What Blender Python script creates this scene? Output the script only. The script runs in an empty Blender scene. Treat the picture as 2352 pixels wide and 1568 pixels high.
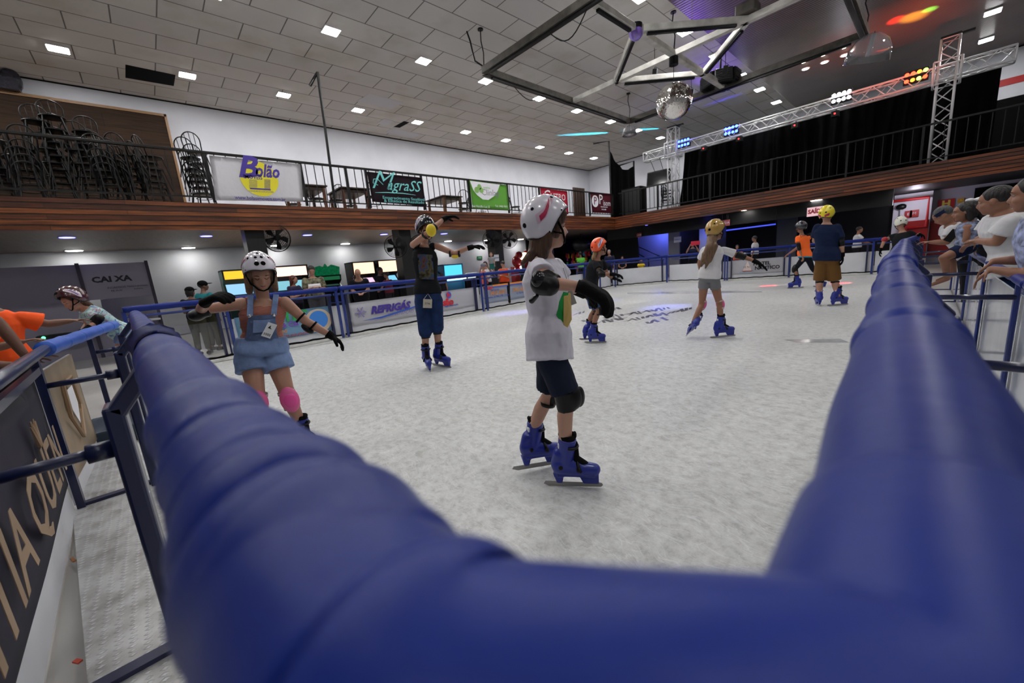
import bpy, bmesh, math, random
from mathutils import Vector, Matrix, Euler
random.seed(7)
C = bpy.context.scene.collection
SC = bpy.context.scene
# ---------------------------------------------------------------- camera
CAM_H = 1.25
F = 890.0
RX = ((0.68037347, -0.0825987, 0.72819599), (0.72790364, 0.19159252, -0.65836813), (-0.08513656, 0.97799272, 0.19047836))
R3 = Matrix(RX)
cam = bpy.data.cameras.new('camera'); camo = bpy.data.objects.new('camera', cam); C.objects.link(camo)
cam.sensor_width = 36; cam.lens = F / 2352 * 36; cam.clip_start = 0.01; cam.clip_end = 200
camo.matrix_world = Matrix.Translation((0, 0, CAM_H)) @ R3.to_4x4()
cam.dof.use_dof = True; cam.dof.focus_distance = 2.6; cam.dof.aperture_fstop = 2.6
SC.camera = camo
SC.view_settings.view_transform = 'Standard'; SC.view_settings.look = 'None'
SC.view_settings.exposure = 0.0; SC.view_settings.gamma = 1.0; SC.view_settings.use_curve_mapping = False
w = bpy.data.worlds.new('world'); SC.world = w; w.use_nodes = True
w.node_tree.nodes['Background'].inputs[0].default_value = (0.008, 0.009, 0.012, 1)
w.node_tree.nodes['Background'].inputs[1].default_value = 1.0
PANEL_L = 168.0      # radiance of the ceiling LED panels
# ---------------------------------------------------------------- rays of known pixels -> points in the hall
O = Vector((0, 0, CAM_H))
def ray(u, v): return R3 @ Vector((u - 1176.0, -(v - 784.0), -F))
def G(u, v, z=0.0):
    r = ray(u, v); return O + r * ((z - CAM_H) / r.z)
def onX(u, v, x):
    r = ray(u, v); return O + r * (x / r.x)
def onY(u, v, y):
    r = ray(u, v); return O + r * (y / r.y)
def AT(u, v, P, dd=0.0):
    r = ray(u, v); n = Vector((P[0], P[1])); d = n.length; n /= d
    return O + r * ((d + dd) / (r.x * n.x + r.y * n.y))
def V(*a): return Vector(a)
# ---------------------------------------------------------------- materials
MATS = {}
def mat(name, col=(.5, .5, .5), rough=.5, metal=0.0, bump=0.0, bscale=60, var=0.0, vscale=8, emit=None, estr=0, coat=0, stretch=None, spec=None, trans=0):
    if name in MATS: return MATS[name]
    m = bpy.data.materials.new(name); m.use_nodes = True; nt = m.node_tree; N = nt.nodes; L = nt.links
    b = N['Principled BSDF']; b.inputs['Base Color'].default_value = (*col, 1); b.inputs['Roughness'].default_value = rough
    b.inputs['Metallic'].default_value = metal
    if coat: b.inputs['Coat Weight'].default_value = coat; b.inputs['Coat Roughness'].default_value = .08
    if spec is None and rough >= .6: spec = .15
    if spec is not None: b.inputs['Specular IOR Level'].default_value = spec
    if trans: b.inputs['Transmission Weight'].default_value = trans
    if emit: b.inputs['Emission Color'].default_value = (*emit, 1); b.inputs['Emission Strength'].default_value = estr
    tc = N.new('ShaderNodeTexCoord'); src = tc.outputs['Object']
    if stretch:
        mp = N.new('ShaderNodeMapping'); mp.inputs['Scale'].default_value = stretch; L.new(src, mp.inputs[0]); src = mp.outputs[0]
    if var:
        n = N.new('ShaderNodeTexNoise'); n.inputs['Scale'].default_value = vscale; n.inputs['Detail'].default_value = 4; L.new(src, n.inputs[0])
        r = N.new('ShaderNodeMapRange'); r.inputs[1].default_value = .3; r.inputs[2].default_value = .7; r.inputs[3].default_value = 1 - var; r.inputs[4].default_value = 1 + var
        L.new(n.outputs[0], r.inputs[0])
        h = N.new('ShaderNodeVectorMath'); h.operation = 'SCALE'; h.inputs[0].default_value = col; L.new(r.outputs[0], h.inputs['Scale']); L.new(h.outputs[0], b.inputs['Base Color'])
    if bump:
        n = N.new('ShaderNodeTexNoise'); n.inputs['Scale'].default_value = bscale; n.inputs['Detail'].default_value = 4; L.new(src, n.inputs[0])
        bp = N.new('ShaderNodeBump'); bp.inputs['Strength'].default_value = bump; bp.inputs['Distance'].default_value = .02; L.new(n.outputs[0], bp.inputs['Height']); L.new(bp.outputs[0], b.inputs['Normal'])
    MATS[name] = m; return m
def nodes(name):
    m = bpy.data.materials.new(name); m.use_nodes = True; MATS[name] = m
    return m, m.node_tree.nodes, m.node_tree.links, m.node_tree.nodes['Principled BSDF']
def ramp(N, L, src, stops):
    r = N.new('ShaderNodeValToRGB'); e = r.color_ramp.elements
    while len(e) < len(stops): e.new(.5)
    for k, (p, c) in enumerate(stops): e[k].position = p; e[k].color = (*c, 1)
    L.new(src, r.inputs[0]); return r
def glow(name, col, s): return mat('glow_' + name, (0, 0, 0), .5, emit=col, estr=s)
# ---------------------------------------------------------------- mesh helpers
def obj(name, bm, m=None, parent=None, smooth=False, bevel=0, world=True):
    me = bpy.data.meshes.new(name); bmesh.ops.recalc_face_normals(bm, faces=bm.faces); bm.to_mesh(me); bm.free()
    o = bpy.data.objects.new(name, me); C.objects.link(o)
    if m:
        for mm in (m if isinstance(m, (list, tuple)) else [m]): me.materials.append(mm)
    if smooth:
        for p in me.polygons: p.use_smooth = True
    if bevel:
        b = o.modifiers.new('b', 'BEVEL'); b.width = bevel; b.segments = 2; b.limit_method = 'ANGLE'
    if parent:
        o.parent = parent
        if world: o.matrix_parent_inverse = parent_mat(parent).inverted()
    return o
def parent_mat(p):
    m = p.matrix_basis.copy() if not p.parent else parent_mat(p.parent) @ p.matrix_parent_inverse @ p.matrix_basis
    return m
def thing(name, label, cat, loc=(0, 0, 0), rz=0, group=None):
    o = bpy.data.objects.new(name, None); C.objects.link(o); o.empty_display_size = .1
    o.location = loc; o.rotation_euler = (0, 0, rz); o['label'] = label; o['category'] = cat
    if group: o['group'] = group
    return o
def tag(o, label, cat, group=None, kind=None):
    if kind: o['kind'] = kind
    if label: o['label'] = label
    if cat: o['category'] = cat
    if group: o['group'] = group
    return o
def struct(name, bm, m, **k):
    o = obj(name, bm, m, **k); o['kind'] = 'structure'; return o
def dup(root, label=None, group=None):
    r = root.copy(); C.objects.link(r)
    if label: r['label'] = label
    if group: r['group'] = group
    for ch in list(root.children):
        c = ch.copy(); C.objects.link(c); c.parent = r
        for g in ch.children:
            d = g.copy(); C.objects.link(d); d.parent = c
    return r
def NB(): return bmesh.new()
def box(bm, c, s, rot=None, mi=0):
    r = bmesh.ops.create_cube(bm, size=1)
    M = Matrix.Translation(c) @ (rot.to_4x4() if rot else Matrix.Identity(4)) @ Matrix.Diagonal((s[0], s[1], s[2], 1))
    bmesh.ops.transform(bm, matrix=M, verts=r['verts'])
    if mi:
        for f in {f for v in r['verts'] for f in v.link_faces}: f.material_index = mi
    return r['verts']
def boxb(bm, a, b, mi=0): return box(bm, [(a[i] + b[i]) / 2 for i in range(3)], [abs(b[i] - a[i]) for i in range(3)], mi=mi)
def frame_of(d):
    d = Vector(d).normalized(); a = Vector((0, 0, 1)) if abs(d.z) < .95 else Vector((1, 0, 0))
    x = a.cross(d).normalized(); return x, d.cross(x), d
def tube(bm, pts, r, seg=10, closed=False, cap=True):
    pts = [Vector(p) for p in pts]; n = len(pts); rs = r if isinstance(r, (list, tuple)) else [r] * n; rings = []
    x = None
    for i, p in enumerate(pts):
        if closed: d = pts[(i + 1) % n] - pts[i - 1]
        else: d = pts[min(i + 1, n - 1)] - pts[max(i - 1, 0)]
        d.normalize()
        if x is None: x, y, _ = frame_of(d)
        x = (x - d * x.dot(d)); x = x.normalized() if x.length > 1e-6 else frame_of(d)[0]; y = d.cross(x)
        k = 1.0
        if 0 < i < n - 1 and not closed:
            a = (pts[i] - pts[i - 1]).normalized(); k = 1 / max(.5, a.dot(d))
        rings.append([bm.verts.new(p + (x * math.cos(t) + y * math.sin(t)) * rs[i]) for t in [2 * math.pi * j / seg for j in range(seg)]])
    rng = range(n if closed else n - 1)
    for i in rng:
        a, b = rings[i], rings[(i + 1) % n]
        for j in range(seg): bm.faces.new((a[j], a[(j + 1) % seg], b[(j + 1) % seg], b[j]))
    if cap and not closed: bm.faces.new(rings[0][::-1]); bm.faces.new(rings[-1])
    return rings
def bar(bm, a, b, w_, h_, up=(0, 0, 1)):
    a = Vector(a); b = Vector(b); d = (b - a); l = d.length; d.normalize(); up = Vector(up)
    x = up.cross(d)
    if x.length < 1e-4: x = Vector((1, 0, 0)).cross(d)
    x.normalize(); y = d.cross(x)
    M = Matrix((x, y, d)).transposed(); return box(bm, (a + b) / 2, (w_, h_, l), rot=M)
def ball(bm, c, r, sub=2, sc=(1, 1, 1), rot=None):
    q = bmesh.ops.create_icosphere(bm, subdivisions=sub, radius=1)
    M = Matrix.Translation(c) @ (rot.to_4x4() if rot else Matrix.Identity(4)) @ Matrix.Diagonal((r * sc[0], r * sc[1], r * sc[2], 1))
    bmesh.ops.transform(bm, matrix=M, verts=q['verts']); return q['verts']
def lathe(bm, prof, c=(0, 0, 0), seg=24, rot=None):
    M = Matrix.Translation(c) @ (rot.to_4x4() if rot else Matrix.Identity(4)); rings = []
    for (r, z) in prof:
        rings.append([bm.verts.new(M @ Vector((max(r, 1e-4) * math.cos(2 * math.pi * j / seg), max(r, 1e-4) * math.sin(2 * math.pi * j / seg), z))) for j in range(seg)])
    for a, b in zip(rings, rings[1:]):
        for j in range(seg): bm.faces.new((a[j], a[(j + 1) % seg], b[(j + 1) % seg], b[j]))
    return rings
def disc(bm, c, r, z0, z1, seg=20):
    lathe(bm, [(0, z0), (r, z0), (r, z1), (0, z1)], c, seg)
def prism(bm, pts, off):
    a = [bm.verts.new(p) for p in pts]; b = [bm.verts.new(Vector(p) + Vector(off)) for p in pts]
    bm.faces.new(a); bm.faces.new(b[::-1]); n = len(a)
    for i in range(n): bm.faces.new((a[i], b[i], b[(i + 1) % n], a[(i + 1) % n]))
def text(s, size, m, parent, loc, xdir, updir, name='lettering', extr=.002, shear=0, bold=0, align='CENTER', sx=1.0, space=1.0):
    cu = bpy.data.curves.new(name, 'FONT'); cu.body = s; cu.size = size; cu.extrude = extr; cu.shear = shear; cu.offset = bold
    cu.align_x = align; cu.align_y = 'CENTER'; cu.space_character = space; cu.resolution_u = 2
    t = bpy.data.objects.new('tmp', cu); C.objects.link(t); dg = bpy.context.evaluated_depsgraph_get()
    me = bpy.data.meshes.new_from_object(t.evaluated_get(dg)); bpy.data.objects.remove(t)
    x = Vector(xdir).normalized(); y = Vector(updir); y = (y - x * y.dot(x)).normalized(); z = x.cross(y)
    M = Matrix.Translation(loc) @ Matrix((x, y, z)).transposed().to_4x4() @ Matrix.Diagonal((sx, 1, 1, 1)); me.transform(M); me.materials.clear(); me.materials.append(m)
    o = bpy.data.objects.new(name, me); C.objects.link(o)
    if parent: o.parent = parent; o.matrix_parent_inverse = parent_mat(parent).inverted()
    return o
# ================================================================ base materials
blue_paint = mat('blue_paint', (.01, .03, .19), .3, coat=.3, var=.15, vscale=6)
blue_dark = mat('blue_dark', (.006, .012, .06), .35, coat=.3, var=.2)
blue_foam = mat('blue_foam', (.0055, .021, .19), .42, bump=.12, bscale=14, var=.12, vscale=5, spec=.22)
black_metal = mat('black_metal', (.003, .003, .0035), .38, spec=.3)
black_matte = mat('black_matte', (.003, .003, .0035), .8, bump=.2, bscale=80, spec=.1)
black_plastic = mat('black_plastic', (.004, .004, .005), .4, spec=.3)
white_wall = mat('white_wall', (.66, .68, .74), .75, var=.05, vscale=1.2, bump=.05, bscale=30)
alu = mat('aluminium', (.75, .76, .78), .28, metal=.9, var=.1)
chrome = mat('chrome', (.85, .85, .87), .12, metal=1)
wood_dark = mat('wood_table', (.03, .015, .009), .35, var=.4, vscale=10, stretch=(1, 8, 8))
red_paint = mat('red_paint', (.45, .008, .012), .4)
white_plastic = mat('white_plastic', (.72, .74, .76), .3, var=.05, vscale=3)
white_cloth = mat('white_cloth', (.84, .84, .88), .55, bump=.25, bscale=6)
purple_ink = mat('purple_ink', (.06, .03, .32), .5)
# ice
m_ice, N, L, B = nodes('ice')
tc = N.new('ShaderNodeTexCoord')
n1 = N.new('ShaderNodeTexNoise'); n1.inputs['Scale'].default_value = .55; n1.inputs['Detail'].default_value = 6; L.new(tc.outputs['Object'], n1.inputs[0])
n2 = N.new('ShaderNodeTexNoise'); n2.inputs['Scale'].default_value = 14; n2.inputs['Detail'].default_value = 8; n2.inputs['Roughness'].default_value = .75; L.new(tc.outputs['Object'], n2.inputs[0])
def scratches(scale, sx, rz, lo):
    mp = N.new('ShaderNodeMapping'); mp.inputs['Scale'].default_value = (sx, 1, 1); mp.inputs['Rotation'].default_value = (0, 0, rz)
    nz = N.new('ShaderNodeTexNoise'); nz.inputs['Scale'].default_value = 1.7; L.new(tc.outputs['Object'], nz.inputs[0])
    ad = N.new('ShaderNodeVectorMath'); ad.operation = 'MULTIPLY_ADD'; ad.inputs[1].default_value = (.5, .5, 0); L.new(nz.outputs['Color'], ad.inputs[0]); L.new(tc.outputs['Object'], ad.inputs[2])
    L.new(ad.outputs[0], mp.inputs[0])
    v = N.new('ShaderNodeTexNoise'); v.inputs['Scale'].default_value = scale; v.inputs['Detail'].default_value = 3; L.new(mp.outputs[0], v.inputs[0])
    s = N.new('ShaderNodeMath'); s.operation = 'SUBTRACT'; s.inputs[1].default_value = .5; L.new(v.outputs[0], s.inputs[0])
    a = N.new('ShaderNodeMath'); a.operation = 'ABSOLUTE'; L.new(s.outputs[0], a.inputs[0])
    r = N.new('ShaderNodeMapRange'); r.inputs[1].default_value = 0; r.inputs[2].default_value = lo; r.inputs[3].default_value = 1; r.inputs[4].default_value = 0; L.new(a.outputs[0], r.inputs[0])
    return r.outputs[0]
s1 = scratches(7.0, .22, .5, .009); s2 = scratches(9.0, .2, -.7, .009); s3 = scratches(12.0, .25, 1.7, .01)
mx = N.new('ShaderNodeMath'); mx.operation = 'MAXIMUM'; L.new(s1, mx.inputs[0]); L.new(s2, mx.inputs[1])
mx2 = N.new('ShaderNodeMath'); mx2.operation = 'MAXIMUM'; L.new(mx.outputs[0], mx2.inputs[0]); L.new(s3, mx2.inputs[1])
cr = ramp(N, L, n1.outputs[0], [(.25, (.50, .51, .50)), (.75, (.65, .66, .65))])
cf = ramp(N, L, n2.outputs[0], [(.32, (.62, .62, .62)), (.5, (.95, .95, .95)), (.68, (1.15, 1.15, 1.15))])
mu = N.new('ShaderNodeMixRGB'); mu.blend_type = 'MULTIPLY'; mu.inputs[0].default_value = 1; L.new(cr.outputs[0], mu.inputs[1]); L.new(cf.outputs[0], mu.inputs[2])
ms = N.new('ShaderNodeMixRGB'); ms.inputs[2].default_value = (.86, .88, .9, 1)
fm = N.new('ShaderNodeMath'); fm.operation = 'MULTIPLY'; fm.inputs[1].default_value = .3; L.new(mx2.outputs[0], fm.inputs[0]); L.new(fm.outputs[0], ms.inputs[0]); L.new(mu.outputs[0], ms.inputs[1])
L.new(ms.outputs[0], B.inputs['Base Color'])
rr = ramp(N, L, n1.outputs[0], [(.2, (.3, .3, .3)), (.8, (.45, .45, .45))]); L.new(rr.outputs[0], B.inputs['Roughness'])
B.inputs['Specular IOR Level'].default_value = .35
bp = N.new('ShaderNodeBump'); bp.inputs['Strength'].default_value = .35; bp.inputs['Distance'].default_value = .01
ba = N.new('ShaderNodeMath'); ba.operation = 'MULTIPLY_ADD'; ba.inputs[1].default_value = .25; L.new(mx2.outputs[0], ba.inputs[0]); L.new(n2.outputs[0], ba.inputs[2]); L.new(ba.outputs[0], bp.inputs['Height']); L.new(bp.outputs[0], B.inputs['Normal'])
# ceiling tiles (running bond, real tile size)
m_tile, N, L, B = nodes('ceiling_tile')
tc = N.new('ShaderNodeTexCoord'); mp = N.new('ShaderNodeMapping'); mp.inputs['Rotation'].default_value = (0, 0, -math.pi / 2)
mp.inputs['Location'].default_value = (.21, -.03, 0); L.new(tc.outputs['Object'], mp.inputs[0])
br = N.new('ShaderNodeTexBrick'); br.inputs['Scale'].default_value = 1; br.inputs['Brick Width'].default_value = 1.46; br.inputs['Row Height'].default_value = .735
br.inputs['Mortar Size'].default_value = .013; br.inputs['Color1'].default_value = (.66, .64, .61, 1); br.inputs['Color2'].default_value = (.60, .585, .57, 1); br.inputs['Mortar'].default_value = (.16, .155, .15, 1)
L.new(mp.outputs[0], br.inputs[0])
nz = N.new('ShaderNodeTexNoise'); nz.inputs['Scale'].default_value = .9; nz.inputs['Detail'].default_value = 5; L.new(tc.outputs['Object'], nz.inputs[0])
cr = ramp(N, L, nz.outputs[0], [(.28, (.8, .77, .7)), (.5, (1, 1, 1))]); mu = N.new('ShaderNodeMixRGB'); mu.blend_type = 'MULTIPLY'; mu.inputs[0].default_value = .8
L.new(br.outputs[0], mu.inputs[1]); L.new(cr.outputs[0], mu.inputs[2]); L.new(mu.outputs[0], B.inputs['Base Color']); B.inputs['Roughness'].default_value = .85
# dark slatted part of the ceiling
m_slat, N, L, B = nodes('ceiling_slats')
tc = N.new('ShaderNodeTexCoord'); wv = N.new('ShaderNodeTexWave'); wv.bands_direction = 'Y'; wv.inputs['Scale'].default_value = 3.1; wv.inputs['Distortion'].default_value = .1; L.new(tc.outputs['Object'], wv.inputs[0])
nz = N.new('ShaderNodeTexNoise'); nz.inputs['Scale'].default_value = .8; nz.inputs['Detail'].default_value = 5; L.new(tc.outputs['Object'], nz.inputs[0])
c1 = ramp(N, L, nz.outputs[0], [(.3, (.075, .046, .034)), (.7, (.135, .09, .07))]); c2 = ramp(N, L, wv.outputs[0], [(0, (.55, .55, .55)), (.2, (1, 1, 1))])
mu = N.new('ShaderNodeMixRGB'); mu.blend_type = 'MULTIPLY'; mu.inputs[0].default_value = 1; L.new(c1.outputs[0], mu.inputs[1]); L.new(c2.outputs[0], mu.inputs[2]); L.new(mu.outputs[0], B.inputs['Base Color'])
B.inputs['Roughness'].default_value = .38
bp = N.new('ShaderNodeBump'); bp.inputs['Strength'].default_value = .4; bp.inputs['Distance'].default_value = .01; L.new(wv.outputs[0], bp.inputs['Height']); L.new(bp.outputs[0], B.inputs['Normal'])
# balcony planks
def wood_planks(name, axis, c_a, c_b, c_c, rowh, seam=3.1):
    m, N, L, B = nodes(name); tc = N.new('ShaderNodeTexCoord')
    sp = N.new('ShaderNodeSeparateXYZ'); L.new(tc.outputs['Object'], sp.inputs[0]); cb = N.new('ShaderNodeCombineXYZ')
    zz = N.new('ShaderNodeMath'); zz.operation = 'SUBTRACT'; zz.inputs[1].default_value = 2.593 if rowh < .2 else 3.19; L.new(sp.outputs[2], zz.inputs[0])
    L.new(sp.outputs[axis], cb.inputs[0]); L.new(zz.outputs[0], cb.inputs[1])
    br = N.new('ShaderNodeTexBrick'); br.inputs['Scale'].default_value = 1; br.inputs['Brick Width'].default_value = seam; br.inputs['Row Height'].default_value = rowh; br.offset = .37
    br.inputs['Mortar Size'].default_value = .004; br.inputs['Color1'].default_value = (*c_a, 1); br.inputs['Color2'].default_value = (*c_b, 1); br.inputs['Mortar'].default_value = (.01, .006, .004, 1)
    L.new(cb.outputs[0], br.inputs[0])
    mp = N.new('ShaderNodeMapping'); mp.inputs['Scale'].default_value = (.9, .9, 16) ; L.new(tc.outputs['Object'], mp.inputs[0])
    nz = N.new('ShaderNodeTexNoise'); nz.inputs['Scale'].default_value = 2; nz.inputs['Detail'].default_value = 6; L.new(mp.outputs[0], nz.inputs[0])
    cr = ramp(N, L, nz.outputs[0], [(.3, c_c), (.7, (1.25, 1.2, 1.1))]); mu = N.new('ShaderNodeMixRGB'); mu.blend_type = 'MULTIPLY'; mu.inputs[0].default_value = 1
    L.new(br.outputs[0], mu.inputs[1]); L.new(cr.outputs[0], mu.inputs[2]); L.new(mu.outputs[0], B.inputs['Base Color']); B.inputs['Roughness'].default_value = .38
    return m
wood_L = wood_planks('plank_wood_long', 1, (.30, .088, .022), (.085, .022, .008), (.28, .25, .25), .098, 2.9)
wood_R = wood_planks('plank_wood_short', 0, (.24, .066, .02), (.07, .019, .008), (.28, .25, .25), .098, 2.3)
wood_wall = wood_planks('plank_wall', 1, (.036, .021, .014), (.024, .014, .010), (.7, .68, .66), .32, 5.5)
wood_wall.node_tree.nodes['Principled BSDF'].inputs['Roughness'].default_value = .75; wood_wall.node_tree.nodes['Principled BSDF'].inputs['Specular IOR Level'].default_value = .15
# chequer plate
m_plate, N, L, B = nodes('chequer_plate')
tc = N.new('ShaderNodeTexCoord'); mp = N.new('ShaderNodeMapping'); mp.inputs['Scale'].default_value = (38, 24, 1); L.new(tc.outputs['Object'], mp.inputs[0])
ck = N.new('ShaderNodeTexVoronoi'); ck.inputs['Scale'].default_value = 1; ck.inputs['Randomness'].default_value = .12; ck.distance = 'MANHATTAN'; L.new(mp.outputs[0], ck.inputs[0])
cr = ramp(N, L, ck.outputs['Distance'], [(.25, (1, 1, 1)), (.42, (0, 0, 0))])
nz = N.new('ShaderNodeTexNoise'); nz.inputs['Scale'].default_value = 9; nz.inputs['Detail'].default_value = 8; L.new(tc.outputs['Object'], nz.inputs[0])
c2 = ramp(N, L, nz.outputs[0], [(.3, (.3, .29, .28)), (.6, (.6, .61, .61))]); mxx = N.new('ShaderNodeMixRGB'); mxx.inputs[2].default_value = (.85, .87, .88, 1); L.new(c2.outputs[0], mxx.inputs[1])
fx = N.new('ShaderNodeMath'); fx.operation = 'MULTIPLY'; fx.inputs[1].default_value = .5; L.new(cr.outputs[0], fx.inputs[0]); L.new(fx.outputs[0], mxx.inputs[0]); L.new(mxx.outputs[0], B.inputs['Base Color'])
B.inputs['Metallic'].default_value = .25; B.inputs['Roughness'].default_value = .42
bp = N.new('ShaderNodeBump'); bp.inputs['Strength'].default_value = .9; bp.inputs['Distance'].default_value = .004; L.new(cr.outputs[0], bp.inputs['Height']); L.new(bp.outputs[0], B.inputs['Normal'])

# ================================================================ shell
XL, YB, ZC = -16.45, 23.2, 7.1
XR = 9.0; YN = -6.0
BZ0, BZ1 = 2.60, 3.19         # balcony fascia
XF, YF = -11.0, 17.5          # balcony edges
floor_m = mat('hall_floor', (.42, .41, .39), .35, var=.12, vscale=1.5)
bm = NB(); boxb(bm, (XL - .3, YN - .3, -.25), (XR + .3, YB + .3, -.03)); struct('floor', bm, floor_m)
bm = NB()
ICE = [(-.13, -.02), (-8.62, -.35), (-8.72, 2), (-9.05, 9), (-9.15, 14.2), (-8.6, 15.4), (-7.6, 16.0), (-5.4, 16.15), (-3.5, 16.75), (-1.3, 17.05), (-.35, 17.05), (-.62, 12), (.0, .1)]
prism(bm, [V(x, y, 0) for x, y in ICE], (0, 0, -.03)); ice = struct('floor_ice', bm, m_ice)
bm = NB(); boxb(bm, (XL - .3, YN - .3, 0), (XL, YB + .3, ZC)); struct('wall_left', bm, white_wall)
bm = NB(); boxb(bm, (XL, YB, 0), (XR + .3, YB + .3, ZC)); struct('wall_back', bm, white_wall)
bm = NB(); boxb(bm, (XR, YN, 0), (XR + .3, YB, ZC)); struct('wall_right', bm, mat('dim_wall', (.3, .3, .32), .8))
bm = NB(); boxb(bm, (XL, YN - .3, 0), (XR, YN, ZC)); struct('wall_front', bm, mat('dim_wall'))
HX = -4.85
bm = NB(); boxb(bm, (XL, YN, ZC), (HX, YB, ZC + .2)); struct('ceiling', bm, m_tile)
bm = NB(); boxb(bm, (HX, YN, ZC), (XR, YB, ZC + .2)); struct('ceiling_slatted', bm, m_slat)
bm = NB()
tube(bm, [(XL + .01, YN, ZC - .015), (XL + .01, YB, ZC - .015)], .02, 6); tube(bm, [(XL, YB - .01, ZC - .015), (XR, YB - .01, ZC - .015)], .02, 6)
struct('trim_5', bm, black_matte)
bm = NB(); q = onY(2320, 186, YB); boxb(bm, (-1.5, YB - .02, q.z - .12), (XR, YB, q.z + .1)); struct('trim_6', bm, red_paint)
# ceiling oddities: a hole with a missing tile, paler replaced tiles
def ceil_patch(pix, m, name, label, cat):
    bm = NB(); pts = [G(u, v, ZC) for u, v in pix]; prism(bm, [V(p.x, p.y, ZC - .001) for p in pts], (0, 0, -.006))
    return tag(obj(name, bm, m), label, cat)
hole = mat('ceiling_hole', (.003, .003, .004), .9)
ceil_patch([(288, 148), (403, 172), (399, 197), (288, 178)], hole, 'ceiling_opening', 'long black opening where a ceiling tile is missing', 'ceiling opening')
ceil_patch([(928, 278), (940, 281), (918, 293), (904, 291)], hole, 'ceiling_opening', 'narrow black slot between ceiling tiles above the balcony', 'ceiling opening')
pale = mat('pale_tile', (.62, .62, .66), .8)
ceil_patch([(850, 214), (926, 235), (900, 250), (818, 232)], pale, 'ceiling_tile', 'pale grey replaced ceiling tile above the tall bent pole', 'ceiling tile')
ceil_patch([(882, 272), (904, 277), (890, 288), (865, 283)], pale, 'ceiling_tile', 'small pale ceiling tile left of the narrow black slot', 'ceiling tile')
ceil_patch([(902, 293), (965, 308), (950, 317), (885, 304)], pale, 'ceiling_tile', 'long pale ceiling tile close to the top of the white wall', 'ceiling tile')
ceil_patch([(1200, 319), (1245, 331), (1228, 339), (1180, 328)], pale, 'ceiling_tile', 'pale ceiling tile beyond the white hanging frame corner', 'ceiling tile')
ceil_patch([(1703, 211), (1725, 228), (1681, 243), (1658, 229)], pale, 'ceiling_tile', 'pale ceiling tile above the blue stage lights', 'ceiling tile')
# balconies
soffit = mat('soffit_boards', (.17, .13, .10), .45, var=.15, vscale=2, stretch=(1, 10, 1))
bm = NB(); boxb(bm, (XL, YN, BZ0 + .08), (XF - .02, YB, BZ1 - .02)); struct('floor_balcony', bm, soffit)
bm = NB(); boxb(bm, (XF - .02, YF + .02, BZ0 + .08), (XR, YB, BZ1 - .02)); struct('floor_balcony', bm, mat('soffit_dark', (.01, .01, .011), .5))
bm = NB()
for k in range(6):
    z = BZ0 + k * .098; boxb(bm, (XF - .12, YN, z), (XF + (.012 if k % 2 else 0), YF + (.012 if k % 2 else 0), z + .076))
struct('trim_1', bm, wood_L)
bm = NB(); boxb(bm, (XF - .12, YN, BZ0 + .01), (XF - .03, YF, BZ1 - .012)); boxb(bm, (XF, YF + .03, BZ0 + .01), (XR, YF + .11, BZ1 - .012)); struct('trim_7', bm, black_matte)
bm = NB()
for k in range(6):
    z = BZ0 + k * .098; boxb(bm, (XF + .013, YF, z), (XR, YF + .12, z + .076))
    if k % 2: boxb(bm, (XF + .013, YF - .012, z), (XR, YF, z + .076))
struct('trim_2', bm, wood_R)
# wood clad partition on the left balcony
bm = NB(); boxb(bm, (XL + .02, YN + .1, BZ1), (XL + .25, 1.62, 6.0)); struct('wall_partition', bm, wood_wall)
a = onX(377, 268, -16.2); b = onX(0, 221, -16.2)
bpy.data.objects['wall_partition'].data.clear_geometry()
bm = NB(); prism(bm, [V(-16.2, YN + .1, BZ1), V(-16.2, a.y, BZ1), V(-16.2, a.y, a.z), V(-16.2, YN + .1, a.z)], (-.24, 0, 0)); bm.to_mesh(bpy.data.objects['wall_partition'].data)
edge_m = mat('partition_edge', (.22, .12, .05), .5)
bm = NB(); boxb(bm, (-16.44, YN + .1, a.z), (-16.17, a.y + .05, a.z + .07)); boxb(bm, (-16.44, a.y, BZ1), (-16.17, a.y + .06, a.z + .07)); struct('trim_3', bm, edge_m)
pz = a.z + .07
bm = NB(); q = onX(62, 185, -16.3); boxb(bm, (-16.4, YN + 1, pz), (-16.0, q.y - .15, q.z - .1)); ball(bm, (-16.2, q.y - .25, pz + .28), .3, 2, (.7, .6, 1))
tag(obj('covered_crate', bm, mat('bin_liner', (.02, .02, .03), .25, bump=1, bscale=9), smooth=False), 'black plastic-wrapped bundle on top of the wood partition', 'bundle')
# ceiling LED panels
panel_m = glow('ceiling_panel', (1.0, .985, .97), PANEL_L)
frame_m = mat('light_frame', (.7, .7, .72), .4)
LROWS = {-14.3: [-.45 + 2.35 * k for k in range(-2, 10)], -10.25: [-5, -2.65, -.3, 2.05, 4.35, 6.85, 9.1, 11.6, 13.82, 16.2, 18.5, 20.8], -5.17: [-2.3, .1, 2.4, 4.8, 7.2, 9.6, 11.98, 14.2, 16.58, 18.61, 20.9],
         .5: [-2, 2, 6, 10, 14.1, 18.78, 21.24], 5.5: [-2, 3, 8, 13, 18]}
seenL = {(-14.3, 0), }
proto = None
ORD = ['first', 'second', 'third', 'fourth', 'fifth', 'sixth', 'seventh', 'eighth', 'ninth', 'tenth', 'eleventh', 'twelfth']
names_row = {-14.3: 'row along white wall', -10.25: 'middle row', -5.17: 'star frame row', .5: 'right row', 5.5: 'outermost row'}
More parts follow.
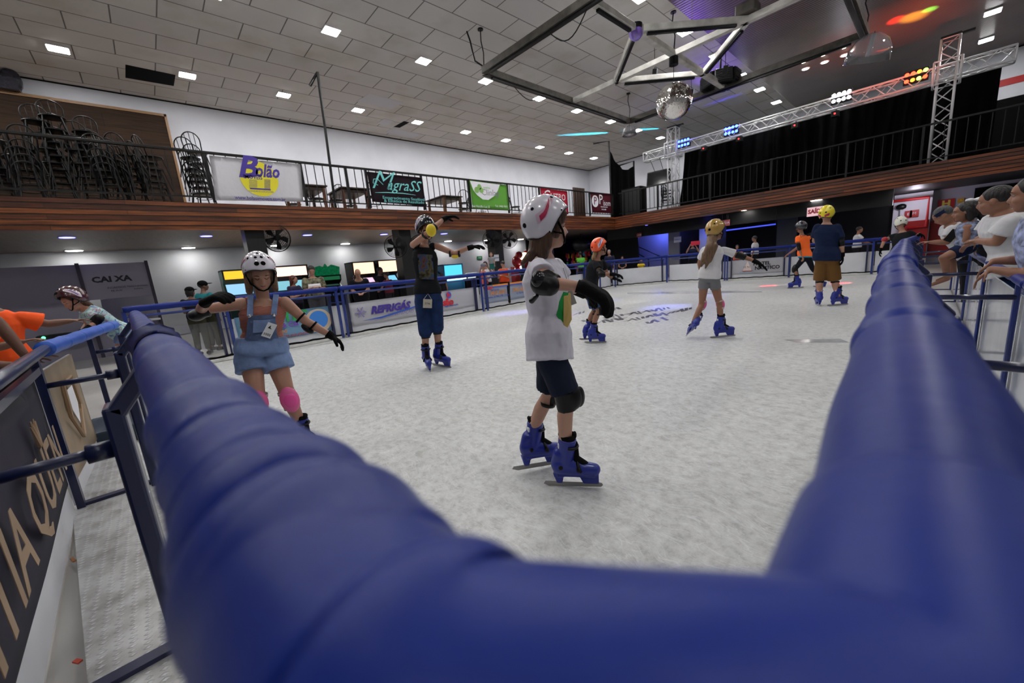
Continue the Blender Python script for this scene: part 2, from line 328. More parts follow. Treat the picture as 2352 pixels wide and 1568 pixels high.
for x, ys in LROWS.items():
    for y in ys:
        if proto is None:
            proto = thing('ceiling_light', '', 'ceiling light', (x, y, ZC))
            bm = NB(); boxb(bm, (-.145, -.165, -.035), (.145, .165, -.028)); obj('light_panel', bm, panel_m, proto, world=False)
            bm = NB(); boxb(bm, (-.165, -.185, -.03), (.165, .185, -.001)); obj('light_frame', bm, frame_m, proto, world=False)
            o = proto
        else:
            o = dup(proto); o.location = (x, y, ZC)
        vis = {-14.3: -1, -10.25: 4, -5.17: 11, .5: 18, 5.5: 99}[x]; rk = sum(1 for q in ys if vis <= q <= y)
        o['label'] = ('square LED ceiling panel, ' + ORD[rk - 1] + ' from near end of the ' + names_row[x]) if y >= vis else 'square LED ceiling panel beyond the photo edge, ' + names_row[x]; o['group'] = 'ceiling LED panels ' + names_row[x]
for i in range(3):
    for j in range(2):
        x, y = -3.06 + (i - 1) * .52 - .07 * j, 17.38 + j * .74
        bm = NB(); disc(bm, (x, y, ZC), .13, -.02, -.001, 18); o = obj('downlight', bm, frame_m)
        bm = NB(); disc(bm, (x, y, ZC), .09, -.028, -.021, 18); obj('lamp_lens', bm, glow('warm_small', (1, .9, .75), 26), o)
        tag(o, 'small round spotlight, %s of the %s three in the dark ceiling cluster' % (('left one', 'middle one', 'right one')[i], ('nearer', 'farther')[j]), 'ceiling light', 'six round spotlights on the dark ceiling')
# downlights under the balconies
dl_w = glow('downlight_white', (1, .97, .9), 45); dl_b = glow('downlight_blue', (.10, .10, 1), 12)
SOF = BZ0 + .08
UL = {}
def under_light(x, y, blue, grp):
    UL[(blue, grp)] = UL.get((blue, grp), -1) + 1; rk = ORD[UL[(blue, grp)]]
    bm = NB(); disc(bm, (x, y, SOF), .14 if blue else .185, -.02, 0, 20); o = obj('downlight', bm, frame_m)
    bm = NB(); disc(bm, (x, y, SOF), .12 if blue else .16, -.026, -.0205, 20); obj('lamp_lens', bm, dl_b if blue else dl_w, o)
    tag(o, ('blue' if blue else 'white') + ' round downlight under the ' + grp + ', ' + rk + (' counted from the left' if 'long' in grp else ' counted from the right'), 'ceiling light', ('blue' if blue else 'white') + ' downlights under the ' + grp)
for k in range(8):
    under_light(-15.6 if False else -15.9, -1.25 + 2.42 * k, False, 'long balcony'); under_light(-12.75, -1.05 + 2.4 * k, True, 'long balcony')
for (u, v, b_) in [(1875, 460, 0), (1706, 483, 0), (2074, 427, 0), (1610, 497, 1), (1487, 517, 1)]:
    p = G(u, v, SOF - .02); under_light(p.x, p.y, bool(b_), 'far balcony')
# ================================================================ balcony railings
def railing(name, label, p0, p1, z, hgt, n, posts):
    t = thing(name, label, 'railing', (p0[0], p0[1], z)); p0 = V(*p0, z); p1 = V(*p1, z); up = V(0, 0, 1)
    bm = NB(); bar(bm, p0 + up * hgt, p1 + up * hgt, .07, .05); obj('handrail', bm, black_metal, t, bevel=.008)
    bm = NB(); bar(bm, p0 + up * .11, p1 + up * .11, .035, .03); obj('bottom_rail', bm, black_metal, t)
    base = None
    for i in range(n):
        q = p0.lerp(p1, (i + .5) / n)
        if base is None:
            bm = NB(); bar(bm, (0, 0, .11), (0, 0, hgt - .02), .018, .018); base = obj('baluster', bm, black_metal, t, world=False); base.location = q - t.location
        elif i < 99:
            o = base.copy(); C.objects.link(o); o.location = q - t.location
    for f in posts:
        q = p0.lerp(p1, f); bm = NB(); boxb(bm, (q.x - .028, q.y - .028, z), (q.x + .028, q.y + .028, z + hgt)); obj('post', bm, black_metal, t)
    return t
def fr(u, v): return (onX(u, v, XF).y - (-2.4)) / (17.4 + 2.4)
railing('balcony_railing', 'long black balcony railing hung with banners above the wood planks', (XF - .012, -2.4), (XF - .012, 17.4), BZ1, 1.04, 96,
        [fr(480, 400), fr(697, 420), fr(795, 400) , fr(842, 410), fr(970, 430), fr(1077, 440), fr(1167, 450), fr(1240, 460), fr(1355, 470), .999])
railing('balcony_railing', 'black balcony railing in front of the stage truss and black curtain', (XF + .2, YF + .06), (3.4, YF + .06), BZ1, 1.06, 66,
        [.02, .14, .3, .45, .6, .72, .86])
# tall bent pole on the long balcony
a = onX(770, 470, XF - .16); b = onX(731, 166, XF - .16); c = AT(712, 197, b)
bm = NB(); tube(bm, [V(a.x, a.y, BZ1), V(b.x, b.y - .02, b.z), c], .035, 8)
tag(obj('bent_pole', bm, black_metal), 'tall thin black pole with bent top rising from the long balcony', 'pole')
# ---------------------------------------------------------------- banners on the balcony
def ripple(a, b, c, d, n=(1, 0, 0), amp=.015, nx=18, ny=8, th=.004):
    """cloth a-b top, d-c bottom"""
    bm = NB(); n = Vector(n); G_ = []
    for j in range(ny + 1):
        row = []
        for i in range(nx + 1):
            s, t_ = i / nx, j / ny; p = a.lerp(b, s).lerp(d.lerp(c, s), t_)
            wv = amp * (math.sin(s * 9 + t_ * 3) * .6 + math.sin(s * 23 + 1) * .3 * (1 - t_)) ; row.append(bm.verts.new(p + n * wv))
        G_.append(row)
    for j in range(ny):
        for i in range(nx): bm.faces.new((G_[j][i], G_[j][i + 1], G_[j + 1][i + 1], G_[j + 1][i]))
    r = bmesh.ops.solidify(bm, geom=bm.faces[:], thickness=th); return bm
def banner(pix, m, label, plane=XF + .042, group='banners on the long balcony railing'):
    P = [onX(u, v, plane) for u, v in pix]
    return tag(obj('banner', ripple(*P), m, smooth=True), label, 'banner', group), P
YD, ZD = (0, 1, 0), (0, 0, 1)
xb = XF + .066
def tx(s, u, v, size, m, par, **k):
    p = onX(u, v, xb); return text(s, size, m, par, p, YD, ZD, **k)
b1, P = banner([(480, 357), (690, 377), (697, 463), (495, 460)], white_cloth, 'white banner with a purple name over a yellow disc')
yel = mat('yellow_print', (.8, .72, .02), .5)
bm = NB(); c_ = onX(596, 411, xb - .003); r_ = .385
lathe(bm, [(0, 0), (r_, 0), (r_, .004), (0, .004)], c_, 40, Euler((0, math.pi / 2, 0)).to_matrix()); obj('yellow_disc', bm, yel, b1)
tx('B', 564, 385, .66, purple_ink, b1, bold=.02, shear=.35); tx('olão', 612, 394, .40, purple_ink, b1, bold=.012, shear=.35, sx=.72)
tx('IMÓVEIS', 581, 407, .12, purple_ink, b1, bold=.003, sx=.85); tx('VENDAS E LOCAÇÕES', 601, 440, .05, purple_ink, b1); tx('www.bolaoimoveis.com.br', 600, 456, .12, purple_ink, b1, sx=.8)
bm = NB()
for (u0, u1) in ((572, 591), (607, 621)):
    for k in range(7):
        v0 = 412 + k * 3.1; p = onX(u0, v0, xb); q = onX(u1, v0 + 1.9, xb); boxb(bm, (xb, p.y, q.z), (xb + .004, q.y, p.z))
p = onX(574, 431, xb); q = onX(622, 437, xb); boxb(bm, (xb, p.y, q.z), (xb + .004, q.y, p.z))
obj('building_logo', bm, purple_ink, b1)
dk = mat('banner_aubergine', (.035, .022, .03), .6, bump=.25, bscale=7); cyan = mat('cyan_print', (.18, .62, .62), .5)
b2, P = banner([(842, 394), (968, 408), (980, 474), (855, 463)], dk, 'dark aubergine banner with turquoise script lettering')
tx('M', 872, 415, .72, cyan, b2, shear=.5, bold=-.008, sx=1.1); tx('agraSS', 926, 427, .44, cyan, b2, shear=.45, sx=.95)
tx('Emagrecimento Saudável', 929, 456, .115, cyan, b2, sx=1.2); tx('& Estética de Resultado', 930, 463, .115, cyan, b2, sx=1.2)
bm = NB(); tube(bm, [onX(862, 442, xb), onX(890, 442, xb), onX(925, 444, xb), onX(955, 448, xb)], [.004, .012, .012, .003], 6); tube(bm, [onX(868, 425, xb), onX(857, 420, xb), onX(858, 411, xb), onX(867, 411, xb), onX(880, 424, xb)], .01, 6); obj('swash', bm, cyan, b2)
grn = mat('green_print', (.2, .52, .08), .5, bump=.2, bscale=7)
b3, P = banner([(1077, 413), (1164, 425), (1170, 482), (1085, 478)], grn, 'green and white clinic banner on the long balcony')
bm = NB(); W = [onX(u, v, xb - .004) for u, v in ((1079, 415), (1148, 424), (1143, 438), (1134, 451), (1122, 459), (1109, 458), (1096, 448), (1087, 436))]; prism(bm, W, (.003, 0, 0)); obj('white_field', bm, white_cloth, b3)
bm = NB()
for (u, v, r_) in ((1101, 429, .09), (1095, 436, .1), (1106, 437, .09)): lathe(bm, [(0, 0), (r_, 0), (r_, .004), (0, .004)], onX(u, v, xb), 20, Euler((0, math.pi / 2, 0)).to_matrix())
obj('round_logo', bm, mat('logo_green', (.25, .5, .12), .5), b3)
tx('Clinlap', 1127, 443, .3, mat('grey_print', (.3, .3, .32), .5), b3); tx('estética', 1118, 431, .1, grn, b3); tx('Rua Hercílio Luz 12', 1105, 474, .1, white_cloth, b3); tx('Tel. 3442-7015', 1152, 474, .1, white_cloth, b3)
redb = mat('banner_red', (.6, .02, .06), .5, bump=.2, bscale=7)
b4, P = banner([(1240, 431), (1303, 439), (1306, 492), (1246, 490)], redb, 'bright red banner with white lettering behind the white helmet')
tx('C', 1257, 450, .6, white_cloth, b4); tx('ASTRO', 1281, 453, .36, white_cloth, b4, sx=.9)
mar = mat('banner_maroon', (.13, .006, .022), .55, bump=.2, bscale=7)
b5, P = banner([(1355, 442), (1403, 447), (1406, 490), (1360, 488)], mar, 'maroon banner at the corner end of the long balcony')
bm = NB(); c_ = onX(1367, 462, xb); lathe(bm, [(0, 0), (.26, 0), (.26, .004), (0, .004)], c_, 30, Euler((0, math.pi / 2, 0)).to_matrix() ); obj('white_disc', bm, white_cloth, b5)
text('P', .5, mar, b5, c_ + V(.008, 0, 0), YD, ZD); tx('P', 1380, 459, .62, white_cloth, b5); tx('isom', 1394, 467, .36, white_cloth, b5, sx=.9); tx('revestimentos', 1388, 475, .1, white_cloth, b5); tx('3442-6400', 1387, 481, .09, white_cloth, b5)
# ---------------------------------------------------------------- bentwood metal chairs
seat_m = mat('chair_seat', (.05, .022, .012), .45, var=.2)
def make_chair(label, group):
    t = thing('chair', label, 'chair', (0, 0, 0), 0, group)
    bm = NB(); lathe(bm, [(0, .45), (.19, .45), (.205, .46), (.2, .475), (0, .48)], (0, 0, 0), 20); obj('seat', bm, black_plastic, t, True, world=False)
    bm = NB(); P = []
    for k in range(13):
        a = math.pi * k / 12; P.append((-.19 - .05 * math.sin(a) , .19 * math.cos(a), .7 + .19 * math.sin(a)))
    tube(bm, [(-.15, .17, .45)] + P + [(-.15, -.17, .45)], .013, 7)
    for yy in (-.1, 0, .1):
        tube(bm, [(-.17, yy * .9, .46), (-.235, yy, .7 + .19 * math.cos(yy * 5))], .007, 5)
    obj('backrest', bm, black_metal, t, True, world=False)
    for sx in (-1, 1):
        for sy in (-1, 1):
            bm = NB(); tube(bm, [(sx * .13, sy * .13, .46), (sx * .17, sy * .17, .2), (sx * .2, sy * .2, 0)], .012, 6); obj('leg', bm, black_metal, t, world=False)
    bm = NB(); tube(bm, [(.16 * math.cos(a), .16 * math.sin(a), .22) for a in [math.pi * 2 * k / 16 for k in range(16)]], .007, 5, closed=True); obj('leg_ring', bm, black_metal, t, world=False)
    return t
cb = make_chair('black hoop-back chair', 'chairs')
used = [False]
def chair(x, y, rz, label, group=None, z=0, tilt=0):
    o = cb if not used[0] else dup(cb); used[0] = True
    o.location = (x, y, BZ1 + z); o.rotation_euler = (0, tilt, rz); o['label'] = label
    if group: o['group'] = group
    elif 'group' in o: del o['group']
    return o
def stack(u, v, X, n, rz, label, grp, dz=.14):
    p = onX(u, v, X)
    for k in range(n):
        pos_ = 'topmost chair' if k == n - 1 else ('bottom chair' if k == 0 else ORD[n - 1 - k] + ' chair from the top')
        chair(X - .012 * k, p.y + .012 * k * (1 if k % 2 else -1), rz + random.uniform(-.05, .05), pos_ + ' of the black hoop-back stack ' + label, 'black hoop-back chairs stacked ' + label, z=k * dz)
def pp(u, v, X): return onX(u, v, X).y
# stacks against the wood partition
for (u, X, n, rz, lb) in [(-8, -13.2, 8, .3, 'cut by the photo edge'), (60, -12.6, 6, -2.9, 'low beside the tallest'), (135, -13.0, 12, .1, 'reaching the partition top'), (205, -12.9, 10, -.1, 'second tallest of all'),
                          (290, -12.4, 6, 2.5, 'before plain wood boards'), (350, -12.3, 6, 1.9, 'at the partition end'), (250, -12.2, 5, 2.9, 'between tall and short ones')]:
    stack(u, 400, X, n, rz, lb, '')
stack(455, 400, -12.6, 8, 2.6, 'left of the white banner', 'chairs in the stack by the white wall')
def table(u, v, X, label, rz=0):
    y = onX(u, v, X).y; t = thing('table', label, 'table', (X, y, BZ1), rz)
    bm = NB(); boxb(bm, (-.6, -.45, .72), (.6, .45, .76)); boxb(bm, (-.52, -.38, .62), (.52, .38, .72)); obj('tabletop', bm, wood_dark, t, bevel=.01, world=False)
    for sx in (-1, 1):
        for sy in (-1, 1):
            bm = NB(); boxb(bm, (sx * .5 - .035, sy * .36 - .035, 0), (sx * .5 + .035, sy * .36 + .035, .72)); obj('leg', bm, mat('leg_wood', (.09, .03, .012), .4), t, world=False)
    return y
y = table(700, 440, -12.6, 'dark wooden table partly hidden by the right edge of the white banner')
chair(-12.6, y + .85, 3.4, 'black hoop-back chair at the table right of the white banner'); chair(-13.5, y - .1, 0, 'black hoop-back chair behind the table by the white banner')
y = table(800, 445, -12.6, 'dark wooden table directly behind the tall bent pole')
chair(-12.5, y - 1.0, .9, 'black hoop-back chair at the pole side of the table behind the bent pole'); chair(-13.4, y + .35, .0, 'black hoop-back chair pushed in behind the table beside the dark banner'); chair(-11.8, y + .4, 3.1, 'black hoop-back chair on the rail side of the table beside the dark banner')
y = table(1020, 460, -12.8, 'dark wooden table between the dark banner and the green banner')
chair(-12.7, y - 1.05, 1.0, 'black hoop-back chair just right of the dark aubergine banner'); chair(-12.0, y + .3, 2.6, 'black hoop-back chair between table and green banner'); chair(-13.2, y + 1.15, -2.3, 'black hoop-back chair touching the left edge of the green banner'); chair(-12.2, y + 1.3, -2.9, 'black hoop-back chair in front of its neighbour at the green banner')
chair(-12.2, pp(1183, 470, -12.2), -2.2 + 3.1, 'lone black hoop-back chair between the green and red banners')
chair(-12.4, pp(1330, 480, -12.4), 1.2, 'black hoop-back chair left of the brown wooden door panel')
a = onX(1316, 430, -12.0); b = onX(1345, 500, -12.0)
bm = NB(); boxb(bm, (-12.03, a.y, BZ1), (-11.98, b.y, a.z)); o = tag(obj('door_panel', bm, mat('brown_board', (.06, .032, .022), .5)), 'brown grooved wooden panel standing between red and maroon banners', 'panel')
bm = NB()
for k in range(1, 6): yy = a.y + (b.y - a.y) * k / 6; boxb(bm, (-11.981, yy - .01, BZ1 + .02), (-11.976, yy + .01, a.z - .02))
obj('groove', bm, black_matte, o)
# ---------------------------------------------------------------- black screen frame at the balcony corner
cloth_b = mat('black_cloth', (.002, .002, .003), .75, bump=.4, bscale=3, spec=.1)
p1 = V(XF + .0 - .1, YF - .15, BZ1); z1 = AT(1402, 352, p1).z; t = thing('screen_frame', 'black cloth screen on posts at the balcony corner', 'screen', p1)
p2 = AT(1457, 435, V(-13.2, 21.9, 0)); p2 = V(p2.x, p2.y, BZ1); z2 = AT(1457, 380, p2).z
bm = NB(); tube(bm, [p1, V(p1.x, p1.y, z1 + .55), V(p1.x - .5, p1.y - .55, z1 + .5)], .04, 8); obj('post', bm, black_metal, t)
bm = NB(); tube(bm, [p2, V(p2.x, p2.y, z2 + .25), V(p2.x - .9, p2.y - .3, z2 + .15)], .05, 8); obj('post', bm, black_metal, t)
bm = NB(); R_ = []
for i in range(17):
    s = i / 16; q = p1.lerp(p2, s * .97); zt = z1 + .15 + (z2 - z1 - .2) * s - .5 * math.sin(math.pi * s); off = V(.03 * math.sin(i * 1.3), .03 * math.cos(i * 1.1), 0)
    R_.append((bm.verts.new(q + off), bm.verts.new(V(q.x, q.y, zt) + off)))
for i in range(16): bm.faces.new((R_[i][0], R_[i + 1][0], R_[i + 1][1], R_[i][1]))
bmesh.ops.solidify(bm, geom=bm.faces[:], thickness=.01); obj('cloth', bm, cloth_b, t, True)
def cabinet(u0, u1, v0, Y, label, cat='speaker', name='speaker', depth=.6, zb=BZ1):
    a = onY(u0, v0, Y); b = onY(u1, v0, Y); t = thing(name, label, cat, ((a.x + b.x) / 2, Y, zb))
    bm = NB(); boxb(bm, (a.x, Y, zb), (b.x, Y + depth, a.z)); obj('body', bm, black_matte, t, bevel=.02)
    bm = NB(); boxb(bm, (a.x + .05, Y - .015, zb + .05), (b.x - .05, Y - .002, a.z - .05)); obj('grille', bm, mat('speaker_grille', (.012, .012, .013), .5, bump=.6, bscale=160), t)
cabinet(1426, 1471, 436, 18.0, 'big black cabinet behind the railing beside the black cloth screen', 'cabinet', 'cabinet')
# ---------------------------------------------------------------- stage truss
YT = 18.15; TS = .36
truss_m = mat('truss_alu', (.62, .62, .64), .35, metal=.15)
def truss(bm, a, b, s, step, upv):
    a = Vector(a); b = Vector(b); d = (b - a).normalized(); up = Vector(upv); sd = d.cross(up).normalized(); L_ = (b - a).length; n = max(1, round(L_ / step)); h = s / 2
    cor = [(sd * i + up * j) * h for i, j in ((-1, -1), (1, -1), (1, 1), (-1, 1))]
    for c_ in cor: tube(bm, [a + c_, b + c_], .03, 8)
    for k in range(n):
        for q in range(4):
            c0, c1 = cor[q], cor[(q + 1) % 4]
            s0 = a + d * (L_ * k / n); s1 = a + d * (L_ * (k + .5) / n); s2 = a + d * (L_ * (k + 1) / n)
            tube(bm, [s0 + c0, s1 + c1, s2 + c0], .017, 5)
    for e in (a, b):
        for q in range(4): tube(bm, [e + cor[q], e + cor[(q + 1) % 4]], .02, 6)
t = thing('stage_truss', 'long silver lighting truss across the front of the stage balcony', 'truss', (-6, YT, BZ1))
zl = (onY(1485, 350, YT).z + onY(1485, 371, YT).z) / 2; zr = (onY(2330, 112, YT).z + onY(2330, 140, YT).z) / 2; zt = (zl + zr) / 2
xl = onY(1482, 360, YT).x; xr = onY(2333, 126, YT).x
bm = NB(); truss(bm, (xl, YT, zt), (xr, YT, zt), TS, .62, (0, 0, 1)); obj('crossbeam', bm, truss_m, t, True)
xc1 = onY(1547, 400, YT).x; xc2 = onY(2160, 300, YT).x; ztop = onY(1545, 295, YT).z
for xc in (xc1, xc2):
    bm = NB(); truss(bm, (xc, YT, BZ1), (xc, YT, ztop), .36, .62, (0, 1, 0)); obj('tower', bm, truss_m, t, True)
    bm = NB(); h = .27
    for sx in (-1, 1):
        for sy in (-1, 1): tube(bm, [(xc + sx * h, YT + sy * h, zt - .3), (xc + sx * h, YT + sy * h, zt + .3)], .03, 8)
    for zz in (-.3, .3): tube(bm, [(xc - h, YT - h, zt + zz), (xc + h, YT - h, zt + zz), (xc + h, YT + h, zt + zz), (xc - h, YT + h, zt + zz)], .025, 8, closed=True)
    obj('sleeve_block', bm, truss_m, t, True)
    bm = NB(); boxb(bm, (xc - .2, YT - .2, ztop), (xc + .2, YT + .2, ztop + .06)); boxb(bm, (xc - .2, YT - .05, ztop + .02), (xc + .45, YT + .05, ztop + .08)); obj('top_cap', bm, black_metal, t)
# LED wash lights on the truss
def led_par(u, v, cols, s, label):
    p = onY(u, v, YT - .15); t = thing('wash_light', label, 'stage light', (p.x, YT - .15, p.z))
    bm = NB(); boxb(bm, (p.x - .27, YT - .19, p.z - .18), (p.x + .27, YT - .08, p.z + .18)); obj('housing', bm, black_plastic, t, bevel=.015)
    bm = NB(); tube(bm, [(p.x - .1, YT - .1, p.z - .15), (p.x - .1, YT, zt + .1)], .015, 6); tube(bm, [(p.x + .1, YT - .1, p.z - .15), (p.x + .1, YT, zt + .1)], .015, 6); obj('bracket', bm, black_metal, t)
    for j in range(2):
        for i in range(4):
            bm = NB(); ball(bm, (p.x - .195 + .13 * i, YT - .2, p.z + .09 - .18 * j), .052, 2, (1, .5, 1)); c_ = cols[(i + j) % len(cols)]
            obj('led_lens', bm, glow('led_%s' % (str([round(k, 2) for k in c_]),), c_, s), t, True)
    return p
pb1 = led_par(1571, 328, [(.03, .07, 1)], 16, 'blue stage wash light beside the nearer truss tower junction, beside white sleeve')
bpy.context.scene.collection
led_par(1680, 299, [(.03, .07, 1)], 16, 'blue stage wash light a third of the way along the truss')
led_par(1933, 222, [(.9, .9, 1)], 30, 'white stage wash light in the middle of the truss')
led_par(2104, 175, [(1, .03, .01), (1, .03, .01), (1, .12, .01), (.3, .6, .05)], 12, 'red stage wash light beside the right truss tower')
bpy.data.objects['wash_light']['label'] = 'blue stage wash light right next to the left truss tower'
for (u, v, c_) in [(1618, 340, 'left'), (1699, 318, 'l2'), (1827, 287, 'c'), (1919, 260, 'r')]:
    p = onY(u, v, YT - .1); t = thing('hanging_spotlight', {'left': 'small black hanging spotlight between left tower and second blue wash light', 'l2': 'small black hanging spotlight right of the second blue wash light', 'c': 'small black hanging spotlight at mid truss', 'r': 'small black hanging spotlight below the white wash light'}[c_], 'stage light', p)
    bm = NB(); boxb(bm, (p.x - .1, p.y - .12, p.z - .12), (p.x + .1, p.y + .1, p.z + .06)); tube(bm, [(p.x, p.y, p.z), (p.x, YT, zt - .15)], .015, 6); obj('body', bm, black_plastic, t, bevel=.01)
    bm = NB(); ball(bm, (p.x, p.y - .125, p.z - .03), .028, 1); obj('indicator', bm, glow('red_dot', (1, .03, .03), 6), t)
# black stage curtain
bm = NB(); YC = 19.0; cols = []
A_ = [(1573, 375), (1700, 345), (1850, 303), (2000, 262), (2150, 215), (2301, 160)]
xs = [onY(u, v, YC).x for u, v in A_]
zc_top = onY(2000, 262, YC).z
nx = 150
for i in range(nx + 1):
    s = i / nx; x = xs[0] + (xs[-1] - xs[0]) * s; zc = zt + .02 - .03 * abs(math.sin(s * 9)); x0 = x
    col = []
    for k in range(9):
        q = k / 8; yy = YC + .07 * math.sin(i * .9 + .6 * math.sin(i * .21)) * (.5 + q) + .1 * math.sin(i * .17 + q * 3)
        xx = x0 - .3 * q * (1 - s) ** 12; col.append(bm.verts.new((xx, yy, zc + (BZ1 + .02 - zc) * q)))
    cols.append(col)
for i in range(nx):
    for k in range(8): bm.faces.new((cols[i][k], cols[i + 1][k], cols[i + 1][k + 1], cols[i][k + 1]))
tag(obj('stage_curtain', bm, mat('curtain_black', (.0012, .0012, .0018), .6, bump=.4, bscale=2.5, spec=.03), smooth=True), 'wide black stage curtain hanging behind the truss', 'curtain')
bm = NB(); a = onY(2128, 282, 21.5); boxb(bm, (a.x - 3, 21.5, BZ1), (XR - .1, 21.6, onY(2250, 240, 21.5).z)); tag(obj('stage_divider', bm, black_matte), 'low black partition at the right back of the stage balcony', 'partition')
# TV hung from the truss
p = onY(1514, 408, 18.4); t = thing('television', 'black flat television hanging by cables left of the truss tower', 'television', p)
rt = Euler((math.radians(-12), 0, math.radians(6))).to_matrix(); bm = NB(); box(bm, p, (1.15, .09, .68), rot=rt); obj('case', bm, black_plastic, t, bevel=.015)
bm = NB(); box(bm, p + rt @ V(0, -.047, 0), (1.06, .006, .6), rot=rt); obj('screen', bm, mat('dark_glass', (.004, .004, .006), .12), t)
bm = NB(); tube(bm, [p + V(-.2, 0, .3), V(p.x - .3, YT, zt - .15)], .012, 6); tube(bm, [p + V(.2, 0, .3), V(p.x + .15, YT, zt - .15)], .012, 6); obj('hanger', bm, black_metal, t)
for k in range(4):
    p = onY(1533, 470, 18.6); o = dup(cb); o.location = (p.x, 18.6, BZ1 + .14 * k); o.rotation_euler = (0, 0, 1.2); o['label'] = ['bottom', 'second lowest', 'third lowest', 'topmost'][k] + ' black chair in the stack beside the left truss tower'; o['group'] = 'chairs stacked by the truss tower'
# ---------------------------------------------------------------- star frame hanging from the ceiling
ZF = 6.15; sx0, sx1, sy0, sy1 = -8.22, -1.68, 7.28, 14.25; mxx_, myy = -4.97, 10.85
fr_d = mat('frame_dark_metal', (.055, .05, .042), .5, metal=.3, var=.5, vscale=5, bump=.3, bscale=20); fr_w = mat('frame_white_metal', (.55, .54, .5), .5, var=.25, vscale=4)
t = thing('lighting_frame', 'square metal frame with an inner star hanging below the ceiling', 'lighting frame', (mxx_, myy, ZF))
def beam(a, b, m, w_=.14, h_=.13, tube_under=True):
    bm = NB(); a = V(*a, ZF); b = V(*b, ZF); bar(bm, a, b, w_, h_, (0, 0, 1)); o = obj('beam', bm, m, t, bevel=.01)
    if tube_under:
        bm = NB(); d = (b - a); dn = d.normalized(); bar(bm, a + dn * .25 - V(0, 0, h_ / 2 + .03), b - dn * .25 - V(0, 0, h_ / 2 + .03), .07, .05); obj('light_trough', bm, black_metal, o)
beam((sx0, sy0), (sx0, sy1), fr_d, .18, .16); beam((sx0, sy1), (sx1, sy1), fr_d, .18, .16); beam((sx1, sy1), (sx1, sy0), fr_d, .18, .16); beam((sx1, sy0), (sx0, sy0), fr_d, .18, .16)
N1, N2, N3, N4 = (mxx_, 9.0), (-6.65, myy), (mxx_, 12.7), (-3.3, myy)
beam((mxx_, sy0), N1, fr_w); beam(N1, (mxx_, myy), fr_w, tube_under=False); beam((mxx_, myy), (mxx_, sy1), fr_w, tube_under=False)
beam((sx0, myy), (mxx_, myy), fr_w, tube_under=False); beam((mxx_, myy), (sx1, myy), fr_w, tube_under=False)
beam(N1, N2, fr_w); beam(N2, N3, fr_w); beam(N3, N4, fr_w); beam(N4, N1, fr_w)
for (x, y) in ((sx0, sy0), (sx0, sy1), (sx1, sy0), (sx1, sy1), (mxx_, myy), (-3.3, myy)):
    bm = NB(); P = [V(x, y, ZF), V(x + .04, y, ZF + .4), V(x - .04, y + .02, ZF + .7), V(x, y, ZC)]; tube(bm, P, .015, 6); disc(bm, (x, y, ZC), .07, -.03, 0, 10); obj('suspension', bm, black_metal, t)
bm = NB(); a = G(1072, 72, ZC); P = [a, AT(1080, 95, a), AT(1085, 118, a), AT(1091, 140, a), V(sx0, sy0, ZF + .1)]; tube(bm, P, .02, 6); obj('power_cable', bm, black_metal, t)
bm = NB(); P = [V(sx0, sy0 + 1.0 + .12 * k, ZF - .1 - .25 * math.sin(k / 10 * math.pi)) for k in range(11)]; tube(bm, P, .012, 5); obj('loose_cable', bm, black_metal, t); bm = NB(); P = [V(sx0 + 2.2 + .1 * k, sy0 , ZF - .1 - .35 * math.sin(k / 10 * math.pi)) for k in range(11)]; tube(bm, P, .012, 5); obj('loose_cable', bm, black_metal, t)
bm = NB(); boxb(bm, (-3.5, myy - .2, ZF + .07), (-3.1, myy + .2, ZF + .3)); obj('junction_box', bm, fr_d, t, bevel=.02)
# disco ball
m_disco, N, L, B = nodes('mirror_tiles'); tc = N.new('ShaderNodeTexCoord'); mp = N.new('ShaderNodeMapping')
sp = N.new('ShaderNodeSeparateXYZ'); L.new(tc.outputs['Object'], sp.inputs[0])
at_ = N.new('ShaderNodeMath'); at_.operation = 'ARCTAN2'; L.new(sp.outputs[1], at_.inputs[0]); L.new(sp.outputs[0], at_.inputs[1])
zs = N.new('ShaderNodeMath'); zs.operation = 'DIVIDE'; zs.inputs[1].default_value = .44; L.new(sp.outputs[2], zs.inputs[0]); az = N.new('ShaderNodeMath'); az.operation = 'ARCSINE'; az.use_clamp = False; L.new(zs.outputs[0], az.inputs[0])
cb_ = N.new('ShaderNodeCombineXYZ'); L.new(at_.outputs[0], cb_.inputs[0]); L.new(az.outputs[0], cb_.inputs[1]); ms_ = N.new('ShaderNodeVectorMath'); ms_.operation = 'SCALE'; ms_.inputs['Scale'].default_value = 20; L.new(cb_.outputs[0], ms_.inputs[0])
fl = N.new('ShaderNodeVectorMath'); fl.operation = 'FLOOR'; L.new(ms_.outputs[0], fl.inputs[0]); wn = N.new('ShaderNodeTexWhiteNoise'); L.new(fl.outputs[0], wn.inputs[0])
sb = N.new('ShaderNodeVectorMath'); sb.operation = 'SUBTRACT'; sb.inputs[1].default_value = (.5, .5, .5); L.new(wn.outputs['Color'], sb.inputs[0]); sc_ = N.new('ShaderNodeVectorMath'); sc_.operation = 'SCALE'; sc_.inputs['Scale'].default_value = .22; L.new(sb.outputs[0], sc_.inputs[0])
ge = N.new('ShaderNodeNewGeometry'); ad = N.new('ShaderNodeVectorMath'); ad.operation = 'ADD'; L.new(ge.outputs['Normal'], ad.inputs[0]); L.new(sc_.outputs[0], ad.inputs[1]); L.new(ad.outputs[0], B.inputs['Normal'])
B.inputs['Metallic'].default_value = 1; B.inputs['Roughness'].default_value = .1; B.inputs['Base Color'].default_value = (.8, .78, .74, 1)
zb = AT(1549, 233, (mxx_, myy)).z
t = thing('mirror_ball', 'large mirrored disco ball hanging under the centre of the star frame', 'mirror ball', (mxx_, myy, zb))
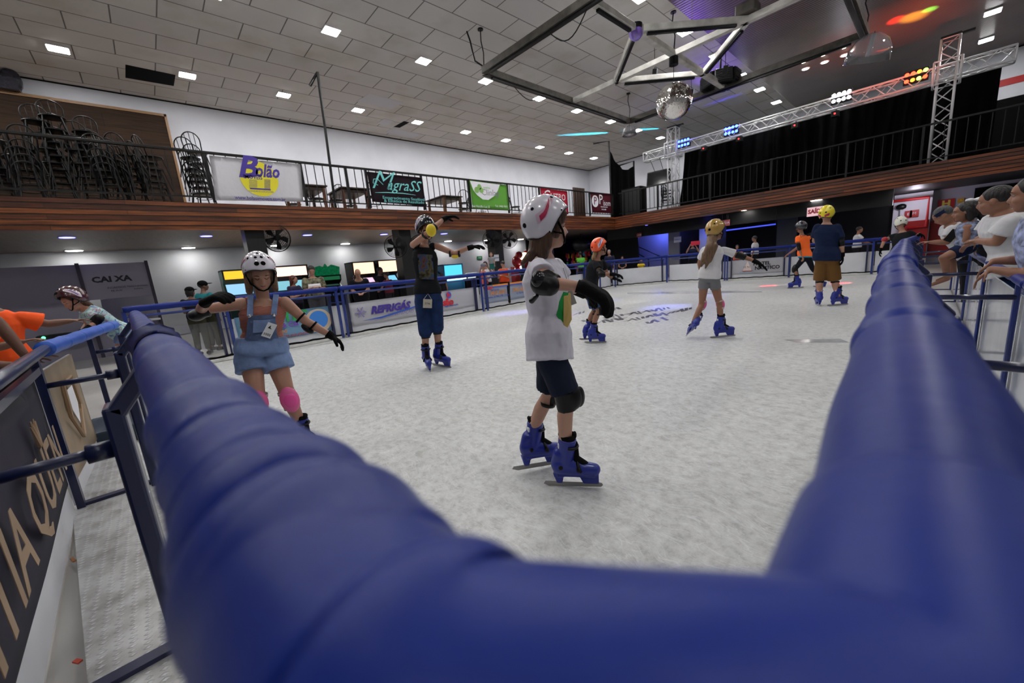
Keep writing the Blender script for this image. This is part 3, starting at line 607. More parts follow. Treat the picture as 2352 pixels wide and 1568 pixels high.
bm = NB(); bmesh.ops.create_uvsphere(bm, u_segments=48, v_segments=32, radius=.44); obj('ball', bm, m_disco, t, True, world=False)
bm = NB(); tube(bm, [(0, 0, .43), (0, 0, ZF - zb - .1)], .008, 6); obj('cord', bm, black_metal, t, world=False)
bm = NB(); disc(bm, (0, 0, ZF - zb - .25), .11, 0, .2, 14); obj('motor', bm, black_plastic, t, world=False)
p = V(N1[0], N1[1], AT(1460, 76, (N1[0], N1[1])).z)
bm = NB(); ball(bm, p, .15, 3); o = tag(obj('effect_light', bm, mat('purple_glass', (.25, .15, .6), .1, spec=.8, coat=.5)), 'small purple glass effect ball under the near end of the star', 'effect light')
bm = NB(); disc(bm, p, .14, .05, .16, 16); obj('cap', bm, black_plastic, o)
m_gl = mat('clear_acrylic', (.85, .85, .88), .08, trans=.92)
def pendant(u, v, P, r, tilt, label):
    z = AT(u, v, P).z; t = thing('pendant_lamp', label, 'lamp', (P[0], P[1], z)); t.rotation_euler = tilt
    bm = NB(); prof = [(.05, r * .95), (r * .35, r * .9), (r * .7, r * .65), (r * .92, r * .25), (r, -.35 * r)]; lathe(bm, prof + [(q[0] - .012, q[1] - .006) for q in prof[::-1]], (0, 0, 0), 28); obj('shade', bm, m_gl, t, True, world=False)
    bm = NB(); lathe(bm, [(0, r * .9), (.05, r * .9), (.05, -.1 * r), (.04, -.3 * r), (0, -.3 * r)], (0, 0, 0), 14); obj('lamp_holder', bm, white_plastic, t, True, world=False)
    bm = NB(); tube(bm, [(0, 0, r * .9), (.0, 0, ZF - z - .05)], .008, 5); obj('cord', bm, black_metal, t, world=False)
pendant(1428, 308, (sx0, sy1), .26, (0, 0, 0), 'clear bell-shaped lamp hanging at the far corner of the star frame')
pendant(1985, 128, (sx1 + .1, sy1 - .1), .46, (.3, .25, 0), 'large clear dome lamp hanging at the right corner of the star frame')
# ceiling speaker cluster
p = G(1646, 172, 6.4); t = thing('speaker_cluster', 'black many-sided speaker cluster hanging behind the star frame', 'speaker', (p.x, p.y + .3, 6.15))
for k in range(6):
    a_ = k * math.pi / 3; bm = NB(); rm = Matrix.Rotation(a_, 3, 'Z'); box(bm, V(p.x, p.y + .3, 6.3) + rm @ V(.34, 0, 0), (.34, .5, .36), rot=rm); obj('speaker_box', bm, black_plastic, t, bevel=.03)
    bm = NB()
    for q in range(7): box(bm, V(p.x, p.y + .3, 6.17 + q * .045) + rm @ V(.52, 0, 0), (.02, .44, .02), rot=rm)
    obj('grille', bm, mat('speaker_grille', (.03, .02, .02), .5), t)
bm = NB(); tube(bm, [(p.x, p.y + .3, 6.5), (p.x, p.y + .3, ZC)], .03, 8); obj('hanger', bm, black_metal, t)
for (u, v) in [(1504, 168), (1588, 213), (1666, 160)]:
    p = G(u, v, 6.3); t = thing('small_spotlight', {1504: 'small black spotlight hanging left of the star centre', 1588: 'small black spotlight hanging right of the mirror ball', 1666: 'small black spotlight hanging in front of the speaker cluster'}[u], 'spotlight', p)
    bm = NB(); box(bm, p, (.12, .12, .22), rot=Euler((.4, .2, .3)).to_matrix()); obj('body', bm, black_plastic, t, bevel=.01); bm = NB(); tube(bm, [p, V(p.x, p.y, ZC)], .008, 5); obj('cord', bm, black_metal, t)
for (u, v, uu) in [(1156, 160, 0), (1132, 205, 0), (1303, 245, 0), (1450, 290, 0), (1215, 222, 0)]:
    pass
# ================================================================ rink barriers
RH = 1.092
panel_w = mat('panel_white', (.72, .74, .78), .35, var=.06, vscale=2)
m_clear = mat('panel_clear', (.96, .97, .98), .02, trans=.98)
kerb_m = mat('kerb_white', (.62, .62, .6), .5, var=.15, vscale=6)
def foam(bm, pts, r, seams=(), seed=1, seg=20, step=.02, bulge=.006):
    """padded rail: rings along a polyline with soft dents at sleeve seams"""
    rnd = random.Random(seed); pts = [Vector(p) for p in pts]; P = []; S = []; acc = 0
    for a, b in zip(pts, pts[1:]):
        L_ = (b - a).length; n = max(1, int(L_ / step))
        for i in range(n): P.append(a.lerp(b, i / n)); S.append(acc + L_ * i / n)
        acc += L_
    P.append(pts[-1]); S.append(acc)
    ph = [rnd.uniform(0, 6) for _ in range(4)]; rs = []
    for s in S:
        k = r + .0015 * math.sin(s * 17 + ph[0]) + .0015 * math.sin(s * 6 + ph[1])
        for q in seams:
            d = s - q; k -= bulge * math.exp(-(d / .012) ** 2); k += bulge * .5 * math.exp(-((d - .03) / .02) ** 2)
        rs.append(k)
    for _ in range(3):   # round the corners of the polyline
        P = [P[0]] + [(P[i - 1] + P[i] * 2 + P[i + 1]) / 4 for i in range(1, len(P) - 1)] + [P[-1]]
    return tube(bm, P, rs, seg)
def section(name_label, a, b, outward, posts=(0, 1), panel='white', group=None, rail=True, low=True, cat='barrier', foam_r=.05, pan_h=(.06, .72), twin=True, cable=True, seed=1):
    a = V(a[0], a[1], 0); b = V(b[0], b[1], 0); d = (b - a).normalized(); n = V(*outward, 0).normalized(); n = (n - d * n.dot(d)).normalized()
    t = thing('rink_barrier', name_label, cat, (a + b) / 2, 0, group); Z = V(0, 0, 1); L_ = (b - a).length
    if rail:
        bm = NB(); foam(bm, [a + Z * RH, b + Z * RH], foam_r, [L_ * k / 4 for k in range(1, 4)], seed, 14, .05); obj('padded_rail', bm, blue_foam, t, True)
    if low:
        bm = NB(); tube(bm, [a + n * .4 + Z * .96, b + n * .4 + Z * .96], .022, 8); obj('outer_rail', bm, blue_paint, t)
    for f in posts:
        q = a.lerp(b, f); bm = NB(); bar(bm, q + Z * .02, q + Z * (RH - .03), .05, .04, n); obj('post', bm, blue_paint, t)
        if twin:
            q2 = q - d * .13 * (1 if f > .5 else -1) + n * .14; bm = NB(); bar(bm, q2, q2 + Z * .95, .09, .04, d); obj('post', bm, blue_dark, t)
        bm = NB(); tube(bm, [q + n * .02 + Z * .79, q + n * .4 + Z * .79], .014, 6); tube(bm, [q + n * .4, q + n * .4 + Z * .96], .016, 6); obj('brace', bm, blue_paint, t)
    if panel:
        bm = NB(); pa = a + n * .2; pb = b + n * .2; bar(bm, pa + Z * (pan_h[0] + pan_h[1]) / 2, pb + Z * (pan_h[0] + pan_h[1]) / 2, .016, pan_h[1] - pan_h[0], Z)
        obj('panel', bm, m_clear if panel == 'clear' else panel_w, t)
    bm = NB(); bar(bm, a + n * .1 + Z * .03, b + n * .1 + Z * .03, .2, .06, Z); obj('kerb', bm, kerb_m, t, bevel=.01)
    if cable:
        bm = NB(); K = int(L_ / .12) + 2; tube(bm, [a.lerp(b, i / K) + n * (.05 + .012 * math.sin(i * .8 + seed)) + Z * (.082 + .008 * math.sin(i * 1.7)) for i in range(K + 1)], .02, 7); obj('black_hose', bm, black_matte, t)
    t['n'] = 0; del t['n']
    return t, a, b, d, n
LX = lambda y: -8.67 - .034 * y
OUTL = (-1, 0)
secs = {}
secs['L0'] = section('blue-railed rink barrier with clear panel before the two people in caps', (-8.62, -.35), (LX(1.0), 1.0), OUTL, (0, .98), 'clear', seed=2)
secs['L1'] = section('blue-railed rink barrier carrying the green and blue swimming pool banner', (LX(1.04), 1.04), (LX(2.98), 2.98), OUTL, (.98,), seed=3)
secs['L2'] = section('blue-railed rink barrier with the purple and the red supermarket banners', (LX(3.02), 3.02), (LX(7.1), 7.1), OUTL, (.01, .985), seed=4)
secs['L3'] = section('blue-railed rink barrier with the light blue telephone number banner', (LX(7.15), 7.15), (LX(11.2), 11.2), OUTL, (.015, .985), seed=5)
secs['L4'] = section('blue-railed rink barrier behind the child in the orange helmet', (LX(11.25), 11.25), (-9.13, 14.3), OUTL, (.33, .66), seed=6)
secs['C1'] = section('angled blue-railed barrier across the far corner of the rink', (-9.13, 14.3), (-7.6, 15.95), (-1, 1), (.02, .98), seed=7)
secs['F1'] = section('blue-railed barrier with plain white panel left of the gold helmet', (-7.6, 15.95), (-5.4, 16.1), (0, 1), (.98,), seed=8)
secs['F2'] = section('blue-railed barrier carrying the sailing boat banner', (-5.4, 16.1), (-3.5, 16.7), (0, 1), (.02, .98), seed=9)
secs['F3'] = section('blue-railed barrier with plain white panel behind the yellow helmet', (-3.5, 16.7), (-1.35, 17.0), (0, 1), (.98,), seed=10)
secs['F4'] = section('blue-railed barrier behind the skater in the white helmet and black shirt', (-1.35, 17.0), (-.4, 17.0), (0, 1), (.98,), seed=11)
# banners on the rink barriers
def rink_banner(sec, f0, f1, m, label, z0=.2, z1=.74, amp=.008):
    t, a, b, d, n = secs[sec]; pa = a.lerp(b, f0) + n * .175; pb = a.lerp(b, f1) + n * .175; Z = V(0, 0, 1)
    o = tag(obj('banner', ripple(pa + Z * z1, pb + Z * z1, pb + Z * z0, pa + Z * z0, -n, amp), m, smooth=True), label, 'banner', 'advertising banners on the rink barriers')
    def put(s, f, z, size, mm, **k): return text(s, size, mm, o, pa.lerp(pb, f) + Z * z - n * .022, d, Z, **k)
    def at(f, z): return pa.lerp(pb, f) + Z * z - n * .022
    return o, put, at, d, n
cy = mat('print_sky', (.35, .62, .85), .5); gr = mat('print_green', (.02, .35, .08), .5); pu = mat('print_purple', (.2, .08, .5), .5); orr = mat('print_orange', (.85, .3, .05), .5); rd = mat('print_red', (.6, .015, .03), .5); bl = mat('print_blue', (.03, .1, .55), .5); blk = mat('print_black', (.02, .02, .03), .5)
o, put, at, d, n = rink_banner('L1', .02, .93, cy, 'pale blue banner with green letters and a swimming pool picture')
put('AQUATEC', .38, .62, .26, gr, bold=.01); put('Piscinas & Cia', .38, .47, .14, pu, bold=.004); put('3442-7800', .35, .34, .1, orr); put('Linha completa para sua piscina!', .4, .25, .085, rd, shear=.3)
def flat(par, name, m, c_, d_, rx, rz_, off=0, seg=28, th=.004):
    bm = NB(); P = [c_ + d_ * (rx * math.cos(2 * math.pi * k / seg)) + V(0, 0, rz_ * math.sin(2 * math.pi * k / seg)) for k in range(seg)]; nn = d_.cross(V(0, 0, 1)); prism(bm, [p + nn * off for p in P], nn * th); return obj(name, bm, m, par)
flat(o, 'pool_border', mat('print_sand', (.62, .5, .38), .5), at(.83, .46), d, .27, .25); flat(o, 'pool_picture', mat('print_pool', (.05, .25, .75), .4), at(.83, .48), d, .19, .19, .006)
o, put, at, d, n = rink_banner('L2', .05, .5, white_cloth, 'white banner with purple italic lettering beside the man in the tank top')
put('REFRIGÁS', .55, .5, .24, purple_ink, bold=.012, shear=.3); put('CLIMATIZAÇÃO', .68, .34, .1, mat('print_lilac', (.35, .3, .6), .5), shear=.3)
bm = NB(); prism(bm, [at(.14, .30), at(.4, .33), at(.95, .47), at(.97, .44), at(.4, .29)], n * -.004); obj('blue_swoosh', bm, bl, o)
bm = NB()
for k in range(6):
    a_ = k * math.pi / 3; c_ = at(.14, .5); e = c_ + d * .13 * math.cos(a_) + V(0, 0, .13 * math.sin(a_)); tube(bm, [c_, e], .012, 5); e2 = c_ + d * .09 * math.cos(a_ + .3) + V(0, 0, .09 * math.sin(a_ + .3)); tube(bm, [c_.lerp(e, .5), e2], .009, 5)
obj('snowflake', bm, mat('print_lilac'), o)
o, put, at, d, n = rink_banner('L2', .52, .96, white_cloth, 'white banner with red lettering and a red and blue emblem')
put('brasão', .35, .43, .26, rd, bold=.01); put('supermercado', .5, .33, .08, bl); put('b', .47, .6, .2, rd, bold=.02); flat(o, 'emblem', bl, at(.47, .62), d, .085, .09, -.003)
o, put, at, d, n = rink_banner('L3', .03, .9, mat('print_pale', (.6, .68, .82), .5), 'pale banner with orange stripe and orange telephone numbers')
bm = NB(); prism(bm, [at(.1, .74), at(1, .74), at(1, .69), at(.1, .69)], n * -.004); obj('orange_stripe', bm, orr, o); bm = NB(); prism(bm, [at(.1, .69), at(1, .69), at(1, .655), at(.1, .655)], n * -.004); obj('blue_stripe', bm, bl, o)
put('Viking', .05, .66, .15, rd, bold=.006); put('3442-6841', .16, .49, .2, orr, sx=.8); put('3442-6840 | 9873-2685', .55, .49, .2, orr, sx=.8); put('Rua Antônio da Silva, 170 - Centro', .14, .38, .08, bl); put('R. Manoel da Nóbrega, 118 - Itapema', .56, .38, .08, bl); put('Avenida', .5, .6, .08, bl); put('Disk Entrega', .12, .58, .07, bl)
t = secs['L4'][0]
o, put, at, d, n = rink_banner('L4', .36, .64, white_cloth, 'small white banner with black and purple box logo behind the orange helmet child'); flat(o, 'logo_box', purple_ink, at(.5, .5), d, .2, .07)
o, put, at, d, n = rink_banner('F2', .08, .93, white_cloth, 'white hotel banner with a sailing boat drawing')
put('HOTEL', .58, .56, .17, blk, bold=.006); put('NÁUTICO', .68, .4, .17, blk, bold=.006); put('H N', .3, .46, .11, blk)
bm = NB(); prism(bm, [at(.22, .33), at(.4, .33), at(.32, .68)], n * .002); obj('sail', bm, mat('print_cream', (.75, .62, .58), .5), o)
bm = NB(); prism(bm, [at(.2, .33), at(.43, .33), at(.39, .29), at(.24, .29)], n * -.004); obj('hull', bm, mat('print_brown', (.3, .1, .1), .5), o); bm = NB(); tube(bm, [at(.17 + .03 * k, .27 + .012 * (k % 2)) for k in range(10)], .01, 5); obj('waves', bm, cy, o)

# ---------------------------------------------------------------- near barriers (the camera looks over them)
DL = V(-.99942, -.0341, 0); NL = V(.0341, -.99942, 0)
LA = V(-.098, .047, RH); RA = V(.019, .130, RH)
def Lp(s, z=RH): return V(-.093 - s * .99942, .041 - s * .0341, z)
# padded rails
t1 = thing('rink_barrier', 'padded blue rink barrier running away at lower left beside the metal plate', 'barrier', (-1.74, -.1, 0))
bm = NB(); foam(bm, [Lp(1.62), Lp(.03)], .055, [.36, .6, 1.1, 1.27, 1.45], 21, 40, .006, .010); obj('padded_rail', bm, blue_foam, t1, True)
bm = NB(); foam(bm, [Lp(5.2) + V(0, 0, -.0), Lp(1.55)], .047, [.5, 1.2, 2.2, 2.9, 3.3], 22, 28, .012, .006); o = obj('padded_rail', bm, blue_foam, t1, True)
bm = NB()  # flared torn end of the nearer sleeve
rg = []; c0 = Lp(1.50); c1 = Lp(1.68); rnd = random.Random(4)
for (c_, r0) in ((Lp(1.45), .056), (Lp(1.56), .058), (Lp(1.64), .066), (Lp(1.70), .07)):
    rg.append([bm.verts.new(c_ + (NL * math.cos(a_) + V(0, 0, 1) * math.sin(a_)) * (r0 + (rnd.uniform(-.004, .005) if r0 > .06 else 0)) + DL * (rnd.uniform(-.02, .02) if r0 > .068 else 0)) for a_ in [2 * math.pi * k / 36 for k in range(36)]])
for a_, b_ in zip(rg, rg[1:]):
    for k in range(36): bm.faces.new((a_[k], a_[(k + 1) % 36], b_[(k + 1) % 36], b_[k]))
bmesh.ops.solidify(bm, geom=bm.faces[:], thickness=.004); obj('torn_sleeve', bm, blue_foam, t1, True)
t2 = thing('rink_barrier', 'padded blue rail closing the near corner of the rink at the bottom', 'barrier', (-.04, .08, 0))
bm = NB(); dd = (RA - LA).normalized(); foam(bm, [Lp(.32), LA, RA, RA + V(-.0554, .998, 0) * .12], .0565, [.10, .17, .27], 23, 48, .004, .008)
obj('padded_rail', bm, blue_foam, t2, True)
bm = NB(); bar(bm, V(-.04, .085, .03), V(-.04, .085, RH - .04), .06, .05); obj('post', bm, blue_dark, t2)
bm = NB(); pa = Lp(.3, 0) + V(0, .0, 0); bar(bm, V(-.3, .03, .37), V(-.06, .06, .37), .012, .64, (0, 0, 1)); obj('panel', bm, panel_w, t2)
RPTS = [RA + V(-.0554, .998, 0) * .08, V(-.12, 2.5, RH), V(-.215, 5.0, RH), V(-.33, 8.0, RH), V(-.37, 12, RH), V(-.4, 16.9, RH)]
t3 = thing('rink_barrier', 'padded blue rink barrier running away at right towards the spectators', 'barrier', (0, 4, 0))
bm = NB(); foam(bm, [RPTS[0], RPTS[1]], .055, [.5, .9, 1.3, 1.85, 2.1], 24, 36, .01, .006); obj('padded_rail', bm, blue_foam, t3, True)
bm = NB(); foam(bm, [RPTS[1] + V(.006, -.1, .0), RPTS[2], RPTS[3]], .064, [.02, .35, .7, 1.1, 1.6, 2.0, 2.6, 3.3], 25, 26, .02, .008); obj('padded_rail', bm, blue_foam, t3, True)
bm = NB(); foam(bm, RPTS[3:], .055, [.6, 1.5, 2.5, 4, 6], 26, 18, .04, .008); obj('padded_rail', bm, blue_foam, t3, True)
# posts, crossbars and outer frames
LPX = [-1.74, -3.52, -5.3]
def outL(x, z=0):
    a = abs(x); return V(x, -.47 - .045 * (a - 1.5) if a < 4.1 else -.587 + .085 * (a - 4.1), z)
for x in LPX:
    yr = .041 + (x + .093) * .0341; bm = NB()
    P = [V(x, yr - .135, .0), V(x, yr - .135, .93), V(x, yr - .02, 1.05)]
    bar(bm, P[0], P[1], .05, .11, (1, 0, 0)); bar(bm, P[1] - V(0, .0, .03), P[2], .05, .11, (1, 0, 0)); obj('post', bm, blue_dark, t1, bevel=.01)
    bm = NB(); q = outL(x, .79); tube(bm, [V(x, yr - .15, .79), q], .017, 10); lathe(bm, [(0, -.03), (.03, -.03), (.03, .03), (0, .03)], V(x, yr - .19, .79), 12, Euler((math.pi / 2, 0, 0)).to_matrix()); obj('crossbar', bm, blue_dark, t1, True)
    bm = NB(); bar(bm, V(x - .02, yr - .12, .012), outL(x - .02, .012), .05, .02, (0, 0, 1)); obj('base_bar', bm, blue_dark, t1)
    bm = NB(); ball(bm, V(x + .026, yr - .12, .62), .012, 2, (.5, 1, 1)); obj('bolt', bm, chrome, t1)
t4 = thing('outer_railing', 'dark blue outer railing with hands resting on it at lower left', 'railing', (-2.5, -.45, 0))
bm = NB(); tube(bm, [outL(-1.6, .97), outL(-4.1, .97)], .03, 14); obj('top_rail', bm, blue_dark, t4, True)
bm = NB(); foam(bm, [outL(-4.05, .97), outL(-5.3, .97), outL(-6.7, .97)], .05, [.4, .9, 1.6, 2.2], 31, 18, .02); obj('padded_rail', bm, mat('blue_foam_light', (.02, .10, .50), .4, bump=.12, bscale=14), t4, True)
for x in LPX[1:] + [-6.7]:
    bm = NB(); bar(bm, outL(x, 0), outL(x, .96), .035, .05); obj('post', bm, blue_dark, t4)
bm = NB(); bar(bm, outL(-1.6, .89), outL(-3.5, .89), .03, .04, (0, 0, 1)); obj('mid_rail', bm, blue_dark, t4)
# panels of the outer frame, facing the walkway
def outer_panel(x0, x1, m, label, z0=.19, z1=.84):
    a = outL(x0) + V(0, -.0, 0); b = outL(x1); n_ = V(0, 1, 0)
    bm = NB(); bar(bm, a + V(0, -.03, z1 / 2), b + V(0, -.03, z1 / 2), .012, z1, (0, 0, 1)); o = tag(obj('fence_panel', bm, panel_w), 'white fence panel behind the ' + ' '.join(label.split()[:4]), 'panel')
    bm = ripple(a + V(0, -.015, z1), b + V(0, -.015, z1), b + V(0, -.015, z0), a + V(0, -.015, z0), (0, 1, 0), .004)
    return tag(obj('banner', bm, m, smooth=True), label, 'banner', None), a, b
gold = mat('print_gold', (.36, .24, .14), .5); grey_b = mat('banner_grey', (.06, .056, .095), .55, bump=.1, bscale=5)
o, a, b = outer_panel(-1.3, -3.45, grey_b, 'dark grey banner with sketchy gold capital letters at lower left')
xd = (b - a).normalized()
text('ITIA QUEN', .38, gold, o, a.lerp(b, .53) + V(0, .012, .44), xd, ZD, sx=1.0, bold=.004, extr=.001)
bm = NB(); c_ = a.lerp(b, .72) + V(0, .012, .6)
for k in range(5): tube(bm, [c_, c_ + xd * (-.07 + .035 * k) + V(0, 0, .11 + .02 * (k % 2))], [.012, .003], 5)
obj('crown_drawing', bm, gold, o)
cream = mat('banner_cream', (.62, .5, .36), .5, var=.25, vscale=2.5); o, a, b = outer_panel(-3.58, -4.7, cream, 'cream banner with a drawn house shape beyond the dark grey one', .12, .86)
bm = NB(); c_ = a.lerp(b, .5) + V(0, .006, .55); tube(bm, [c_ + V(.18, 0, .18), c_ + V(-.18, 0, .18), c_ + V(-.22, 0, -.05), c_ + V(0, 0, -.25), c_ + V(.22, 0, -.05)], .012, 6, closed=True); obj('drawn_outline', bm, gold, o)
bm = NB(); prism(bm, [c_ + V(.11, 0, .12), c_ + V(-.11, 0, .12), c_ + V(-.13, 0, -.02), c_ + V(0, 0, -.15), c_ + V(.13, 0, -.02)], (0, .003, 0)); obj('white_field', bm, white_cloth, o)
# chequer plate walkway
bm = NB(); prism(bm, [V(-.6, -.02, .004), V(-.6, -.26, .004), V(-1.74, -.39, .004), V(-3.75, -.63, .004), V(-4.7, -.66, .004), V(-4.7, -.2, .004)], (0, 0, -.03)); tag(obj('walkway_plate', bm, m_plate), 'worn aluminium chequer plate walkway at lower left', 'floor plate')
bm = NB(); boxb(bm, (-5.4, -.64, .0), (-4.75, -.3, .16)); tag(obj('step_block', bm, mat('teal_dark', (.015, .035, .06), .5), bevel=.02), 'dark blue step across the end of the chequer plate', 'step')
bm = NB(); prism(bm, [G(60, 1568, .85), G(0, 1450, .85), G(0, 1568, .85)], (0, 0, -.3)); bm.free()
bm = NB(); p = G(168, 1285, .008); box(bm, (p.x, p.y, .008), (.05, .012, .006), rot=Euler((0, 0, .3)).to_matrix()); tag(obj('ice_lolly_stick', bm, mat('wood_stick', (.3, .14, .06), .6)), 'small brown stick lying on the chequer plate', 'stick')
bm = NB(); p = G(178, 1518, .008); box(bm, (p.x, p.y, .008), (.03, .014, .006), rot=Euler((0, 0, .6)).to_matrix()); tag(obj('red_scrap', bm, mat('red_scrap', (.5, .08, .05), .6)), 'small red scrap on the chequer plate near the bottom', 'litter')
# right side: crossbars, outer railing, white outer panels
def inR(y):
    pts = RPTS
    for a_, b_ in zip(pts, pts[1:]):
        if a_.y <= y <= b_.y or b_ is pts[-1]:
            return a_.lerp(b_, (y - a_.y) / (b_.y - a_.y)).x
RY = [2.0, 3.95, 5.95, 8.0, 10.0, 12.0]
def outR(y, z=0): return V(.42 - .015 * y, y, z)
for y in RY:
    xr_ = inR(y); bm = NB(); bar(bm, V(xr_ + .12, y, 0), V(xr_ + .12, y, .95), .09, .045, (0, 1, 0)); bar(bm, V(xr_ + .12, y, .93), V(xr_ + .02, y, 1.05), .09, .045, (0, 1, 0)); obj('post', bm, blue_dark, t3, bevel=.008)
    bm = NB(); tube(bm, [V(xr_ + .13, y, .79), outR(y, .79)], .017, 8); obj('crossbar', bm, blue_dark, t3, True)
    bm = NB(); bar(bm, V(xr_ + .1, y, .012), outR(y, .012), .05, .02, (0, 0, 1)); obj('base_bar', bm, blue_dark, t3)
t5 = thing('outer_railing', 'blue outer railing at right that the spectators lean on', 'railing', (.35, 5, 0))
bm = NB(); foam(bm, [outR(3.6, .9), outR(5.5, .9)], .03, [.5, 1.2], 41, 12, .05); obj('top_rail', bm, blue_foam, t5, True)
bm = NB(); foam(bm, [outR(1.2, .9), outR(3.55, .9)], .03, [.5, 1.2], 42, 12, .05); obj('top_rail', bm, blue_paint, t5, True)
bm = NB(); foam(bm, [outR(5.6, .9), outR(12.2, .9)], .026, [.5, 1.2], 43, 12, .1); obj('top_rail', bm, blue_paint, t5, True)
for y in RY:
    bm = NB(); tube(bm, [outR(y, 0), outR(y, .9)], .014, 8); obj('post', bm, blue_paint, t5)
gl = mat('panel_gloss', (.52, .54, .58), .13, var=.08, vscale=3)
for k, (y0, y1, lb) in enumerate([(1.0, 3.9, 'nearest the camera at right'), (4.0, 5.9, 'below the crossed forearms'), (6.0, 7.95, 'behind the dangling bare feet'), (8.05, 12.2, 'furthest along the right walkway')]):
    bm = NB(); bar(bm, outR(y0, .4) + V(.03, 0, 0), outR(y1, .4) + V(.03, 0, 0), .012, .78, (0, 0, 1)); tag(obj('fence_panel', bm, gl), 'glossy pale fence panel ' + lb, 'panel')
bm = NB(); prism(bm, [V(-.02, .25, .004), V(.42, .25, .004), V(.24, 12.2, .004), V(-.36, 12.2, .004)], (0, 0, -.02)); tag(obj('walkway_plate', bm, mat('pale_plate', (.55, .56, .57), .4, var=.1)), 'pale walkway strip between the two right railings', 'floor plate')
# logo frozen in the ice
logo = mat('ice_logo', (.055, .055, .08), .3, var=.8, vscale=9)
bm = NB()
def ipoly(pix): prism(bm, [V(G(u, v).x, G(u, v).y, .0015) for u, v in pix], (0, 0, -.001))
rl = random.Random(11)
for (u0, v0, u1, v1) in [(1318, 722, 1345, 715), (1335, 738, 1372, 728), (1375, 716, 1425, 707), (1352, 744, 1440, 729), (1385, 731, 1460, 717), (1432, 738, 1520, 720), (1446, 721, 1540, 706), (1482, 742, 1530, 731), (1512, 724, 1590, 707)]:
    n_ = int((u1 - u0) / 9)
    for k in range(n_):
        f0 = (k + .1) / n_; f1 = (k + rl.uniform(.55, 1.0)) / n_; a0, b0 = u0 + (u1 - u0) * f0, v0 + (v1 - v0) * f0; a1, b1 = u0 + (u1 - u0) * f1, v0 + (v1 - v0) * f1; th = rl.uniform(2.5, 6.5); sk = rl.uniform(-7, 7)
        ipoly([(a0 + sk, b0 - th / 2), (a1 + sk, b1 - th / 2), (a1 - sk + 2, b1 + th / 2), (a0 - sk + 2, b0 + th / 2)])
tag(obj('ice_logo', bm, logo), 'worn dark logo frozen into the ice behind the orange helmet child', 'ice logo')
blot = mat('ice_wet', (.42, .44, .46), .15, var=.2, vscale=5)
bm = NB(); ipoly([(1440, 672), (1650, 668), (1750, 669), (1750, 671), (1600, 674), (1440, 675)]); tag(obj('wet_streak', bm, blot), 'long thin wet line on the far ice before the barrier', 'streak'); bm = NB(); ipoly([(1800, 780), (1930, 778), (1950, 786), (1830, 787)]); tag(obj('wet_streak', bm, blot), 'faint wet patch on the ice near the right padded rail', 'streak')

# ================================================================ under the long balcony
XW = XL + .01
bm = NB()
COLS = [('a', 585), ('b', 925), ('c', 1137), ('d', 1255)]
col_m = mat('column_black', (.012, .012, .013), .4)
for k, (nm, u) in enumerate(COLS):
    p = onX(u, 560, XF - .45); bm = NB(); boxb(bm, (p.x - .22, p.y - .2, 0), (p.x + .22, p.y + .2, BZ0 + .1)); o = struct('column', bm, col_m)
    if k == 3: continue
    for s in (-1, 1):
        if k == 0 and s < 0: continue
        fy = p.y + s * .42; fz = {0: 2.42, 1: 2.12, 2: 2.25}[k]; fx = XF - .12
        t = thing('wall_fan', ['', '', ''][0] + {(0, 1): 'black wall fan behind the girl in overalls', (1, -1): 'black wall fan on the left of the column by the tank top man', (1, 1): 'black wall fan hidden partly by the tank top man', (2, -1): 'black wall fan on the left of the column by the exit sign', (2, 1): 'black wall fan on the right of the column by the exit sign'}[(k, s)], 'fan', (fx, fy, fz))
        rot = Euler((0, math.radians(97), math.radians(-38))).to_matrix(); ctr = V(fx, fy, fz)
        bm = NB()
        for rr_ in (.06, .1, .14, .18, .22, .255, .29, .33):
            for zz in (-.06, .07):
                zq = zz * math.sqrt(max(0, 1 - (rr_ / .34) ** 2)) ; tube(bm, [ctr + rot @ V(rr_ * math.cos(q * math.pi / 10), rr_ * math.sin(q * math.pi / 10), zq) for q in range(20)], .004 if rr_ < .32 else .009, 4, closed=True)
        for q in range(20):
            c_, s_ = math.cos(q * math.pi / 10), math.sin(q * math.pi / 10); tube(bm, [ctr + rot @ V(.05 * c_, .05 * s_, .07), ctr + rot @ V(.22 * c_, .22 * s_, .05), ctr + rot @ V(.33 * c_, .33 * s_, 0)], .003, 3)
        obj('cage', bm, black_metal, t)
        for q in range(5):
            bm = NB(); a_ = q * 2 * math.pi / 5; prism(bm, [ctr + rot @ V(r_ * math.cos(a_ + w_), r_ * math.sin(a_ + w_), .02 * w_ * 2) for r_, w_ in ((.05, 0), (.27, -.25), (.29, .2), (.2, .45), (.06, .4))], rot @ V(0, 0, .004)); obj('blade', bm, black_plastic, t)
        bm = NB(); lathe(bm, [(0, -.16), (.07, -.15), (.08, -.03), (.05, .04), (0, .05)], ctr, 14, rot); tube(bm, [ctr + rot @ V(0, 0, -.1), V(p.x + .1, p.y + s * .1, fz - .05)], .03, 8); obj('motor', bm, black_plastic, t, True)
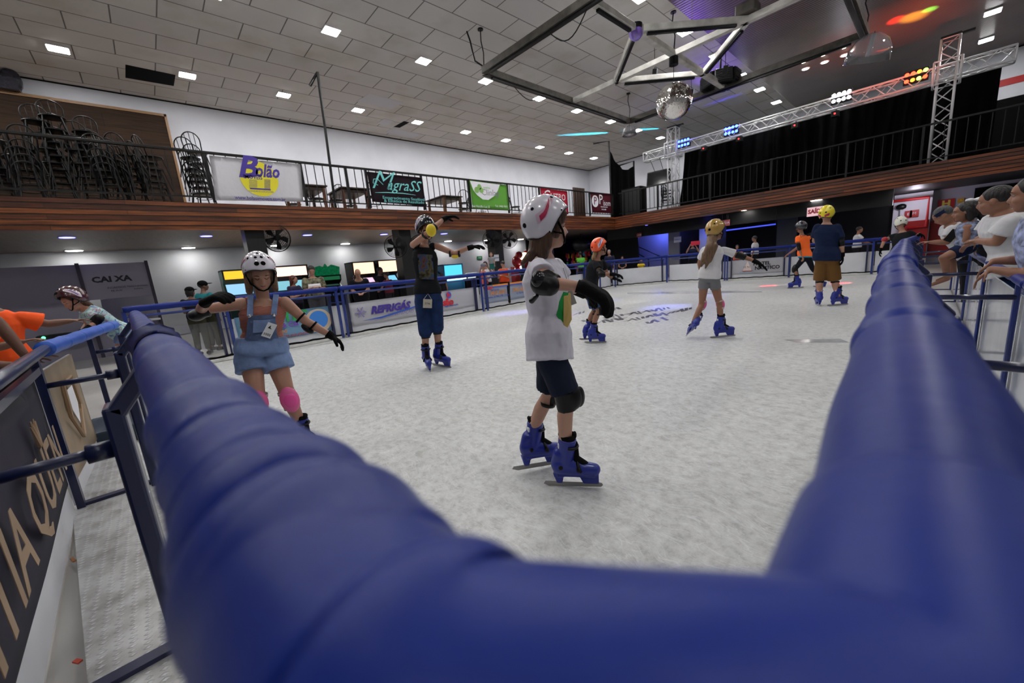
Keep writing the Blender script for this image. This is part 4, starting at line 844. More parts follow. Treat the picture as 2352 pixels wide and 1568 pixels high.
# wall features behind the machines
bm = NB(); a = onX(345, 560, XW); b = onX(0, 600, XW)
scr = mat('booth_grey', (.24, .225, .29), .6)
t = thing('ticket_booth', 'grey panelled ticket booth with CAIXA lettering above its window', 'booth', (-12.6, -1, 0))
XBo = -12.8
p0 = onX(8, 618, XBo); p1 = onX(176, 608, XBo); p2 = onX(335, 602, XBo); ztp = p1.z
pw = onX(190, 690, XBo); pz = onX(260, 685, XBo).z
bm = NB(); boxb(bm, (XBo - .04, p0.y - 1.5, 0), (XBo, p1.y, ztp)); obj('panel', bm, scr, t)
bm = NB(); boxb(bm, (XBo - .04, p1.y, pz), (XBo, p2.y, ztp)); obj('sign_panel', bm, mat('booth_sign', (.36, .34, .42), .6), t)
bm = NB(); zb_ = onX(260, 745, XBo).z; boxb(bm, (XBo - .04, p1.y, 0), (XBo, p2.y, zb_)); obj('counter_panel', bm, scr, t)
bm = NB(); boxb(bm, (XBo - .12, p1.y - .02, zb_), (XBo + .25, p2.y, zb_ + .04)); obj('counter', bm, white_plastic, t)
for yy in (p1.y, p2.y):
    bm = NB(); boxb(bm, (XBo - .03, yy - .03, 0), (XBo + .04, yy + .03, ztp + .03)); obj('post', bm, mat('booth_post', (.04, .035, .06), .5), t)
bm = NB(); boxb(bm, (XBo - 1.6, p1.y + .1, 0), (XBo - 1.55, p2.y, ztp - .2)); obj('inner_wall', bm, mat('booth_cream', (.6, .6, .54), .7), t)
def tb(s, u, v, size, m=blk, **k):
    q = onX(u, v, XBo + .004); text(s, size, m, t, q, YD, ZD, **k)
tb('CAI XA', 257, 641, .17, bold=.008, sx=1.15); tb('INGRESSOS', 268, 660, .06); tb('R$ 20,00', 268, 667, .05); tb('Patins e proteção', 316, 656, .05); tb('inclusos', 318, 662, .05)
bm = NB(); p = onX(102, 763, XBo + .1); boxb(bm, (XBo, p.y - .1, p.z - .14), (XBo + .35, p.y + .75, p.z - .06)); o = tag(obj('router_shelf', bm, black_plastic), 'black shelf device with a small green light before the booth', 'device'); bm = NB(); ball(bm, (XBo + .36, p.y, p.z - .1), .03, 2); obj('green_light', bm, glow('green_dot', (.05, 1, .2), 8), o)
# arcade machines along the wall
def arcade(u, vtop, X, w_, label, body, mq, s=10, mqh=.3, shape='std', screen=(.3, .6, .9), rz=0, h=None):
    p = onX(u, vtop, X); h = h or p.z; t = thing('arcade_machine', label, 'arcade machine', (X, p.y, 0), rz)
    D = .8
    bm = NB(); prof = [(-D, 0), (0, 0), (.05, .85), (.18, .95), (-.02, 1.05), (-.22, h - mqh - .12), (-.02, h - mqh), (.02, h), (-D, h)]
    for sy in (-1, 1): prism(bm, [V(x, sy * w_ / 2, z) for x, z in prof], (0, -sy * .04, 0))
    boxb(bm, (-D, -w_ / 2, 0), (-D + .05, w_ / 2, h)); boxb(bm, (-D, -w_ / 2, h - .04), (-.02, w_ / 2, h)); boxb(bm, (-.6, -w_ / 2, 0), (-.04, w_ / 2, .84)); obj('cabinet_body', bm, body, t, world=False)
    bm = NB(); boxb(bm, (-.04, -w_ / 2 + .05, h - mqh + .02), (.0, w_ / 2 - .05, h - .05)); obj('marquee', bm, glow('mq_%d' % int(u), mq, s), t, world=False)
    bm = NB(); prism(bm, [V(-.06, -w_ / 2 + .06, 1.1), V(-.06, w_ / 2 - .06, 1.1), V(-.26, w_ / 2 - .06, h - mqh - .14), V(-.26, -w_ / 2 + .06, h - mqh - .14)], (-.02, 0, 0)); obj('screen', bm, glow('scr_%d' % int(u), screen, 1.2), t, world=False)
    bm = NB(); prism(bm, [V(.16, -w_ / 2 + .05, .96), V(.16, w_ / 2 - .05, .96), V(-.04, w_ / 2 - .05, 1.06), V(-.04, -w_ / 2 + .05, 1.06)], (0, 0, .02)); obj('control_panel', bm, black_plastic, t, world=False)
    bm = NB()
    for k in range(4): ball(bm, (.08, -w_ / 4 + w_ * k / 6, 1.03), .025, 1)
    obj('buttons', bm, red_paint, t, world=False)
    return t
XA = -15.3
arcade(549, 618, XA, .95, 'green-sided arcade machine with yellow marquee left of the girl in overalls', mat('arc_green', (.01, .07, .05), .4), (1, .45, .03), 1.6, .32)
arcade(666, 609, XA, 1.1, 'black arcade machine with wide white marquee in a red frame', black_plastic, (1, .62, .5), 1.9, .38, screen=(.2, .5, .6))
t = arcade(751, 632, XA, 1.0, 'black arcade machine with jagged green crystal topper', mat('arc_black', (.01, .012, .012), .3), (.02, .2, .08), .5, .2, screen=(.02, .05, .04))
bm = NB(); q = onX(751, 607, XA); zt2 = t.location.z + onX(751, 632, XA).z
prism(bm, [V(XA, t.location.y + a_, zt2 + b_) for a_, b_ in ((-.45, 0), (-.42, .3), (-.2, .36), (-.08, .3), (0, .42), (.08, .3), (.22, .38), (.5, .28), (.46, 0))], (-.1, 0, 0)); obj('topper', bm, mat('crystal_green', (.01, .16, .06), .25, var=.9, vscale=14, emit=(.0, .3, .1), estr=.25), t)
arcade(834, 600, XA, .9, 'arcade machine with bright marquee above the leaning bald man', black_plastic, (1, .68, .45), 1.7, .5, screen=(.9, .6, .8))
arcade(889, 596, XA, .85, 'arcade machine with bright marquee beside the column', black_plastic, (1, .68, .45), 1.7, .5, screen=(.2, .6, 1))
t = arcade(1040, 606, -14.2, 1.0, 'tall blue and cyan coin machine right of the tank top man', mat('arc_blue', (.02, .12, .25), .3), (.08, .55, .75), 1.5, .75, screen=(.9, .6, .1))
bm = NB(); boxb(bm, (-.02, -.42, .88), (.3, .42, .98)); obj('play_table', bm, glow('play', (.8, .95, .9), 2.5), t, world=False)
t = arcade(1085, 628, XA, .8, 'low dark machine with a small lit screen behind the salmon top woman', black_plastic, (.3, .3, .35), 1, .15, screen=(.6, .7, .7))
# red ride-on machine
p = onX(1195, 600, -14.6); t = thing('motorbike_ride', 'red racing motorbike arcade ride with glowing screen', 'arcade ride', (p.x, p.y, 0))
bm = NB(); ball(bm, (p.x, p.y, 1.45), .5, 3, (.7, 1.0, .75)); ball(bm, (p.x + .2, p.y - .25, 1.75), .2, 2); ball(bm, (p.x + .2, p.y + .3, 1.8), .2, 2); boxb(bm, (p.x - .3, p.y - .45, 0), (p.x + .3, p.y + .45, 1.2)); obj('body', bm, mat('ride_red', (.45, .01, .01), .2, coat=.6), t, True)
bm = NB(); ball(bm, (p.x + .28, p.y + .05, 1.65), .3, 3, (.4, 1.1, .75)); obj('screen', bm, glow('ride', (1, .7, .35), 4), t, True)
bm = NB(); ball(bm, (p.x + .4, p.y - .35, 1.15), .07, 2); obj('headlight', bm, glow('hl', (.7, .9, 1), 8), t, True)
# exit sign, paper notice, wall light
def sign(name, label, u, v, w_, h_, X=None, Y=None, m=None, txt=None, tm=None, ts=.1, cat='sign', **k):
    if X is not None: p = onX(u, v, X); bm = NB(); boxb(bm, (X - .02, p.y - w_ / 2, p.z - h_ / 2), (X, p.y + w_ / 2, p.z + h_ / 2)); o = obj(name, bm, m); xd_ = YD; off = V(.004, 0, 0)
    else: p = onY(u, v, Y); bm = NB(); boxb(bm, (p.x - w_ / 2, Y, p.z - h_ / 2), (p.x + w_ / 2, Y + .02, p.z + h_ / 2)); o = obj(name, bm, m); xd_ = (1, 0, 0); off = V(0, -.004, 0)
    tag(o, label, cat)
    if Y is not None and Y < 18.6: bm = NB(); tube(bm, [(p.x - w_ * .3, Y + .01, p.z + h_ / 2 - .01), (p.x - w_ * .3, Y + .01, BZ0 + .1)], .008, 5); tube(bm, [(p.x + w_ * .3, Y + .01, p.z + h_ / 2 - .01), (p.x + w_ * .3, Y + .01, BZ0 + .1)], .008, 5); obj('hanger', bm, black_metal, o)
    if txt: text(txt, ts, tm or white_plastic, o, p + off, xd_, ZD, **k)
    return o
sign('exit_sign', 'small green exit arrow sign on the white wall under the balcony', 1102, 592, .34, .18, X=XW + .03, m=mat('sign_green', (.02, .22, .08), .4), txt='>|<', ts=.14)
sign('paper_notice', 'white paper notice fixed to the black column by the exit sign', 1141, 592, .22, .24, X=XF - .2, m=white_plastic, txt='PROIBIDO', tm=bl, ts=.05)
for k, (y, z) in enumerate([(onX(1352 , 612, XW).y, 0)]): pass
# colourful prize display near the far left corner under the balcony
t = thing('prize_display', 'claw machine bank full of multicoloured plush toys', 'claw machine', (-12.5, 16, 0))
a = onY(1292, 583, 19.5); b = onY(1372, 660, 19.5); rnd = random.Random(3); 
bm = NB(); boxb(bm, (a.x, 19.5, 0), (b.x, 20.3, .7)); boxb(bm, (a.x, 19.5, a.z), (b.x, 20.3, a.z + .15)); boxb(bm, (a.x, 20.25, .7), (b.x, 20.3, a.z)); obj('cabinet_body', bm, black_plastic, t)
tc_ = [(.8, .05, .1), (.9, .5, .05), (.9, .8, .1), (.1, .6, .3), (.1, .5, .7), (.6, .1, .5), (.85, .4, .5), (.5, .05, .05)]
for k in range(60):
    x = rnd.uniform(a.x + .1, b.x - .1); z = rnd.uniform(.75, a.z - .05); bm = NB(); c_ = V(x, rnd.uniform(19.6, 19.9), z); r_ = rnd.uniform(.07, .12); ball(bm, c_, r_, 2, (1, .8, 1.1)); ball(bm, c_ + V(0, 0, r_ * 1.3), r_ * .7, 2); ball(bm, c_ + V(r_ * .5, 0, r_ * 1.9), r_ * .3, 1); ball(bm, c_ + V(-r_ * .5, 0, r_ * 1.9), r_ * .3, 1)
    cc = tc_[k % 8]; obj('plush_toy', bm, mat('plush%d' % (k % 8), cc, .8), t, True)
bm = NB(); q = onY(1335, 562, 18.2); ball(bm, q, .55, 3, (1, .8, .6)); o = tag(obj('dark_canopy', bm, mat('canopy', (.02, .022, .025), .35), smooth=True), 'big dark rounded canopy hanging right of the foreground child face', 'canopy'); bm = NB(); tube(bm, [q, V(q.x, q.y, BZ0 + .1)], .05, 8); obj('post', bm, black_metal, o)
# ================================================================ under the far balcony
YD2 = 22.0
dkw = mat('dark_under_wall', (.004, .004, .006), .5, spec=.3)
def wallY(u0, u1, Y, m, z0=0, z1=BZ0 + .08, name='wall_panel'):
    a = onY(u0, 560, Y).x; b = onY(u1, 520, Y).x; bm = NB(); boxb(bm, (a, Y, z0), (b, Y + .1, z1)); return struct(name, bm, m)
bm = NB(); boxb(bm, (XL + .01, 16.6, 0), (XL + .1, YB, BZ0 + .08)); boxb(bm, (XL + .1, 22.9, 0), (-15.2, YB, BZ0 + .08)); struct('wall_dark_cover', bm, dkw)  # dark panels added over the white walls against blue lamp spill
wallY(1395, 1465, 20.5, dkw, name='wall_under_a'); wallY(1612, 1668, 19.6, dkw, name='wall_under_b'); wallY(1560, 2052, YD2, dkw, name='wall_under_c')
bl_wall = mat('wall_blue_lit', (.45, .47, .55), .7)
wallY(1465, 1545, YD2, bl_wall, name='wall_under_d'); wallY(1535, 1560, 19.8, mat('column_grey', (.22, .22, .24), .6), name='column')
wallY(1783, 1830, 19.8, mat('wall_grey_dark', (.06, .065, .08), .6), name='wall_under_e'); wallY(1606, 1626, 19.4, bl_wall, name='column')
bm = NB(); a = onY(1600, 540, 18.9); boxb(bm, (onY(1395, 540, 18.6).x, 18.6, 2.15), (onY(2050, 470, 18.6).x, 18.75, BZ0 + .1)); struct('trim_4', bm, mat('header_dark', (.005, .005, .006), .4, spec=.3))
def lamp(name, kind, loc, energy, col, size=.3, rot=None, spot=None, blend=.5):
    l = bpy.data.lights.new(name, kind); l.energy = energy; l.color = col
    if kind == 'AREA': l.size = size
    else: l.shadow_soft_size = size
    if spot: l.spot_size = spot; l.spot_blend = blend
    o = bpy.data.objects.new(name, l); C.objects.link(o); o.location = loc
    if rot is not None: o.rotation_euler = rot
    return o
def aim(o, tgt):
    o.rotation_euler = (Vector(tgt) - o.location).to_track_quat('-Z', 'Y').to_euler()
p = onY(1500, 560, 21.2); lamp('stair_lamp', 'POINT', (p.x + .3, 21.3, 2.3), 45, (.12, .16, 1), .15)
p = onY(1616, 545, 18.9); lamp('door_lamp', 'POINT', (p.x + .25, 18.9, 2.0), 18, (.1, .15, 1), .1)
a = onY(1668, 529, 18.55); b = onY(1782, 511, 18.55); bm = NB(); bar(bm, a, V(b.x, b.y, a.z + .02), .03, .05); nt = tag(obj('neon_tube', bm, glow('neon', (.05, .08, .8), 1.3)), 'long dim blue light strip behind the gold helmet', 'light strip')
for q in (a, V(b.x, b.y, a.z)): bm = NB(); tube(bm, [q, V(q.x, q.y + .03, BZ0 + .05)], .008, 5); obj('hanger', bm, black_metal, nt)
t = thing('stair_handrail', 'black stair handrails against the blue-lit wall', 'handrail', onY(1500, 590, 20.5))
for (u0, v0, u1, v1) in ((1449, 573, 1490, 596), (1465, 566, 1520, 590)):
    bm = NB(); a = onY(u0, v0, 20.6); b = onY(u1, v1, 20.6); tube(bm, [V(a.x, a.y, .9), a, b, V(b.x, b.y, .3)], .03, 7); obj('rail', bm, black_metal, t)
sm = glow('saida', (.9, .55, .6), .9); smd = mat('saida_dim', (.25, .04, .05), .5)
sign('exit_sign', 'lit SAÍDA exit sign above the yellow helmet', 1875, 485, .56, .32, Y=18.5, m=sm, txt='SAÍDA', tm=rd, ts=.2, bold=.01, sx=.9)
sign('exit_sign', 'dim red SAÍDA exit sign behind the gold helmet', 1665, 512, .38, .24, Y=18.5, m=mat('saida_mid', (.5, .12, .14), .5), txt='SAÍDA', tm=white_plastic, ts=.13)
sign('exit_sign', 'dark red SAÍDA exit sign near the blue stairs', 1468, 540, .26, .2, Y=18.5, m=smd, txt='SAÍDA', tm=white_plastic, ts=.09)
sign('paper_notice', 'white paper notice on the grey column under the far balcony', 1556, 550, .36, .27, Y=19.778, m=white_plastic, txt='BANHEIROS', tm=bl, ts=.05)
# white fire-hose corner with red pipe
a = onY(2056, 440, YD2 - .2); b = onY(2130, 560, YD2 - .2)
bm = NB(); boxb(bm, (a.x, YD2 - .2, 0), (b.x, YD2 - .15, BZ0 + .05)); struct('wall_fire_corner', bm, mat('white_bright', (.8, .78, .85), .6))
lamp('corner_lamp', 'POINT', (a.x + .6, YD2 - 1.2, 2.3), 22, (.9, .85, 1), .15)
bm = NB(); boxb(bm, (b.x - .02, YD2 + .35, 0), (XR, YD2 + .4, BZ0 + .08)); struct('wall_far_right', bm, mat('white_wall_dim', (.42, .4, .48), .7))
pts = [onY(1900, 471, 18.9), onY(2040, 440, 18.9)]; 
bm = NB(); q0 = onY(1880, 477, 19.2); q1 = onY(2138, 424, YD2 - .5); q1 = V(q1.x, YD2 - .5, 2.42); q0 = V(q0.x, YD2 - .5, 2.42); zl_ = onY(2128, 520, YD2 - .5).z
tube(bm, [q0, q1, V(q1.x, q1.y, zl_), V(q1.x - .5, q1.y, zl_)], .055, 10); tag(obj('fire_pipe', bm, red_paint, smooth=True), 'red fire pipe bending down beside the white corner', 'pipe')
bm = NB(); p = onY(2101, 507, YD2 - .3); boxb(bm, (p.x - .35, YD2 - .5, .3), (p.x + .38, YD2 - .22, p.z)); tag(obj('fire_hose_box', bm, mat('hose_box', (.33, .004, .006), .5), bevel=.01), 'red fire hose box below the two small red signs', 'fire hose box')
bm = NB(); p = onY(2138, 507, YD2 + .1); q = onY(2168, 500, YD2 + .1); boxb(bm, (p.x, YD2 + .1, .3), (q.x + .3, YD2 + .3, p.z)); tag(obj('red_board', bm, mat('hose_box')), 'red board right of the fire pipe behind the man with cap', 'board')
sign('fire_sign', 'small red fire sign left of its twin on the white corner', 2086, 492, .2, .26, Y=YD2 - .24, m=red_paint, txt='E', ts=.14); sign('fire_sign', 'small red fire sign right of its twin on the white corner', 2100, 490, .24, .26, Y=YD2 - .24, m=red_paint, txt='M', ts=.14)
sign('hydrant_sign', 'red square sign with a yellow letter H', 2173, 468, .42, .34, Y=YD2 + .3, m=red_paint, txt='H', tm=mat('sign_yellow', (.8, .65, .1), .5), ts=.3, bold=.015)
sign('alarm_sign', 'small yellow sign right of the red H sign', 2207, 460, .16, .16, Y=YD2 + .3, m=mat('sign_orange', (.6, .3, .02), .5), txt='A', tm=mat('sign_yellow'), ts=.1)
bm = NB(); p = onY(2181, 424, YD2 + .3); boxb(bm, (p.x - .12, YD2 + .15, p.z - .14), (p.x + .12, YD2 + .33, p.z + .08)); tag(obj('fire_alarm', bm, red_paint, bevel=.01), 'small red fire alarm box under the far balcony edge', 'alarm')
p = onY(2070, 475, YD2 - .3); bm = NB(); ball(bm, p, .13, 2, (1.2, .6, .9)); o = tag(obj('hose_nozzle', bm, black_plastic, smooth=True), 'black round fitting on the white corner wall', 'fitting'); bm = NB(); tube(bm, [p, p - V(0, 0, .3)], .03, 6); obj('stem', bm, white_plastic, o)
a = onY(2240, 432, YD2 + .3); b = onY(2352, 440, YD2 + .3); bm = NB(); boxb(bm, (a.x, YD2 + .28, 1.75), (XR - .2, YD2 + .345, a.z)); tag(obj('serving_hatch', bm, hole), 'dark serving hatch in the far right white wall', 'hatch')
# coloured effect spots, from added spot lamps without fixtures of their own
def spot_to(name, src, dst, e, col, ang, bl_=.3):
    o = lamp(name, 'SPOT', src, e, col, .01, None, math.radians(ang), bl_); aim(o, dst); return o
g1 = G(1355, 307, ZC); spot_to('cyan_beam', (g1.x + 2.2, g1.y + 3.0, ZC - .5), g1, 12000, (.05, .7, 1), 5)
g2 = G(1480, 297, ZC); spot_to('cyan_beam_b', (g2.x + 2.2, g2.y + 3.0, ZC - .5), g2, 7000, (.05, .7, 1), 4)
g3 = G(1395, 283, ZC); spot_to('cyan_beam_c', (g3.x + 2.2, g3.y + 2.0, ZC - .5), g3, 4000, (.05, .6, 1), 4)
g4 = onX(1212, 402, XL); spot_to('cyan_beam_d', (g4.x + 6, g4.y - 1, g4.z + 1), g4, 7000, (.15, .6, 1), 4)
g5 = G(2135, 22, ZC); spot_to('green_glint_lamp', (g5.x - 1, g5.y - 2, ZC - 2.5), g5, 9000, (.2, 1, .1), 6, 1); spot_to('yellow_glint_lamp', (g5.x - 1, g5.y - 2, ZC - 2.5), g5 + V(-.3, .1, 0), 6000, (1, .5, .05), 12, 1)  # added spots, imitating coloured lamp reflections on the slatted ceiling
g6 = G(2058, 46, ZC); spot_to('red_glint_lamp', (g6.x + .5, g6.y - 2, ZC - 2.5), g6, 9000, (1, .03, .01), 8, 1); spot_to('red_wash', (0, 15, ZC - 4), G(2040, 70, ZC), 1200, (1, .12, .06), 50, 1)  # first spot is added too, imitating a red lamp reflection on the slats
spot_to('violet_wash', pb1 + V(.5, -.5, .2), G(1690, 90, ZC), 500, (.2, .05, 1), 45, 1)
spot_to('blue_wash', V(onY(1680, 299, YT).x, YT - .3, 5.7), G(1680, 250, ZC), 220, (.05, .05, 1), 90, 1)
for (u, v, c_, e, an) in [(1530, 705, (.25, .3, 1), 260, 9), (1390, 690, (.35, .35, 1), 160, 8), (1180, 718, (.3, .25, 1), 200, 10), (1640, 678, (.3, .3, 1), 100, 6), (1765, 656, (1, .03, .05), 700, 4.5), (1930, 650, (1, .03, .05), 700, 5), (1290, 722, (.4, .3, 1), 100, 8)]:
    g = G(u, v); spot_to('floor_effect', (g.x + 1.5, min(17.2, g.y + 5), 5.2), g, e * 12, c_, an, .8)
# ================================================================ people
def skin(name, c): return mat(name, c, .5, bump=.05, bscale=90, var=.06, vscale=14)
sk_a = skin('skin_fair', (.42, .22, .15)); sk_b = skin('skin_tan', (.30, .14, .085)); sk_c = skin('skin_brown', (.17, .08, .05)); sk_d = skin('skin_light', (.50, .28, .20))
def hairm(name, c): return mat(name, c, .45, bump=.7, bscale=26, var=.35, vscale=20, stretch=(3, 3, .35))
h_brown = hairm('hair_brown', (.075, .035, .018)); h_black = hairm('hair_black', (.008, .006, .006)); h_light = hairm('hair_light_brown', (.16, .09, .05)); h_blond = hairm('hair_blond', (.35, .22, .1)); h_red = hairm('hair_red', (.1, .022, .01)); h_grey = hairm('hair_grey', (.25, .25, .28))
def clothm(name, c=(.5, .5, .5), b=.3, bs=9, **k): return mat(name, c, .8, bump=b, bscale=bs, **k)
glove_m = mat('glove_black', (.0025, .0025, .003), .8, bump=.3, bscale=70, spec=.12)
skate_m = mat('skate_blue', (.008, .022, .26), .38, coat=.2, bump=.05, bscale=30, var=.12); skate_d = mat('skate_liner', (.003, .003, .004), .8, spec=.15); blade_m = mat('blade_steel', (.35, .34, .33), .3, metal=.9); pad_black = mat('pad_black', (.003, .003, .004), .4, bump=.1, spec=.3); pad_pink = mat('pad_pink', (.75, .12, .32), .5); strap_w = mat('strap_white', (.5, .46, .44), .8); pad_yel = mat('pad_yellow', (.8, .6, .02), .4)
lip_m = mat('lips', (.30, .07, .06), .4); eye_w = mat('eye_white', (.3, .27, .25), .3); eye_d = mat('eye_dark', (.02, .012, .01), .15); brow_m = mat('brow', (.05, .028, .018), .8)
DG = bpy.context.evaluated_depsgraph_get
def voxel(name, bm, m, parent, vox, smooth=4, it=.5, wr=0):
    me = bpy.data.meshes.new(name); bmesh.ops.recalc_face_normals(bm, faces=bm.faces); bm.to_mesh(me); bm.free(); o = bpy.data.objects.new(name, me); C.objects.link(o)
    r = o.modifiers.new('r', 'REMESH'); r.mode = 'VOXEL'; r.voxel_size = vox; r.adaptivity = 0
    s = o.modifiers.new('s', 'SMOOTH'); s.iterations = smooth; s.factor = it
    if wr:
        tx_ = bpy.data.textures.new('w', 'CLOUDS'); tx_.noise_scale = wr[1]; d = o.modifiers.new('d', 'DISPLACE'); d.texture = tx_; d.strength = wr[0]; d.mid_level = .5; d.texture_coords = 'LOCAL'
    me2 = bpy.data.meshes.new_from_object(o.evaluated_get(DG())); o.modifiers.clear(); o.data = me2; bpy.data.meshes.remove(me); me2.name = name
    me2.materials.clear(); me2.materials.append(m)
    for p in me2.polygons: p.use_smooth = True
    if parent: o.parent = parent; o.matrix_parent_inverse = parent_mat(parent).inverted()
    return o
def cone(bm, a, b, ra, rb, cap=True, seg=16, fa=1, fb=1):
    """tapered limb with round ends (cap) or flat ends; fa/fb flatten"""
    a = Vector(a); b = Vector(b)
    if (b - a).length < 1e-4: return
    d = (b - a).normalized(); n = 4; pts = []; rs = []
    if cap:
        for k in (0, .35, .7, .92): pts.append(a - d * ra * math.sqrt(max(0, 1 - k * k)) ); rs.append(max(ra * k, 1e-3))
    pts.append(a); rs.append(ra); pts.append(b); rs.append(rb)
    if cap:
        for k in (.92, .7, .35, 0): pts.append(b + d * rb * math.sqrt(max(0, 1 - k * k))); rs.append(max(rb * k, 1e-3))
    tube(bm, pts, rs, seg)
def loft(bm, rings, seg=22):
    """rings: (center, right vec, fwd vec, w, d)"""
    R_ = []
    for c_, r_, f_, w_, d_ in rings:
        R_.append([bm.verts.new(c_ + r_ * (w_ * math.copysign(abs(math.cos(t_)) ** .85, math.cos(t_))) + f_ * (d_ * math.copysign(abs(math.sin(t_)) ** .85, math.sin(t_)))) for t_ in [2 * math.pi * k / seg for k in range(seg)]])
    for a, b in zip(R_, R_[1:]):
        for j in range(seg): bm.faces.new((a[j], a[(j + 1) % seg], b[(j + 1) % seg], b[j]))
    bm.faces.new(R_[0][::-1]); bm.faces.new(R_[-1])
def hand(bm, w_, dirv, nrm, s, side=1, curl=.35, r=.0085, spread=.5, inflate=0):
    """hand at wrist w_, pointing along dirv, back of hand normal nrm; side = thumb direction sign"""
    d = Vector(dirv).normalized(); n = Vector(nrm); n = (n - d * n.dot(d)).normalized(); x = d.cross(n) * side; s_ = s
    R_ = r * s_ + inflate
    for t_ in (-.026, -.009, .009, .026):
        cone(bm, w_ + x * t_ * .6 * s_, w_ + d * .085 * s_ + x * t_ * s_, (.014 * s_) + inflate, (.012 * s_) + inflate, seg=10)
    for k, (t_, L_) in enumerate(((.029, .068), (.010, .078), (-.010, .072), (-.029, .055))):
        p = w_ + d * .09 * s_ + x * t_ * s_ * 1.05; dd = (d + x * t_ * 4 * spread).normalized(); ang = curl * (1 + .15 * k)
        for j in range(3):
            dd = (dd * math.cos(ang * .9) - n * math.sin(ang * .9)).normalized(); q = p + dd * L_ * s_ * (.42, .33, .25)[j]; cone(bm, p, q, R_ * (1 - .08 * j), R_ * (.92 - .08 * j), seg=9); p = q
    p = w_ + d * .025 * s_ + x * .026 * s_
    for j in range(3):
        dd = (d * (.62 + .2 * j) + x * (.75 - .25 * j) - n * (.25 + .2 * j)).normalized(); q = p + dd * s_ * (.038, .032, .024)[j]; cone(bm, p, q, (R_ + .0025 * s_) * (1 - .08 * j), (R_ + .0015 * s_) * (1 - .1 * j), seg=9); p = q
# ---- skate, one prototype in local space: ankle joint at origin, toe +X
skate_proto = {}
def make_skate(parent, ank, toe, up, s=1.0, label=None):
    toe = Vector(toe).normalized(); up = Vector(up); up = (up - toe * up.dot(toe)).normalized(); y = up.cross(toe)
    M = Matrix.Translation(ank) @ Matrix((toe, y, up)).transposed().to_4x4() @ Matrix.Scale(s, 4)
    if not skate_proto:
        e = NB(); cone(e, (-.045, 0, -.045), (.10, 0, -.058), .042, .038, seg=16); cone(e, (.1, 0, -.058), (.145, 0, -.06), .04, .034, seg=16); cone(e, (-.05, 0, -.03), (-.03, 0, .03), .04, .044); cone(e, (-.02, 0, -.02), (.05, 0, -.04), .042, .04)
        cone(e, (-.008, 0, -.02), (.014, 0, .12), .045, .05, cap=False, seg=20); box(e, (.045, 0, -.09), (.2, .05, .016))
        for (x0, x1, x2, x3) in ((-.082, -.018, -.064, -.034), (.055, .168, .082, .165)):
            top = [e.verts.new((x, yy, -.08)) for x, yy in ((x0, -.02), (x1, -.02), (x1, .02), (x0, .02))]; bot = [e.verts.new((x, yy, -.145)) for x, yy in ((x2, -.009), (x3, -.009), (x3, .009), (x2, .009))]
            e.faces.new(top); e.faces.new(bot[::-1])
            for k in range(4): e.faces.new((top[k], bot[k], bot[(k + 1) % 4], top[(k + 1) % 4])); cone(e, (-.04, 0, -.03), (-.02, 0, -.02), .05, .046)
        sh = voxel('boot_shell', e, skate_m, None, .005, 4)
        e = NB(); prism(e, [V(-.13, -.0025, -.137), V(.165, -.0025, -.137), V(.182, -.0025, -.142), V(.186, -.0025, -.152), V(.175, -.0025, -.163), V(-.105, -.0025, -.165), V(-.14, -.0025, -.152)], (0, .005, 0)); bl_ = obj('blade', e, blade_m)
        e = NB(); lathe(e, [(.038, .09), (.044, .12), (.047, .142), (.042, .147), (.034, .12)], (.014, 0, 0), 20); ball(e, (-.024, 0, .148), .014, 2, (.8, 1.7, 1.1)); ball(e, (.054, 0, .14), .016, 2, (.7, 1.5, 1.3)); cone(e, (.05, 0, .09), (.05, 0, .01), .018, .02); cone(e, (.05, 0, .0), (.1, 0, -.03), .024, .018); li = obj('liner', e, skate_d, None, True)
        e = NB()
        tube(e, [V(.010 + .055 * math.cos(a_), .053 * math.sin(a_), .085 - .01 * math.cos(a_)) for a_ in [-1.4 + 2.8 * k / 10 for k in range(11)]], .008, 6); tube(e, [V(.075, .046 * math.cos(a_) * 1.0, -.055 + .05 * math.sin(a_)) + V(-.02 * math.sin(a_), 0, 0) for a_ in [math.pi * k / 12 for k in range(13)]], .009, 6)
        boxb(e, (.055, -.052, -.05), (.075, -.03, -.03)); lathe(e, [(0, -.05), (.012, -.05), (.012, .05), (0, .05)], (-.03, 0, -.03), 14, Euler((math.pi / 2, 0, 0)).to_matrix()); bu = obj('buckle', e, pad_black, None, True)
        e = NB(); box(e, (-.032, 0, .085), (.016, .055, .028)); tg = obj('size_tag', e, white_plastic, bevel=.004)
        for o in (sh, bl_, li, bu, tg): C.objects.unlink(o); skate_proto[o.name.split('.')[0]] = o
    # shell = the skate itself; the rest are its pieces
    sh = skate_proto['boot_shell'].copy(); sh.name = 'ice_skate'; C.objects.link(sh); sh.parent = parent; sh.matrix_parent_inverse = parent_mat(parent).inverted(); sh.matrix_basis = M
    for k in ('blade', 'liner', 'buckle', 'size_tag'):
        o = skate_proto[k].copy(); C.objects.link(o); o.parent = sh
    return sh
